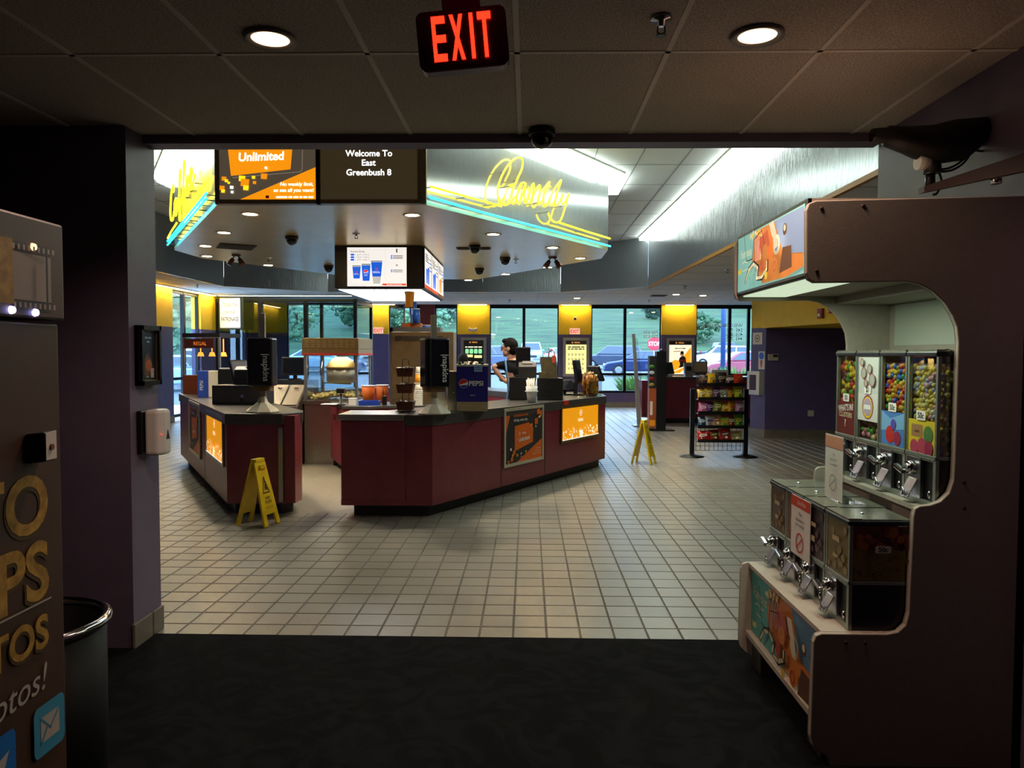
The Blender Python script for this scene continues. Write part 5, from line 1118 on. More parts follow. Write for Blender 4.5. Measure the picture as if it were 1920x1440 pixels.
# ================================================================ CANDY VENDING STAND BESIDE THE ENTRY WALL
VY0, VY1 = 2.96, 4.00
TAUPE = noisy('cream_grey_laminate', 'b4ab9c', 'aea596', 30, .55, bump=.05, bscale=200)
PALE = TAUPE
def arc(c, r, a0, a1, n=7): return [(c[0] + r * math.cos(math.radians(a0 + (a1 - a0) * k / n)), c[1] + r * math.sin(math.radians(a0 + (a1 - a0) * k / n))) for k in range(n + 1)]
vpx = [(1900, 366), (1530, 376), (1517, 381), (1512, 394), (1512, 512), (1516, 524), (1527, 530), (1700, 528), (1726, 533), (1750, 547), (1770, 566), (1785, 590), (1794, 612), (1797, 640), (1790, 860), (1788, 900), (1780, 924), (1764, 940), (1745, 947), (1725, 949), (1716, 954), (1713, 968), (1706, 1100), (1704, 1150), (1698, 1172), (1684, 1185), (1664, 1189), (1541, 1188), (1530, 1192), (1525, 1204), (1519, 1380), (1523, 1397), (1535, 1410), (1549, 1417), (1556, 1432), (1557, 1444)]
prof = [(atY(x, y, VY0).x, atY(x, y, VY0).z) for x, y in vpx]
prof = [(1.935, prof[0][1])] + prof[1:-1] + [(prof[-1][0], 0.0), (1.935, 0.0)]
ZH = prof[5][1]; ZTOP = prof[0][1]; XS = prof[3][0]
vs_ = thing('candy_vending_stand', 'taupe two-step candy vending stand with arched side panels and lit header', 'vending stand', (1.5, 3.48, 0))
for (y0, nm, ft) in ((VY0, 'side_panel', .022), (VY1 - .022, 'side_panel', .022)):
    MB().extp([(x, y0, z) for x, z in prof], (0, ft, 0), 0).build(nm, TAUPE, vs_, True, bevel=.004)
MB().extp([(x - .0, VY0 + .022, z) for x, z in prof], (0, .004, 0)).build('panel_lining', PALE, vs_, True)
MB().extp([(x, VY1 - .026, z) for x, z in prof], (0, .004, 0)).build('panel_lining', PALE, vs_, True)
MB().box(1.9, VY0 + .026, .05, 1.935, VY1 - .026, ZTOP).build('back_panel', PALE, vs_, True)
MB().box(XS + .02, VY0 + .026, ZTOP - .02, 1.9, VY1 - .026, ZTOP - .005).build('top_board', TAUPE, vs_, True)
MB().box(XS + .015, VY0 + .026, ZH + .02, XS + .03, VY1 - .026, ZTOP - .005).build('sign_board', BLACK, vs_, True)
MB().box(XS + .03, VY0 + .026, ZH + .012, 1.9, VY1 - .026, ZH + .022).build('header_floor', PALE, vs_, True)
MB().box(1.62, VY0 + .026, ZH - .03, 1.9, VY1 - .026, ZH + .012).build('rear_valance', PALE, vs_, True)
for (u, v) in ((1541, 391), (1619, 386), (1532, 508), (1808, 905), (1808, 953), (1586, 1205), (1622, 1206)):
    q = atY(u, v, VY0); MB().sph((q.x, VY0 - .001, q.z), (.008, .0018, .008), 8, 6).build('screw_cap', mat('screw_brown', '4a3a36', .4), vs_, True)
tb_ = MB().box(XS + .04, VY0 + .06, ZH + .006, XS + .26, VY1 - .06, ZH + .013).build('lamp_lens', emis('stand_tube_glow', 'e4f8d8', .65), vs_, True)
AR = [mat('art_teal', '4aa9a0', .45), mat('art_red', 'b5442e', .45), mat('art_yellow', 'd8b83a', .45), mat('art_brown', '5a3a2a', .5), mat('art_cream', 'd8cfae', .5), mat('art_blue', '5a88a8', .45), mat('art_orange', 'cf7a2c', .45), INK]
ARL = [emis('lit_teal', '8fd0c4', .5), emis('lit_red', 'd0623c', .5), emis('lit_yellow', 'e8d040', .55), emis('lit_brown', '7a5030', .3), emis('lit_cream', 'e8dcb8', .5), emis('lit_blue', '8fa8c8', .45), emis('lit_orange', 'd8883c', .5), INK]
def snack_art(a, C, seed, txt):
    r = random.Random(seed); T_, RD, YE, BR_, CR_, BL, OR, K_ = C
    a.rect(0, 0, 1, 1, T_)
    if txt: a.text('Famous', .15, .6, .16, CR_, maxw=.22, shear=.2); a.line([(.08, .5), (.13, .53), (.17, .5), (.22, .53)], .02, CR_); a.rect(.1, .36, .2, .375, CR_)
    a.poly([(.27, .5), (.33, .97), (.98, .97), (1, .1), (.8, .02), (.45, .03)], OR); a.poly([(.62, .97), (1, .97), (1, .3), (.75, .4)], BL)
    a.poly([(.3, .86), (.44, .86), (.42, .45), (.33, .45)], CR_)
    for k in range(4): a.poly([(.305 + k * .035, .86), (.322 + k * .035, .86), (.34 + k * .024, .45), (.328 + k * .024, .45)], RD)
    for k in range(16): a.circ(.29 + r.random() * .17, .86 + r.random() * .1, .035, CR_ if k % 3 else YE, n=7)
    a.poly([(.45, .78), (.58, .86), (.62, .6), (.48, .5)], RD); a.circ(.55, .52, .13, OR); a.circ(.5, .3, .11, RD); a.circ(.72, .55, .16, CR_); a.circ(.72, .55, .1, BL)
    a.line([(.24, .12), (.3, .32), (.38, .4), (.46, .3), (.44, .12), (.52, .1), (.6, .22), (.6, .34)], .085, K_); a.line([(.245, .12), (.302, .31), (.38, .385), (.45, .295), (.435, .12), (.52, .115), (.592, .22), (.592, .34)], .055, CR_)
    for k in range(14): u = .25 + k * .026; a.line([(u, .1 + .2 * abs(math.sin(k))), (u + .006, .15 + .2 * abs(math.sin(k)))], .012, K_)
    a.poly([(.66, .9), (.72, .92), (.76, .72), (.7, .68)], CR_); a.poly([(.71, .7), (.76, .72), (.79, .5), (.74, .46)], CR_); a.circ(.88, .7, .09, BR_); a.circ(.88, .72, .05, CR_); a.poly([(.82, .06), (.98, .1), (.97, .42), (.86, .44)], BR_); a.circ(.76, .2, .13, OR); a.ring(.76, .2, .09, .03, RD); a.circ(.64, .1, .07, YE); a.poly([(.18, .26), (.24, .28), (.23, .38), (.2, .32), (.17, .36)], YE); a.line([(.28, .96), (.33, .45), (.43, .45), (.46, .9)], .018, K_); a.line([(.46, .77), (.58, .85), (.62, .6)], .018, K_)
a = Art((XS + .0135, VY1 - .05, ZH + .03), (0, -(VY1 - VY0 - .1), 0), (0, 0, ZTOP - ZH - .05), .0008); snack_art(a, ARL, 1, True); a.build('header_print', vs_)
XB = prof[28][0]; ZB = prof[27][1]
MB().box(XB + .05, VY0 + .026, .17, XB + .075, VY1 - .026, ZB - .02).build('front_board', PALE, vs_, True)
MB().box(XB + .02, VY0 + .026, .15, XB + .075, VY1 - .026, .175).build('lower_rail', PALE, vs_, True)
a = Art((XB + .048, VY1 - .03, .18), (0, -(VY1 - VY0 - .06), 0), (0, 0, ZB - .02 - .185), .0008); snack_art(a, AR, 2, True); a.build('front_print', vs_)
MB().box(XB + .03, VY0 + .026, ZB - .02, 1.9, VY1 - .026, ZB).build('lower_shelf', PALE, vs_, True)
XU = 1.585; ZU2 = 1.035
MB().box(XU, VY0 + .026, ZU2 - .02, 1.9, VY1 - .026, ZU2).build('upper_shelf', PALE, vs_, True)
MB().box(1.62, VY0 + .026, ZB, 1.64, VY1 - .026, ZU2 - .02).build('riser', PALE, vs_, True)
for (y_, z_) in ((VY0 + .05, VY0 + .2), (VY1 - .2, VY1 - .05)): MB().box(1.2, y_, 0, 1.9, z_, .16).build('plinth', mat('plinth_dark', '2c2624', .6), vs_, True)
a = Art((1.899, VY1 - .08, 1.7), (0, -.84, 0), (0, 0, .22), .0005); a.rect(0, 0, 1, 1, mat('white_board', 'c3ccbc', .35)); a.build('display_board', vs_)
lamp('stand_tube_light', 'AREA', (XS + .2, 3.48, ZH - .02), 1.8, (.86, 1, .8), .9, (0, 0, math.pi / 2), vs_, sy=.08)
# one dispenser, front facing -x; x 0..d, y centred, z from 0
FRM = mat('dispenser_frame', '9aa396', .32, .7)
PLATE = noisy('dispenser_plate', 'a7a6ae', '9c9ba3', 20, .25, .9)
CANC = {k: mat('candy_' + k, k, .35) for k in ('e8c832', 'd83a2a', '3a68d0', '4aa83c', 'e88a28', 'e8a8b0', 'e8dc8a', 'd88890', '9a5a58', 'b0b8d8', '7a3030', 'c86a70')}
def dispenser(label, p, w_, d, hb, hc_, candy, card, group, rad=.013, fill=True, near=False):
    t = thing('candy_dispenser', label, 'candy dispenser', tuple(p), 0, group); h2 = w_ / 2 - .004
    MB().box(.012, -h2, 0, d, h2, hb).build('base', mat('dispenser_black', '0d0b10', .35), t, bevel=.004)
    MB().box(0, -h2, 0, .014, h2, .022).box(0, -h2, hb - .016, .014, h2, hb).box(0, -h2, .022, .014, -h2 + .02, hb - .016).box(0, h2 - .02, .022, .014, h2, hb - .016).build('base_frame', FRM, t)
    pl = MB().box(-.004, -.01, .02, .012, h2 - .015, hb - .01).build('coin_plate', PLATE, t, bevel=.002)
    yc = (h2 - .025) / 2; zc = hb * .72
    MB().cyl((-.004, yc, zc), (-.03, yc, zc), .03, .026, 20).cyl((-.03, yc, zc), (-.036, yc, zc), .018, .016, 16).build('coin_dial', CHROME, pl)
    MB().cbox((-.05, yc + .02, zc - .008), (.022, .075, .02), Mat.Rotation(.25, 3, 'X')).build('turn_handle', CHROME, pl, bevel=.005)
    MB().extp([(-.006, yc - .035, hb * .5), (-.006, yc + .035, hb * .5), (-.045, yc + .035, .02), (-.045, yc - .035, .02)], (.006, 0, .002)).build('chute_flap', PLATE, pl, bevel=.002)
    MB().tube([(-.04, yc - .012, hb * .14), (-.047, yc, hb * .3), (-.04, yc + .012, hb * .14)], .004).build('flap_tab', CHROME, pl)
    MB().sph((-.002, -h2 + .04, .05), (.006, .01, .016), 10, 6).build('lock', CHROME, t)
    z0, z1 = hb, hb + hc_
    MB().box(-.004, -h2, z0 - .006, d, h2, z0 + .01).build('canister_sill', FRM, t, bevel=.002)
    for (x, y) in ((0, -h2), (0, h2 - .014), (d - .014, -h2), (d - .014, h2 - .014)): MB().box(x, y, z0 + .01, x + .014, y + .014, z1).build('corner_post', FRM, t)
    for (q, nm) in (((.003, -h2 + .014, .006, h2 - .014), 'front_pane'), ((.014, -h2 + .002, d - .014, -h2 + .005), 'side_pane'), ((.014, h2 - .005, d - .014, h2 - .002), 'side_pane')): MB().box(q[0], q[1], z0 + .01, q[2], q[3], z1).build(nm, CLEAR, t)
    ld = MB().box(-.008, -h2 - .002, z1, d, h2 + .002, z1 + .02).build('lid', mat('lid_dark', '20242c', .3, .3), t, bevel=.005)
    MB().box(-.004, -h2 + .006, z1 + .019, .05, h2 - .006, z1 + .028).box(.055, -h2 + .006, z1 + .018, d - .01, h2 - .006, z1 + .025).build('lid_plate', noisy('lid_steel', 'a9ad9c', '999d8c', 14, .25, .8), ld); MB().sph((.1, 0, z1 + .026), (.012, .012, .006), 10, 6).build('lid_lock', CHROME, ld)
    r = random.Random(hash(label) % 1000 if False else len(label) * 7 + int(p[1] * 100)); cf = MB(); keys = list(candy)
    if fill:
        zz = z0 + .012 + rad; top = z1 - .03
        def ball(x, y, z): cf.sph((x + r.uniform(0, .4) * rad, y + r.uniform(-.5, .5) * rad, z + r.uniform(-.6, .6) * rad), (rad * r.uniform(.85, 1.1), rad * r.uniform(.85, 1.1), rad * r.uniform(.9, 1.2)), 7, 5, r.randrange(len(keys)))
        ny = int((w_ - .035) / (rad * 1.9)); nz = int((top - zz) / (rad * 1.8)); nx = int((d - .03) / (rad * 1.9))
        for k in range(nz + 1):
            for i in range(ny + 1): ball(.012 + rad + r.uniform(0, .004), -h2 + .014 + rad * .6 + i * rad * 1.9 + (k % 2) * rad * .8, zz + k * rad * 1.8)
            for i in range(1, nx): 
                ball(.012 + rad + i * rad * 1.9 + (k % 2) * rad * .8, -h2 + .008 + rad, zz + k * rad * 1.8)
        cf.box(.03 + rad, -h2 + .02 + rad, z0 + .012, d - .02, h2 - .012, top)
        cf.build('candy_fill', [CANC[k] for k in keys], t, kind='stuff')
    else: MB().box(.02, -h2 + .012, z0 + .01, d - .02, h2 - .012, z1 - .02).build('candy_block', mat('dark_candy_block', '2a1814', .5), t)
    a = Art((.0025, h2 - .014, z0 + .012), (0, -(w_ - .036), 0), (0, 0, hc_ - .014), .0006); card(a); a.build('display_card', t, False)
    if near:
        a = Art((.014, -h2 + .0015, z0 + .012), (d - .028, 0, 0), (0, 0, hc_ - .014), .0006); near(a); a.build('side_card', t, False)
    return t
def price(a, t, u, v, h=.07): a.poly([(p_[0], p_[1]) for p_ in rrect(u - .17, v - .02, u + .17, v + h + .02, .025)], WPRINT); a.text(t, u, v, h, INK, bold=.02)
def c1(a):
    a.rect(0, 0, 1, .42, mat('card_maroon', '6a1a1c', .4)); price(a, '50', .5, .44, .06); a.text("WHAT'S IN?", .5, .3, .08, WPRINT, bold=.02, maxw=.85, rot=.1); a.text('CLUSTERS', .5, .22, .06, mat('card_cream', 'd8c8a0', .4), bold=.02, maxw=.8); a.text('?', .5, .1, .09, WPRINT, bold=.02)
def c2(a):
    a.rect(0, .22, 1, 1, mat('card_pale', 'c9cbc4', .4)); a.rect(0, .22, 1, .55, mat('card_white', 'd9d8d2', .4)); a.circ(.5, .39, .15, mat('card_wine', '9a4a58', .4)); a.circ(.5, .385, .13, YELP); a.circ(.5, .39, .11, mat('card_mauve', 'b8a0b8', .4)); a.greek('ICEE', .5, .36, .08, WPRINT, bold=.02, maxw=.6); price(a, '$1', .5, .57, .06)
    for (u, v, q) in ((.3, .8, .07), (.6, .85, .06), (.75, .72, .08), (.45, .68, .05), (.25, .93, .05)): a.circ(u, v, q, mat('card_greige', 'a8a89e', .4)); a.ring(u, v, q, .012, mat('card_soft_red', 'a05a50', .4))
def c3(a):
    a.rect(0, 0, 1, .38, mat('card_sky', '4a80c8', .4)); a.poly([(0, .38), (.4, .3), (1, .38), (1, .2), (0, .15)], mat('card_sky2', '7ab0dc', .4)); a.circ(.4, .12, .1, RED); a.circ(.72, .09, .08, mat('card_wine2', '9a2a48', .4)); a.circ(.55, .24, .06, mat('card_violet', '5a50b0', .4)); price(a, '50c', .5, .4, .06)
def c4(a):
    a.rect(0, 0, 1, .34, mat('card_lemon', 'd8c028', .4)); a.poly(rrect(.12, .16, .55, .29, .02), mat('card_kraft', 'a07848', .5)); a.greek('SOURS', .33, .205, .035, BROWNP, maxw=.38); a.circ(.76, .2, .09, mat('card_green', '4a7a3c', .4)); a.circ(.25, .05, .08, mat('card_berry', 'b8405c', .4)); a.circ(.55, .07, .09, mat('card_berry', 'b8405c', .4)); a.circ(.8, .06, .08, mat('card_berry2', '9a2a4a', .4)); price(a, '50c', .5, .36, .06)
def ps(a): pass
hw = (VY1 - VY0 - .06) / 4
ulab = ['dispenser of chocolate clusters, upper step, beside the white card one', 'dispenser with white ring-logo card and $1 price, upper step', 'dispenser of red, blue and yellow candy with sky-blue card, upper step', 'dispenser of pastel candy balls with lemon-yellow card, upper step end']
sets = [('e8c832', 'd83a2a', '7a3030', '4aa83c'), ('4aa83c', 'e8a8b0', 'd88890', 'e8dc8a'), ('d83a2a', '3a68d0', 'e8c832', '4aa83c', 'e88a28', '3a68d0', 'e8c832'), ('e8dc8a', 'e8c832', 'b0b8d8', 'e8a8b0', 'e8dc8a', 'e8c832')]
for k in range(4):
    yc = VY1 - .03 - hw * (k + .5)
    dispenser(ulab[k], (1.625, yc, ZU2 + .001), hw, .27, .2, .41, sets[k], (c1, c2, c3, c4)[k], 'upper step candy dispensers', .0125 if k > 1 else .016)
def dk(name, c, txts, m2):
    def f(a):
        a.rect(0, 0, 1, 1, mat(name, c, .35)); r = random.Random(len(name))
        for k in range(14): a.circ(.1 + r.random() * .8, .1 + r.random() * .8, .05 + .04 * r.random(), mat(name + '_blob', m2, .4), n=8)
        for i, (t, v, h) in enumerate(txts): a.greek(t, .5, v, h, mat('card_dim_cream', 'b8a880', .5), bold=.015, maxw=.85, shear=.15)
    return f
llab = ['dispenser with dusky nut card, lower step, farthest from the spree one', 'dispenser with dusky rust card behind the taped notice, lower step', 'dispenser with dark violet card beside the taped notice, lower step', 'dispenser with mottled olive card and 50 cent side, lower step end']
lcards = [dk('card_dusk1', '5a4a40', (('Reese', .62, .12), ('nut', .3, .12)), '8a6a40'), dk('card_dusk2', '7a5040', (('Skits', .4, .14),), 'a06a48'), dk('card_dusk3', '3a2a34', (('skit', .62, .12), ('mm', .32, .16)), '5a4048'), dk('card_olive', '6e6238', (('Lily', .6, .14), ('Sours', .3, .08)), '8a7c4a')]
def sp_side(a):
    a.rect(0, 0, 1, 1, mat('card_bronze', '84701f', .35)); a.rect(0, .62, 1, 1, mat('card_rust', '84381f', .35)); r = random.Random(4)
    for k in range(26): a.circ(.06 + r.random() * .88, .6 + r.random() * .34, .05 + .05 * r.random(), mat(('card_r1', 'card_r2', 'card_r3')[k % 3], ('7a3018', 'a05a20', '3c1210')[k % 3], .4), n=8)
    for k in range(12): a.circ(.06 + r.random() * .88, .08 + r.random() * .4, .04, mat('card_r4', '6a5a1c', .4), n=8)
    a.poly(rrect(.34, .54, .62, .67, .03), WPRINT); a.text('50c', .48, .565, .085, INK, bold=.02); a.text('Spree', .5, .2, .15, mat('spree_ink', '2a1c0c', .4), bold=.02, shear=.3, rot=.12); a.text('Spree', .495, .21, .15, mat('spree_gold', 'a8883c', .4), shear=.3, rot=.12)
for k in range(4):
    yc = VY1 - .03 - hw * (k + .5)
    dispenser(llab[k], (1.292, yc, ZB + .001), hw, .27 if k < 3 else .255, .19, .235, ('7a3030',), lcards[k], 'lower step candy dispensers', fill=False, near=sp_side if k == 3 else False)
# notices
NTX = mat('grey_ink', '6a6a70', .6)
def ban(a, ink=True):
    a.rect(0, 0, 1, 1, PAPER); a.rect(0, .82, 1, 1, mat('notice_red', 'd0401c', .5)); a.text('CAUTION', .55, .875, .06, WPRINT, maxw=.6); a.text('This', .5, .7, .055, INK); a.text('equipment is', .5, .6, .055, INK, maxw=.8); a.text('not available', .5, .51, .055, INK, maxw=.8); a.ring(.5, .24, .17, .03, RED); a.line([(.34, .14), (.66, .34)], .03, RED)
n1 = thing('acrylic_notice', 'white notice in a clear stand on the lower dispensers', 'notice', (1.39, 3.4, .992)); MB().box(.0, -.1, .0, .006, .1, .3).build('holder', CLEAR, n1); MB().box(.0, -.1, .0, .1, .1, .004).build('foot', CLEAR, n1); a = Art((-.001, .098, .004), (0, -.196, 0), (0, 0, .292), .0008)
a.rect(0, 0, 1, 1, PAPER); a.rect(0, .8, 1, .98, mat('notice_salmon', 'd89878', .5)); a.text('This', .5, .68, .04, NTX, maxw=.5); a.text('equipment is', .5, .6, .04, NTX, maxw=.8); a.text('not available', .5, .52, .04, NTX, maxw=.8); a.ring(.5, .26, .13, .018, mat('notice_grey', '9a9490', .6)); a.line([(.32, .18), (.68, .34)], .018, mat('notice_grey', '9a9490', .6)); a.build('sheet', n1, False)
n2 = thing('taped_notice', 'white notice with red band taped across the lower dispensers', 'notice', (1.28, 3.5, .7)); MB().box(0, -.12, 0, .002, .12, .28).build('sheet', PAPER, n2); a = Art((-.0006, .12, 0), (0, -.24, 0), (0, 0, .28), .0006); ban(a); a.build('print', n2, False)

# ================================================================ PHOTO BOOTH, BIN, POSTER, SANITIZER
BX = -1.40
BRB = noisy('booth_brown_print', '4a3222', '3a271b', 2.5, .5, lo=.3, hi=.7)
pbth = thing('photo_booth', 'dark brown photo strip booth with golden bulb-style lettering', 'photo booth', (-1.85, 1.55, 0))
MB().box(-2.3, .9, 0, BX, 2.2, 1.735).build('cabinet', BRB, pbth, True, bevel=.006)
MB().box(-2.32, .88, 1.745, BX + .012, 2.215, 2.03).build('sign_head', noisy('booth_head', '4a3a2c', '423427', 8, .5), pbth, True, bevel=.008)
def fcoord(px_, py_, X=BX + .001): q = atP(px_, py_, Vec((X, 0, 0)), Vec((1, 0, 0))); return q.y, q.z
yA, yB = .9, 2.2
A = Art((BX + .001, yA, 0), (0, yB - yA, 0), (0, 0, 1.73), .0008)
u_ = lambda y: (y - yA) / (yB - yA); v_ = lambda z: z / 1.73
GLD = noisy('golden_bulb_letters', 'b8923c', '8a6a28', 30, .5); GLD2 = mat('letter_edge', '4a3818', .6); WS = mat('booth_white', 'a8a098', .6)
for (t, px_, py_, h) in (('PHOTO', 91, 985, .158), ('STRIPS', 92, 1110, .16), ('PHOTOS', 90, 1205, .092)):
    y, z = fcoord(px_, py_); A.text(t, u_(y), v_(z) - .004, h / 1.73, GLD2, 'r', bold=.045); A.text(t, u_(y) - .002, v_(z), h / 1.73, GLD, 'r', bold=.025)
y0, z0 = fcoord(0, 1165); y1, z1 = fcoord(92, 1120); A.line([(u_(y0) - .3, v_(z0)), (u_(y1), v_(z1))], .003, WS)
y, z = fcoord(80, 1290); A.text('Photos!', u_(y), v_(z), .075 / 1.73, WS, 'r', shear=.25, rot=.05)
y0, z0 = 2.04, .49; y1, z1 = 2.178, .637; A.poly(rrect(u_(y0), v_(z0), u_(y1), v_(z1), .014), mat('mail_blue', '3a8aa8', .5)); uu0, uu1, vv0, vv1 = u_(y0) + .022, u_(y1) - .02, v_(z0) + .022, v_(z1) - .02; A.rect(uu0, vv0, uu1, vv1, WS); A.line([(uu0, vv1), ((uu0 + uu1) / 2, (vv0 + vv1) / 2 - .004), (uu1, vv1)], .003, mat('mail_blue', '3a8aa8', .5)); A.line([(uu0, vv0), ((uu0 + uu1) / 2 - .012, (vv0 + vv1) / 2)], .003, mat('mail_blue', '3a8aa8', .5))
ya, _ = fcoord(22, 1380); A.poly(rrect(u_(ya) - .11, v_(z0), u_(ya), v_(z1), .014), mat('bird_blue', '1868b0', .5)); A.poly([(u_(ya) - .09, v_(z0) + .02), (u_(ya) - .035, v_(z0) + .03), (u_(ya) - .02, v_(z0) + .055), (u_(ya) - .06, v_(z0) + .045), (u_(ya) - .1, v_(z0) + .05)], WS)
A.build('front_print', pbth)
H = Art((BX + .0125, .88, 1.745), (0, 1.335, 0), (0, 0, .285), .0008)
def hc(px_, py_): y, z = fcoord(px_, py_, BX + .013); return (y - .88) / 1.335, (z - 1.745) / .285
u0, v0 = hc(22, 560); u1, v1 = hc(94, 484)
H.rect(u0, v0 - .1, u1, v1 + .1, mat('film_dark', '2c2620', .5)); H.rect(u0, v0, u1, v1, mat('film_white', '8e857a', .5))
for k in range(9):
    uu = u0 + (u1 - u0) * (k + .3) / 9; H.rect(uu, v1 + .025, uu + (u1 - u0) * .05, v1 + .075, mat('film_hole', 'a09888', .5)); H.rect(uu, v0 - .075, uu + (u1 - u0) * .05, v0 - .025, mat('film_hole', 'a09888', .5))
uu = u0 + (u1 - u0) * .75; H.line([(uu, v0), (uu, v1)], .03, INK); H.rect(u0 - .06, v0 - .05, u0 - .012, v1 + .1, GLD); H.build('head_print', pbth)
for (px_, py_, c, e) in ((15, 453, 'fff2d0', 2.2), (62, 463, 'ffc090', 2.0), (22, 581, 'b0a8ff', 3.5), (66, 586, 'b0a8ff', 3.5)):
    y, z = fcoord(px_, py_, BX + .014); MB().cyl((BX + .012, y, z), (BX + .02, y, z), .011, .009, 14).build('indicator_bulb', emis('bulb_' + c, c, e), pbth, True)
y, z = fcoord(60, 838); MB().extp([(BX, y - .03, z - .045), (BX, y + .035, z - .045), (BX + .05, y + .03, z - .04), (BX + .05, y - .02, z - .04)], (0, 0, .085)).build('reader_body', BLACK, pbth, True, bevel=.006); MB().extp([(BX + .0505, y - .018, z - .035), (BX + .0505, y + .028, z - .035), (BX + .0505, y + .028, z + .045), (BX + .0505, y - .018, z + .04)], (.003, 0, 0)).build('reader_face', WHITE, pbth, True); MB().cyl((BX + .053, y + .005, z), (BX + .057, y + .005, z), .009, n=12).build('reader_button', mat('reader_rust', '7a3a28', .4), pbth, True)
cx_, cy_, cz_ = -1.73, 2.52, .72
bn2 = thing('trash_can', 'round black trash can with polished chrome rim behind the booth', 'trash can', (cx_, cy_, 0))
MB().lathe([(.2, 0), (.235, .02), (.24, .7), (.22, .7), (.2, .05), (0, .05)], n=36).build('body', mat('can_black', '060606', .6, spec=.2), bn2); MB().tube([(.24 * math.cos(2 * math.pi * k / 40), .24 * math.sin(2 * math.pi * k / 40), cz_ - .01) for k in range(40)], .018, 10, closed=True).build('rim', CHROME, bn2)
jx = -2.192
pf = thing('framed_notice', 'small black-framed dark notice on the mauve door jamb', 'picture frame', (jx, 4.23, 1.47))
y0, y1 = 4.115, 4.335; zz0, zz1 = 1.467, 1.805
MB().box(jx, y0, zz0, jx + .02, y1, zz1).build('backing', BLACK, pf, True)
for q in ((y0, zz0, y1, zz0 + .025), (y0, zz1 - .025, y1, zz1), (y0, zz0, y0 + .022, zz1), (y1 - .022, zz0, y1, zz1)): MB().box(jx, q[0], q[1], jx + .045, q[2], q[3]).build('frame_rail', mat('frame_black', '14100e', .3), pf, True)
for q in ((y0 + .02, zz0 + .024, y1 - .02, zz0 + .03), (y0 + .02, zz1 - .03, y1 - .02, zz1 - .024), (y0 + .02, zz0 + .03, y0 + .026, zz1 - .03), (y1 - .026, zz0 + .03, y1 - .02, zz1 - .03)): MB().box(jx + .02, q[0], q[1], jx + .03, q[2], q[3]).build('gilt_lip', mat('gilt', '8a7444', .4, .6), pf, True)
a = Art((jx + .021, y0 + .024, zz0 + .028), (0, y1 - y0 - .048, 0), (0, 0, zz1 - zz0 - .056), .0006); a.rect(0, 0, 1, 1, mat('night_print', '1c2230', .4)); a.greek('Come Back', .5, .84, .05, mat('sky_text', '8fb0d8', .5), maxw=.5); a.greek('Soon', .5, .76, .05, mat('sky_text', '8fb0d8', .5)); a.poly([(.1, .1), (.8, .1), (.7, .4), (.4, .55), (.2, .4)], BROWNP); a.circ(.5, .3, .12, mat('ember', 'b05a28', .5)); a.poly([(.62, .05), (.82, .05), (.84, .24), (.6, .24)], mat('cup_pale', 'b8a8a0', .5)); a.greek('ENJOY', .4, .06, .04, WS); a.build('print', pf)
hs = thing('sanitizer_dispenser', 'pale wall sanitizer dispenser on the mauve door jamb', 'dispenser', (jx, 4.22, 1.07))
MB().box(jx, 4.12, 1.08, jx + .03, 4.32, 1.325).build('back_plate', BLACK, hs, True, bevel=.006)
b = MB().ext([(jx + .03, 4.145), (jx + .105, 4.15), (jx + .13, 4.19), (jx + .13, 4.25), (jx + .105, 4.29), (jx + .03, 4.295)], 1.07, 1.33).build('cover', WHITE, hs, True, bevel=.02, bseg=3)
MB().extp([(jx + .128, 4.2, 1.16), (jx + .128, 4.24, 1.16), (jx + .128, 4.22, 1.215)], (.004, 0, 0)).build('sight_window', mat('sight_dark', '2a2624', .2), b); MB().cyl((jx + .12, 4.165, 1.19), (jx + .125, 4.16, 1.19), .003, n=8).build('status_light', emis('red_led', 'ff3020', 2), b)

# ================================================================ ENTRY CEILING FITTINGS
ex = thing('exit_sign', 'dark exit sign with glowing red letters hung crooked from the entry ceiling', 'exit sign', tuple(atY(868, 76, 2.62)))
ex.rotation_euler = (0, math.radians(-5.2), 0)
exm = MB().ext(rrect(-.155, -.022, .155, .022, .012), -.1, .1); EXD = mat('exit_dark_plum', '241c2c', .35)
MB().extp([(x, -.022, z) for x, z in rrect(-.155, -.1, .155, .1, .025)], (0, .044, 0)).build('housing', EXD, ex, bevel=.003)
MB().extp([(x, -.02, z) for x, z in rrect(-.15, -.106, .15, .09, .025)], (0, .045, 0)).build('clear_edge', mat('edge_grey', '8a8490', .3), ex)
a = Art((-.155, -.0225, -.1), (.31, 0, 0), (0, 0, .2), .001); XR = mat('exit_red_letters', 'ff1a0a', .6, emit='ff1a0a', es=1.8)
def blk(a, u, t): # block capitals
    w_, s = .15, .042; v0, v1 = .13, .9
    if t == 'E':
        a.rect(u, v0, u + s, v1, XR); [a.rect(u + s, v, u + w_, v + .13, XR, False) for v in (v0, .45, v1 - .13)]
    if t == 'X': a.poly([(u, v0), (u + s, v0), (u + w_, v1), (u + w_ - s, v1)], XR); a.poly([(u + w_ - s, v0), (u + w_, v0), (u + s, v1), (u, v1)], XR)
    if t == 'I': a.rect(u, v0, u + s, v1, XR)
    if t == 'T': a.rect(u, v1 - .13, u + w_, v1, XR); a.rect(u + w_ / 2 - s / 2, v0, u + w_ / 2 + s / 2, v1 - .13, XR, False)
for t, u in (('E', .17), ('X', .37), ('I', .59), ('T', .68)): blk(a, u, t)
a.build('letters', ex, False)
MB().box(-.06, -.02, .1, .07, .02, .15).build('canopy_mount', EXD, ex)
q = ex.location; MB().cyl((0, 0, .13), (0, 0, ZC - q.z + .02), .02, n=12).build('stem', BLACKM, ex)
FGE = mat('entry_downlight_glow', 'ffd0a0', .6, emit='ffd0a0', es=.9)
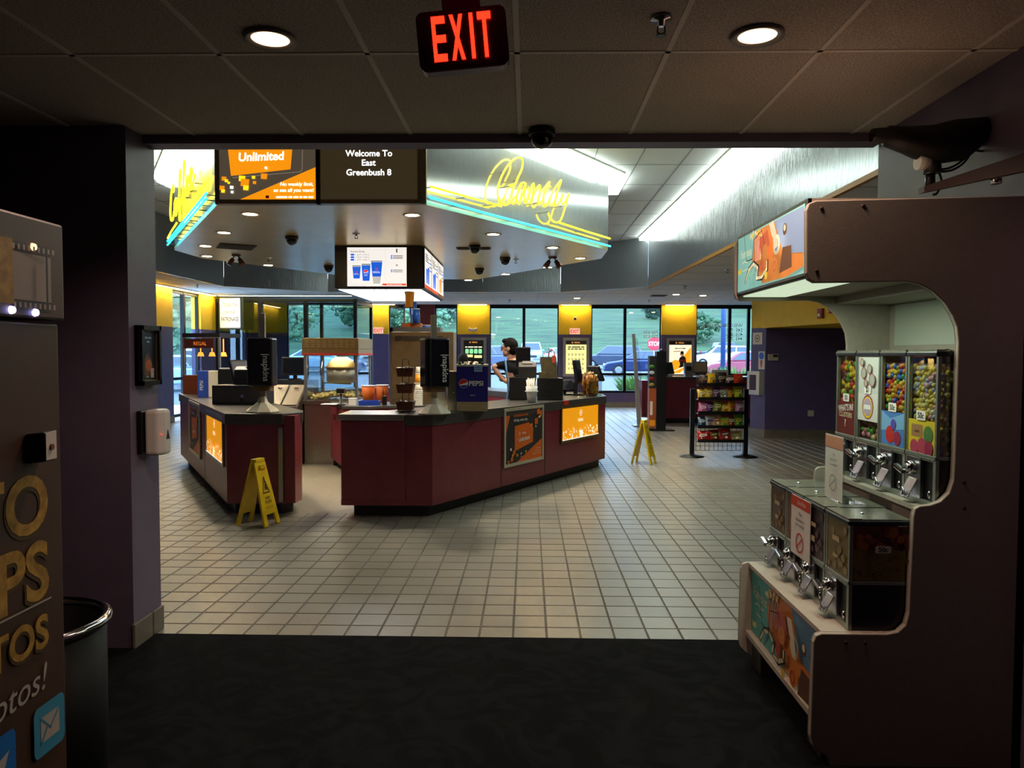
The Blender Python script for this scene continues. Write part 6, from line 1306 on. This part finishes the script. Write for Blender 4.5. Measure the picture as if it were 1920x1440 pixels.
for (x, y, lab) in ((507, 72, 'recessed entry ceiling downlight beside the booth side'), (1420, 66, 'recessed entry ceiling downlight before the candy stand')):
    p = atZ(x, y, ZC); t = thing('recessed_light', lab, 'downlight', (p.x, p.y, ZC))
    MB().lathe([(.072, .0), (.074, -.006), (.1, -.012), (.1, .001)], n=32).build('trim_ring', mat('grey_trim', '8a8680', .4), t); MB().lathe([(.074, -.003), (.064, .0), (.02, .0)], n=32).build('reflector', FGE, t); MB().lathe([(0, -.002), (.064, -.002)], n=28).build('lens', FGE, t)
    lamp('entry_bulb', 'SPOT', (p.x, p.y, ZC - .03), 20, (1, .66, .52), .12, parent=t, spot=2.5)
sprinkler(atZ(1240, 34, ZC), 'chrome fire sprinkler in the speckled entry ceiling', None)
p = atZ(1016, 243, ZC); dome((p.x, min(p.y, 4.15), ZC), 'black dome camera where the entry ceiling meets the header', .065)
# camera housing on a wall arm over the stand
pj = thing('mounted_camera', 'black tapered camera housing with cables on a wall arm over the candy stand', 'camera', (1.8, 3.3, 2.4))
Yp = 3.32; K = lambda x, y, d=0: atY(x, y, Yp + d)
MB().tube([K(1636, 254), K(1660, 254), K(1662, 255), K(1700, 262), K(1745, 272), K(1800, 262), K(1850, 240)], [.03, .034, .045, .06, .085, .09, .05], 14).build('housing', mat('matte_black', '060507', .5), pj, True)
MB().cyl(K(1634, 254), K(1640, 254), .028, .03, 16).build('lens', mat('lens_glass', '101014', .05), pj, True)
MB().cyl(K(1720, 303), K(1740, 303), .036, .036, 16).build('spot_head', WHITE, pj, True); MB().tube([K(1748, 280), K(1748, 325)], .035, 10).build('stem', BLACK, pj, True); MB().sph(K(1744, 322), .02, 10, 8).build('ball_joint', CHROME, pj, True); MB().tube([K(1744, 326), K(1744, 350)], .02, 10).build('socket', BLACK, pj, True)
MB().extp([K(1733, 349), K(1733, 360), Vec((1.95, 2.86, 2.36)), Vec((1.95, 2.86, 2.44))], (0, .05, 0)).build('arm', mat('arm_brown', '3a2622', .5), pj, True); MB().cyl(K(1868, 335, -.3), K(1868, 345, -.3), .02, n=12).build('arm_bolt', CHROME, pj, True)
for (pp) in ([(1755, 318), (1780, 315), (1805, 300), (1822, 272)], [(1755, 322), (1785, 319), (1812, 300), (1830, 262)], [(1760, 322), (1765, 340), (1757, 362), (1748, 365)], [(1820, 280), (1845, 283), (1862, 270), (1866, 255)]): MB().tube(smooth_path([K(*q_) for q_ in pp], 5), .005, 6).build('cable', BLACK, pj, True)

# ================================================================ OUTSIDE: LOT, HILL, CARS, TREES
def gz(Y): return max(0.0, .02 * (Y - 24))
struct(MB().add([(-60, YF + .25, -.02), (60, YF + .25, -.02), (60, 26, gz(26)), (-60, 26, gz(26)), (70, 84, gz(84)), (-70, 84, gz(84))], [(0, 1, 2, 3), (3, 2, 4, 5)]).build('road_lot', noisy('asphalt', '5a5d65', '50535b', 3, .85, bump=.3, bscale=60)))
GRASS = noisy('hill_grass', '22381e', '3a552c', .9, .9, detail=9, bump=.8, bscale=1.5, bdist=.25, stretch=(.25, 1, 1.5))
hv = []; hf = []; r = random.Random(9)
for j in range(14):
    for i in range(25):
        Y = 80 + j * 7; hv.append((-110 + i * 9, Y, gz(80) + (j * 7) * .185 + .5 * math.sin(i * .8 + j) * (j > 0)))
for j in range(13):
    for i in range(24): a_ = j * 25 + i; hf.append((a_, a_ + 1, a_ + 26, a_ + 25))
struct(MB().add(hv, hf, 0, True).build('ground_hill', GRASS))
kb = struct(MB().box(-60, 79.5, gz(79.5) - .1, 60, 80.2, gz(80) + .15).build('road_kerb', mat('kerb_grey', '8a8a86', .8)))
CGL = mat('car_glass', '2a3a4a', .06, .0, spec=.8); TYRE = mat('tyre', '101012', .8); HUB = mat('hub_silver', '9a9ea6', .3, .8)
def car(label, p, rz, col, kind='suv', lit='d8dce0'):
    L_, W_, H_ = dict(suv=(4.6, 1.85, 1.68), sedan=(4.7, 1.82, 1.45), pickup=(5.4, 2.0, 1.85))[kind]
    t = thing('parked_car', label, 'car', tuple(p), rz); cm = mat('car_paint_' + col, col, .25, .3, coat=.6); w2 = W_ / 2
    hood = .62 * H_ if kind != 'sedan' else .64 * H_
    if kind == 'pickup': low = [(-2.7, .35), (-2.72, 1.0), (-1.0, 1.05), (1.2, 1.1), (2.5, 1.02), (2.7, .85), (2.7, .35)]; cab = [(-.95, 1.05), (1.35, 1.1), (.75, H_), (-.8, H_)]
    elif kind == 'suv': low = [(-2.25, .3), (-2.3, .75), (-2.2, 1.02), (1.05, 1.04), (2.0, .92), (2.28, .75), (2.3, .3)]; cab = [(-2.2, 1.02), (1.15, 1.04), (.35, H_), (-1.85, H_ - .04)]
    else: low = [(-2.3, .28), (-2.35, .7), (-2.25, .95), (-1.5, .98), (1.1, .93), (2.1, .78), (2.32, .62), (2.34, .28)]; cab = [(-1.9, .97), (1.25, .93), (.35, H_), (-1.05, H_)]
    bd = MB().extp([(x, -w2, z) for x, z in low], (0, W_, 0)).build('body', cm, t, bevel=.09, bseg=3)
    def cabin(ins, inset, extra, nm, m, z0f=0.0):
        vs = []
        for s in (-1, 1):
            for i, (x, z) in enumerate(cab): vs.append((x, s * (w2 - (.03 if i < 2 else .24) + extra), z))
        return MB().add(vs, [(3, 2, 1, 0), (4, 5, 6, 7), (0, 1, 5, 4), (1, 2, 6, 5), (2, 3, 7, 6), (3, 0, 4, 7)]).build(nm, m, t, bevel=.06)
    cabin(0, 0, 0, 'cabin', cm)
    c = [Vec((x, 0, z)) for x, z in cab]
    def lerp2(u, v): # u front-back 0..1, v bottom-top
        b = c[0].lerp(c[1], u); tt = c[3].lerp(c[2], u); return b.lerp(tt, v)
    for s in (-1, 1):
        cuts = [(.06, .34), (.37, .64), (.67, .92)] if kind != 'pickup' else [(.08, .5), (.54, .92)]
        for (u0, u1) in cuts:
            q = []
            for (u, v) in ((u0, .14), (u1, .14), (u1 if u1 < .9 else .95, .86), (u0, .86)):
                b = lerp2(u, v); yw = (w2 - .03) + (-.21) * v + .004; q.append((b.x, s * yw, b.z))
            MB().extp(q, (0, s * .012, 0)).build('side_window', CGL, t)
    for (i, j, nm) in ((1, 2, 'windscreen'), (0, 3, 'rear_window')):
        q = []
        for (v, s) in ((.12, -1), (.12, 1), (.88, 1), (.88, -1)): b = c[i].lerp(c[j], v); q.append((b.x + (.012 if i == 1 else -.012), s * (w2 - .13 - .2 * v), b.z + .006))
        MB().extp(q, (.012 if i == 1 else -.012, 0, .006)).build(nm, CGL, t)
    for x in (-L_ * .3, L_ * .31):
        for s in (-1, 1):
            wh = MB().cyl((x, s * (w2 - .2), .34), (x, s * (w2 + .015), .34), .34, n=22).build('wheel', TYRE, t); MB().cyl((x, s * (w2 + .016), .34), (x, s * (w2 + .03), .34), .22, .18, 16).build('hubcap', HUB, wh)
    xf = max(x for x, z in low); xr = min(x for x, z in low)
    for s in (-1, 1):
        MB().cbox((xf - .06, s * (w2 - .28), .74 * (H_ / 1.68)), (.12, .38, .14)).build('headlight', mat('headlight', 'e8ecf0', .15), t, bevel=.02); MB().cbox((xr + .06, s * (w2 - .18), .92), (.14, .3, .2)).build('taillight', mat('taillight', 'b01c28', .2), t, bevel=.02)
        MB().cbox((c[1].x - .25, s * (w2 + .07), c[1].z + .06), (.12, .16, .12)).build('wing_mirror', cm, t, bevel=.02)
    MB().cbox((xf + .0, 0, .62), (.04, W_ * .55, .18)).build('grille', mat('grille', '20242a', .4), t); MB().cbox((xf + .02, 0, .42), (.03, .5, .12)).build('number_plate', WHITE, t)
    return t
def carat(label, px_, Y, rz, col, kind): return car(label, ((px_ - 990) / FPX * Y, Y, gz(Y)), rz, col, kind)
carat('grey-blue suv seen side-on beyond the standing cashier', 930, 52, math.radians(8), '5c6884', 'suv')
carat('silver pickup facing the building beyond the middle windows', 996, 66, math.radians(-92), 'a9b4c8', 'pickup')
carat('white sedan facing the building beside the silver pickup', 1050, 60, math.radians(-80), 'd8dce4', 'sedan')
carat('dark grey suv parked in front of the black sedan', 1148, 54, math.radians(170), '3c4458', 'suv')
carat('black-blue sedan parked near the leaning silver pole', 1205, 44, math.radians(175), '1c2a58', 'sedan')
carat('white suv parked side-on beyond the ticket counter', 1349, 58, math.radians(172), 'd6dae4', 'suv')
carat('dark pickup parked beyond the white suv', 1355, 72, math.radians(8), '2a3040', 'pickup')
carat('crimson sedan with low hood before the white suv', 1390, 42, math.radians(185), '8a1636', 'sedan')
carat('silver sedan seen through the side window', 318, 30, math.radians(60), '9ab0d0', 'sedan')
carat('white suv seen through the vestibule door', 425, 34, math.radians(20), 'c8d4e8', 'suv')
carat('pale silver sedan beyond the vestibule windows', 600, 48, math.radians(5), 'c4ccd8', 'sedan')
carat('blue suv beyond the narrow window beside the red column', 838, 46, math.radians(175), '2c4a90', 'suv')
LEAFD = [noisy('leaf_dark', '22382c', '2f4a36', 2, .9), noisy('leaf_mid', '35543c', '466a46', 2, .9), noisy('leaf_pale', '587a5c', '6c8c68', 2, .9)]
def tree(label, px_, Y, h, wd, tone, seed, base=None, name='tree'):
    r = random.Random(seed); x = (px_ - 990) / FPX * Y; z = gz(80) + (Y - 80) * .185 if Y > 80 else gz(Y); t = thing(name, label, 'tree' if name == 'tree' else 'shrub', (x, Y, z - .1))
    MB().tube([(0, 0, 0), (.1, 0, h * .3), (-.1, .1, h * .6)], [h * .03, h * .022, h * .01], 8).build('trunk', mat('bark', '4a3c30', .9), t)
    cr = MB(); n = 120
    for k in range(n):
        a_ = r.random() * 6.28; q = (r.random() ** .5) * wd * .5; zz = h * (.04 + .86 * r.random()); q *= max(.25, math.sin(math.pi * min(1, max(0, (zz / h - .1) / .95)))); rr_ = wd * r.uniform(.045, .085)
        cr.sph((q * math.cos(a_), q * math.sin(a_), zz), (rr_, rr_, rr_ * .8), 7, 5, 0)
    for k in range(900):
        a_ = r.random() * 6.28; zz = h * (.02 + .95 * r.random()); q = wd * .55 * max(.2, math.sin(math.pi * min(1, zz / h))) * r.uniform(.7, 1.05); s = wd * .02; c0 = Vec((q * math.cos(a_), q * math.sin(a_), zz)); u = Vec((r.uniform(-1, 1), r.uniform(-1, 1), r.uniform(-1, 1))).normalized() * s; v = u.orthogonal().normalized() * s
        cr.add([c0 - u, c0 + v, c0 + u, c0 - v], [(0, 1, 2, 3)])
    cr.build('crown', LEAFD[tone], t); return t
for i, (lab, px_, Y, h, wd, tn) in enumerate((('broad dark tree on the hill beyond the window beside the vestibule', 745, 100, 8, 9, 1), ('pale leafy tree on the hill beside the red column', 795, 90, 6, 6, 2), ('dark tree above the narrow window beside the red column', 835, 110, 9, 9, 0), ('dark tree crown at the top of the hill behind the cashier', 940, 138, 9, 14, 0), ('dark conifer-like shrub high on the hill beyond the silver pole', 1222, 112, 7, 6, 0), ('dark tree line crown over the middle window', 1150, 146, 6, 16, 0), ('bushy tree low on the hill beyond the white suv', 1308, 90, 4, 5, 1), ('round tree at the hill top beyond the ticket counter', 1400, 125, 7, 7, 1), ('tall pale tree beyond the vestibule windows', 552, 90, 10, 7, 2), ('dark tree beyond the vestibule windows', 655, 104, 11, 8, 1), ('pale tree beyond the side window', 300, 60, 9, 9, 2))):
    tree(lab, px_, Y, h, wd, tn, i + 20)
def shrub(label, X, Y, wd, h, seed):
    r = random.Random(seed); t = thing('ornamental_grass', label, 'shrub', (X, Y, gz(Y))); b = MB()
    for k in range(420):
        a_ = r.random() * 6.28; q = r.random() ** .5 * wd * .35; x0, y0 = q * math.cos(a_), q * math.sin(a_) * .6; hh = h * r.uniform(.6, 1); ox, oy = math.cos(a_) * wd * .3 * r.random(), math.sin(a_) * wd * .2 * r.random(); w_ = .02
        b.add([(x0 - w_, y0, 0), (x0 + w_, y0, 0), (x0 + ox * .5 + w_, y0 + oy * .5, hh * .7), (x0 + ox * .5 - w_, y0 + oy * .5, hh * .7), (x0 + ox, y0 + oy, hh)], [(0, 1, 2, 3), (3, 2, 4)])
    b.build('blades', mat('bright_grass', '6f9c4c', .8), t, kind='stuff'); MB().sph((0, 0, h * .18), (wd * .4, wd * .3, h * .3), 10, 6).build('clump', mat('grass_core', '4c7a38', .9), t)
shrub('bright ornamental grass outside the window by the leaning silver pole', 4.1, 26.2, 2.2, .95, 1); shrub('tall ornamental grass outside the window beyond the candy rack', 7.4, 26.5, 2.2, 1.25, 2); shrub('low ornamental grass against the glass beside the silver pole', 3.6, 24.4, 1.4, .7, 3)
ss = thing('stop_sign', 'red stop sign on a post in the car park', 'road sign', ((1225 - 990) / FPX * 40, 40, gz(40))); MB().cyl((0, 0, 0), (0, 0, 2.1), .03, n=8).build('post', ALU, ss)
oc = [(.38 * math.cos(math.radians(22.5 + 45 * k)), -.04, 1.9 + .38 * math.sin(math.radians(22.5 + 45 * k))) for k in range(8)]; pl_ = MB().extp(oc, (0, .02, 0)).build('plate', mat('stop_red', 'c02838', .4), ss); a = Art((-.38, -.042, 1.52), (.76, 0, 0), (0, 0, .76), .002); a.text('STOP', .5, .37, .28, WPRINT, bold=.02, maxw=.8); a.build('lettering', pl_, False)
pp = thing('light_pole', 'tall blue-grey lamp post outside the ticket window', 'lamp post', ((1353 - 990) / FPX * 34, 34, gz(34))); PB = mat('pole_blue', '2a4478', .4); MB().cyl((0, 0, 0), (0, 0, 7.5), .11, n=16).build('pole', PB, pp); MB().cyl((0, 0, 0), (0, 0, .5), .25, n=16).build('footing', mat('kerb_grey', '8a8a86', .8), pp); MB().box(-.5, -.15, 7.4, .5, .15, 7.6).build('lamp_head', PB, pp)

# ================================================================ PEOPLE
def person(name, label, base, J, rad, mats_fn, mats, edges, head, hairfn, extra=None):
    t = thing(name, label, 'person', base)
    names = list(J); me = bpy.data.meshes.new('body'); me.from_pydata([tuple(Vec(J[n])) for n in names], [(names.index(a_), names.index(b_)) for a_, b_ in edges], [])
    o = bpy.data.objects.new('body', me); COL.objects.link(o)
    sk = o.modifiers.new('skin', 'SKIN'); sk.use_smooth_shade = True; sk.branch_smoothing = .6
    for i, n in enumerate(names):
        q = rad[n]; me.skin_vertices[0].data[i].radius = q if isinstance(q, tuple) else (q, q)
    me.skin_vertices[0].data[names.index('pelvis')].use_root = True
    sb = o.modifiers.new('sub', 'SUBSURF'); sb.levels = sb.render_levels = 2
    dg = bpy.context.evaluated_depsgraph_get(); m2 = bpy.data.meshes.new_from_object(o.evaluated_get(dg)); bpy.data.objects.remove(o)
    for m in mats: m2.materials.append(m)
    for p_ in m2.polygons: p_.material_index = mats_fn(p_.center); p_.use_smooth = True
    b = bpy.data.objects.new('body', m2); COL.objects.link(b); adopt(b, t); return t, b
SKIN_ = noisy('skin', 'c89a80', 'c09078', 20, .5); SHIRT = noisy('black_cloth', '0b0a0d', '100f13', 30, .85, spec=.2); PANT = noisy('dark_trousers', '15161f', '1a1b26', 30, .85); HAIR = noisy('black_hair', '0a0707', '120d0c', 80, .75, bump=.4, bscale=150, spec=.15)
Yb = 10.75
def wp(px_, py_, dy=0.0): q = atY(px_, py_, Yb + dy); return Vec((q.x, q.y, q.z))
bx0 = Vec((-.20, Yb, 0)); rel = lambda q: Vec(q) - bx0
J = {'pelvis': rel((-.17, Yb, 1.0)), 'belly': rel((-.18, Yb, 1.15)), 'chest': rel((-.19, Yb, 1.36)), 'collar': rel((-.20, Yb, 1.5)), 'neck': rel((-.225, Yb + .01, 1.585)), 'skull': rel((-.25, Yb + .02, 1.69)),
     'shl': rel((-.345, Yb - .07, 1.5)), 'ell': rel(wp(924, 688, -.12)), 'wrl': rel(wp(944, 713, -.1)), 'hnl': rel(wp(955, 716, -.12)),
     'shr': rel((-.03, Yb + .08, 1.5)), 'elr': rel((.1, Yb + .2, 1.26)), 'wrr': rel((-.05, Yb + .36, 1.15)), 'hnr': rel((-.13, Yb + .4, 1.15)),
     'hipl': rel((-.22, Yb - .09, .93)), 'knl': rel((-.22, Yb - .1, .5)), 'anl': rel((-.2, Yb - .1, .1)), 'tol': rel((-.38, Yb - .1, .05)), 'hipr': rel((-.13, Yb + .09, .93)), 'knr': rel((-.15, Yb + .1, .5)), 'anr': rel((-.13, Yb + .1, .1)), 'tor': rel((-.3, Yb + .12, .05))}
RD_ = {'pelvis': (.13, .15), 'belly': (.12, .15), 'chest': (.13, .17), 'collar': (.09, .13), 'neck': .055, 'skull': .06, 'shl': .075, 'ell': .046, 'wrl': .03, 'hnl': .03, 'shr': .075, 'elr': .046, 'wrr': .03, 'hnr': .03, 'hipl': .1, 'knl': .07, 'anl': .05, 'tol': .045, 'hipr': .1, 'knr': .07, 'anr': .05, 'tor': .045}
E_ = [('pelvis', 'belly'), ('belly', 'chest'), ('chest', 'collar'), ('collar', 'neck'), ('neck', 'skull'), ('collar', 'shl'), ('shl', 'ell'), ('ell', 'wrl'), ('wrl', 'hnl'), ('collar', 'shr'), ('shr', 'elr'), ('elr', 'wrr'), ('wrr', 'hnr'), ('pelvis', 'hipl'), ('hipl', 'knl'), ('knl', 'anl'), ('anl', 'tol'), ('pelvis', 'hipr'), ('hipr', 'knr'), ('knr', 'anr'), ('anr', 'tor')]
def dseg(p, a_, b_):
    ab = b_ - a_; k = max(0, min(1, (p - a_).dot(ab) / ab.length_squared)); return (p - (a_ + ab * k)).length, k
def mf(J):
    segs = {}
    def f(c):
        best = min(((dseg(c, J[a_], J[b_]), (a_, b_)) for a_, b_ in E_), key=lambda q: q[0][0]); (d, k), (a_, b_) = best
        if b_ in ('wrl', 'hnl', 'wrr', 'hnr'): return 0
        if b_ in ('ell', 'elr'): return 1 if k < .72 else 0
        if b_ in ('neck',): return 1 if k < .55 else 0
        if b_ == 'skull': return 0
        if b_ in ('tol', 'tor'): return 3
        if b_ in ('hipl', 'hipr', 'knl', 'knr', 'anl', 'anr'): return 2
        return 1
    return f
def add_head(t, c, yaw_, s=1.0, glasses=True, longhair=False):
    T = Mat.Translation(c) @ Mat.Rotation(yaw_, 4, 'Z') @ Mat.Scale(s, 4)          # +x is the way the face looks
    h = MB(T); h.sph((0, 0, .02), (.098, .076, .108), 20, 14); h.sph((.02, 0, -.05), (.075, .06, .07), 16, 10); h.sph((.062, 0, -.092), (.028, .03, .022), 10, 8); h.extp([(.09, -.012, -.035), (.09, .012, -.035), (.094, .006, .022), (.094, -.006, .022)], (.024, 0, -.006)); h.sph((.108, 0, -.028), (.016, .014, .012), 8, 6)
    hd = h.build('head', SKIN_, t)
    for s_ in (-1, 1):
        MB(T).sph((-.005, s_ * .077, -.008), (.022, .01, .034), 10, 8).build('ear', SKIN_, hd); MB(T).sph((.084, s_ * .03, .018), (.012, .014, .01), 8, 6).build('eye', mat('eye_white', 'e0dcd8', .3), hd); MB(T).sph((.094, s_ * .03, .018), (.004, .006, .006), 8, 6).build('iris', INK, hd); MB(T).tube([(.088, s_ * .012, .042), (.09, s_ * .03, .048), (.08, s_ * .05, .042)], .004, 5).build('eyebrow', HAIR, hd)
    MB(T).tube([(.084, -.024, -.068), (.093, 0, -.07), (.084, .024, -.068)], .005, 6).build('mouth', mat('lips', 'a8685c', .5), hd)
    hr = MB(T); hr.sph((-.016, 0, .04), (.105, .086, .105), 22, 14); hr.sph((-.045, 0, -.005), (.075, .078, .095), 18, 12); hr.sph((.05, 0, .098), (.055, .066, .036), 14, 8)
    if longhair: hr.sph((-.05, 0, -.09), (.07, .095, .14), 16, 10)
    hr.build('hair', HAIR, t)
    if glasses:
        g = MB(T)
        for s_ in (-1, 1): g.tube([(.106, s_ * .032 + .022 * math.cos(q), .016 + .017 * math.sin(q)) for q in [2 * math.pi * k / 14 for k in range(14)]], .0025, 5, closed=True); g.tube([(.1, s_ * .055, .02), (.0, s_ * .08, .014)], .0025, 5)
        g.build('glasses', INK, t)
def hand(t, wr, d, n_, s=1.0, nm='hand'):
    """palm, four unequal fingers, thumb; d points along the fingers, n_ is the back of the hand"""
    d = d.normalized(); n_ = (n_ - d * n_.dot(d)).normalized(); x = d.cross(n_); o = MB(); P_ = lambda a_, b_, c_: wr + d * a_ * s + x * b_ * s + n_ * c_ * s
    o.tube([P_(0, 0, 0), P_(.035, 0, 0), P_(.085, 0, -.004)], [.026 * s, .036 * s, .036 * s], 10)
    for k, ln in enumerate((.07, .08, .075, .058)):
        b_ = -.03 + k * .02; o.tube([P_(.07, b_, 0), P_(.085 + ln * .45, b_ * 1.1, -.006), P_(.085 + ln * .75, b_ * 1.12, -.024), P_(.085 + ln * .9, b_ * 1.1, -.045)], [.0095 * s, .009 * s, .0082 * s, .0068 * s], 8)
    o.tube([P_(.015, -.028, 0), P_(.045, -.058, -.008), P_(.07, -.07, -.018), P_(.088, -.07, -.026)], [.013 * s, .0115 * s, .0095 * s, .0075 * s], 8)
    return o.build(nm, SKIN_, t)
man, mb_ = person('person', 'person in black shirt and glasses, hand on hip, behind the counter', tuple(bx0), J, RD_, mf(J), [SKIN_, SHIRT, PANT, BLACK], E_, None, None)
add_head(man, J['skull'] + Vec((-.02, 0, .045)), math.radians(168), 1.06)
hand(man, J['wrl'], (J['hnl'] - J['wrl']), Vec((-.3, -1, .2))); hand(man, J['wrr'], J['hnr'] - J['wrr'], Vec((0, 0, 1)))
MB().tube([J['wrl'] + (J['ell'] - J['wrl']).normalized() * .03 + Vec((.037 * math.cos(q), .02 * math.sin(q), .037 * math.sin(q))) for q in [2 * math.pi * k / 12 for k in range(12)]], .009, 6, closed=True).build('wristwatch', BLACK, man)
MB().tube(smooth_path([J['shl'] + Vec((.02, -.07, .075)), J['shl'] + Vec((.04, -.12, -.08)), J['belly'] + Vec((-.1, -.15, .05)), J['pelvis'] + Vec((-.13, -.14, -.02))], 5), .013, 6).build('apron_strap', mat('pale_blue_cloth', '5a8ab8', .8), man)
MB().tube([J['collar'] + Vec((.075 * math.cos(q) - .015, .075 * math.sin(q), .05)) for q in [2 * math.pi * k / 16 for k in range(16)]], .018, 6, closed=True).build('collar', SHIRT, man)
# second worker, mostly hidden behind the cola box
b2 = Vec((fx(868, 11.7), 11.7, 0)); k2 = .9
J2 = {'pelvis': Vec((0, 0, .92)), 'belly': Vec((0, 0, 1.04)), 'chest': Vec((0, 0, 1.2)), 'collar': Vec((0, 0, 1.33)), 'neck': Vec((0, 0, 1.41)), 'skull': Vec((0, .01, 1.5)), 'shl': Vec((-.17, 0, 1.32)), 'ell': Vec((-.22, .02, 1.06)), 'wrl': Vec((-.16, .2, .98)), 'hnl': Vec((-.12, .27, .98)), 'shr': Vec((.17, 0, 1.32)), 'elr': Vec((.22, .02, 1.06)), 'wrr': Vec((.16, .2, .98)), 'hnr': Vec((.12, .27, .98)), 'hipl': Vec((-.09, 0, .86)), 'knl': Vec((-.09, 0, .46)), 'anl': Vec((-.09, 0, .09)), 'tol': Vec((-.09, .15, .045)), 'hipr': Vec((.09, 0, .86)), 'knr': Vec((.09, 0, .46)), 'anr': Vec((.09, 0, .09)), 'tor': Vec((.09, .15, .045))}
RD2 = {k: (tuple(x * .9 for x in v) if isinstance(v, tuple) else v * .88) for k, v in RD_.items()}
wm, _ = person('person', 'person with dark hair mostly hidden behind the cola organizer', tuple(b2), J2, RD2, mf(J2), [SKIN_, SHIRT, PANT, BLACK], E_, None, None)
add_head(wm, J2['skull'] + Vec((0, .0, .03)), math.radians(90), .95, False, True); hand(wm, J2['wrl'], J2['hnl'] - J2['wrl'], Vec((0, 0, 1)), .9); hand(wm, J2['wrr'], J2['hnr'] - J2['wrr'], Vec((0, 0, 1)), .9)
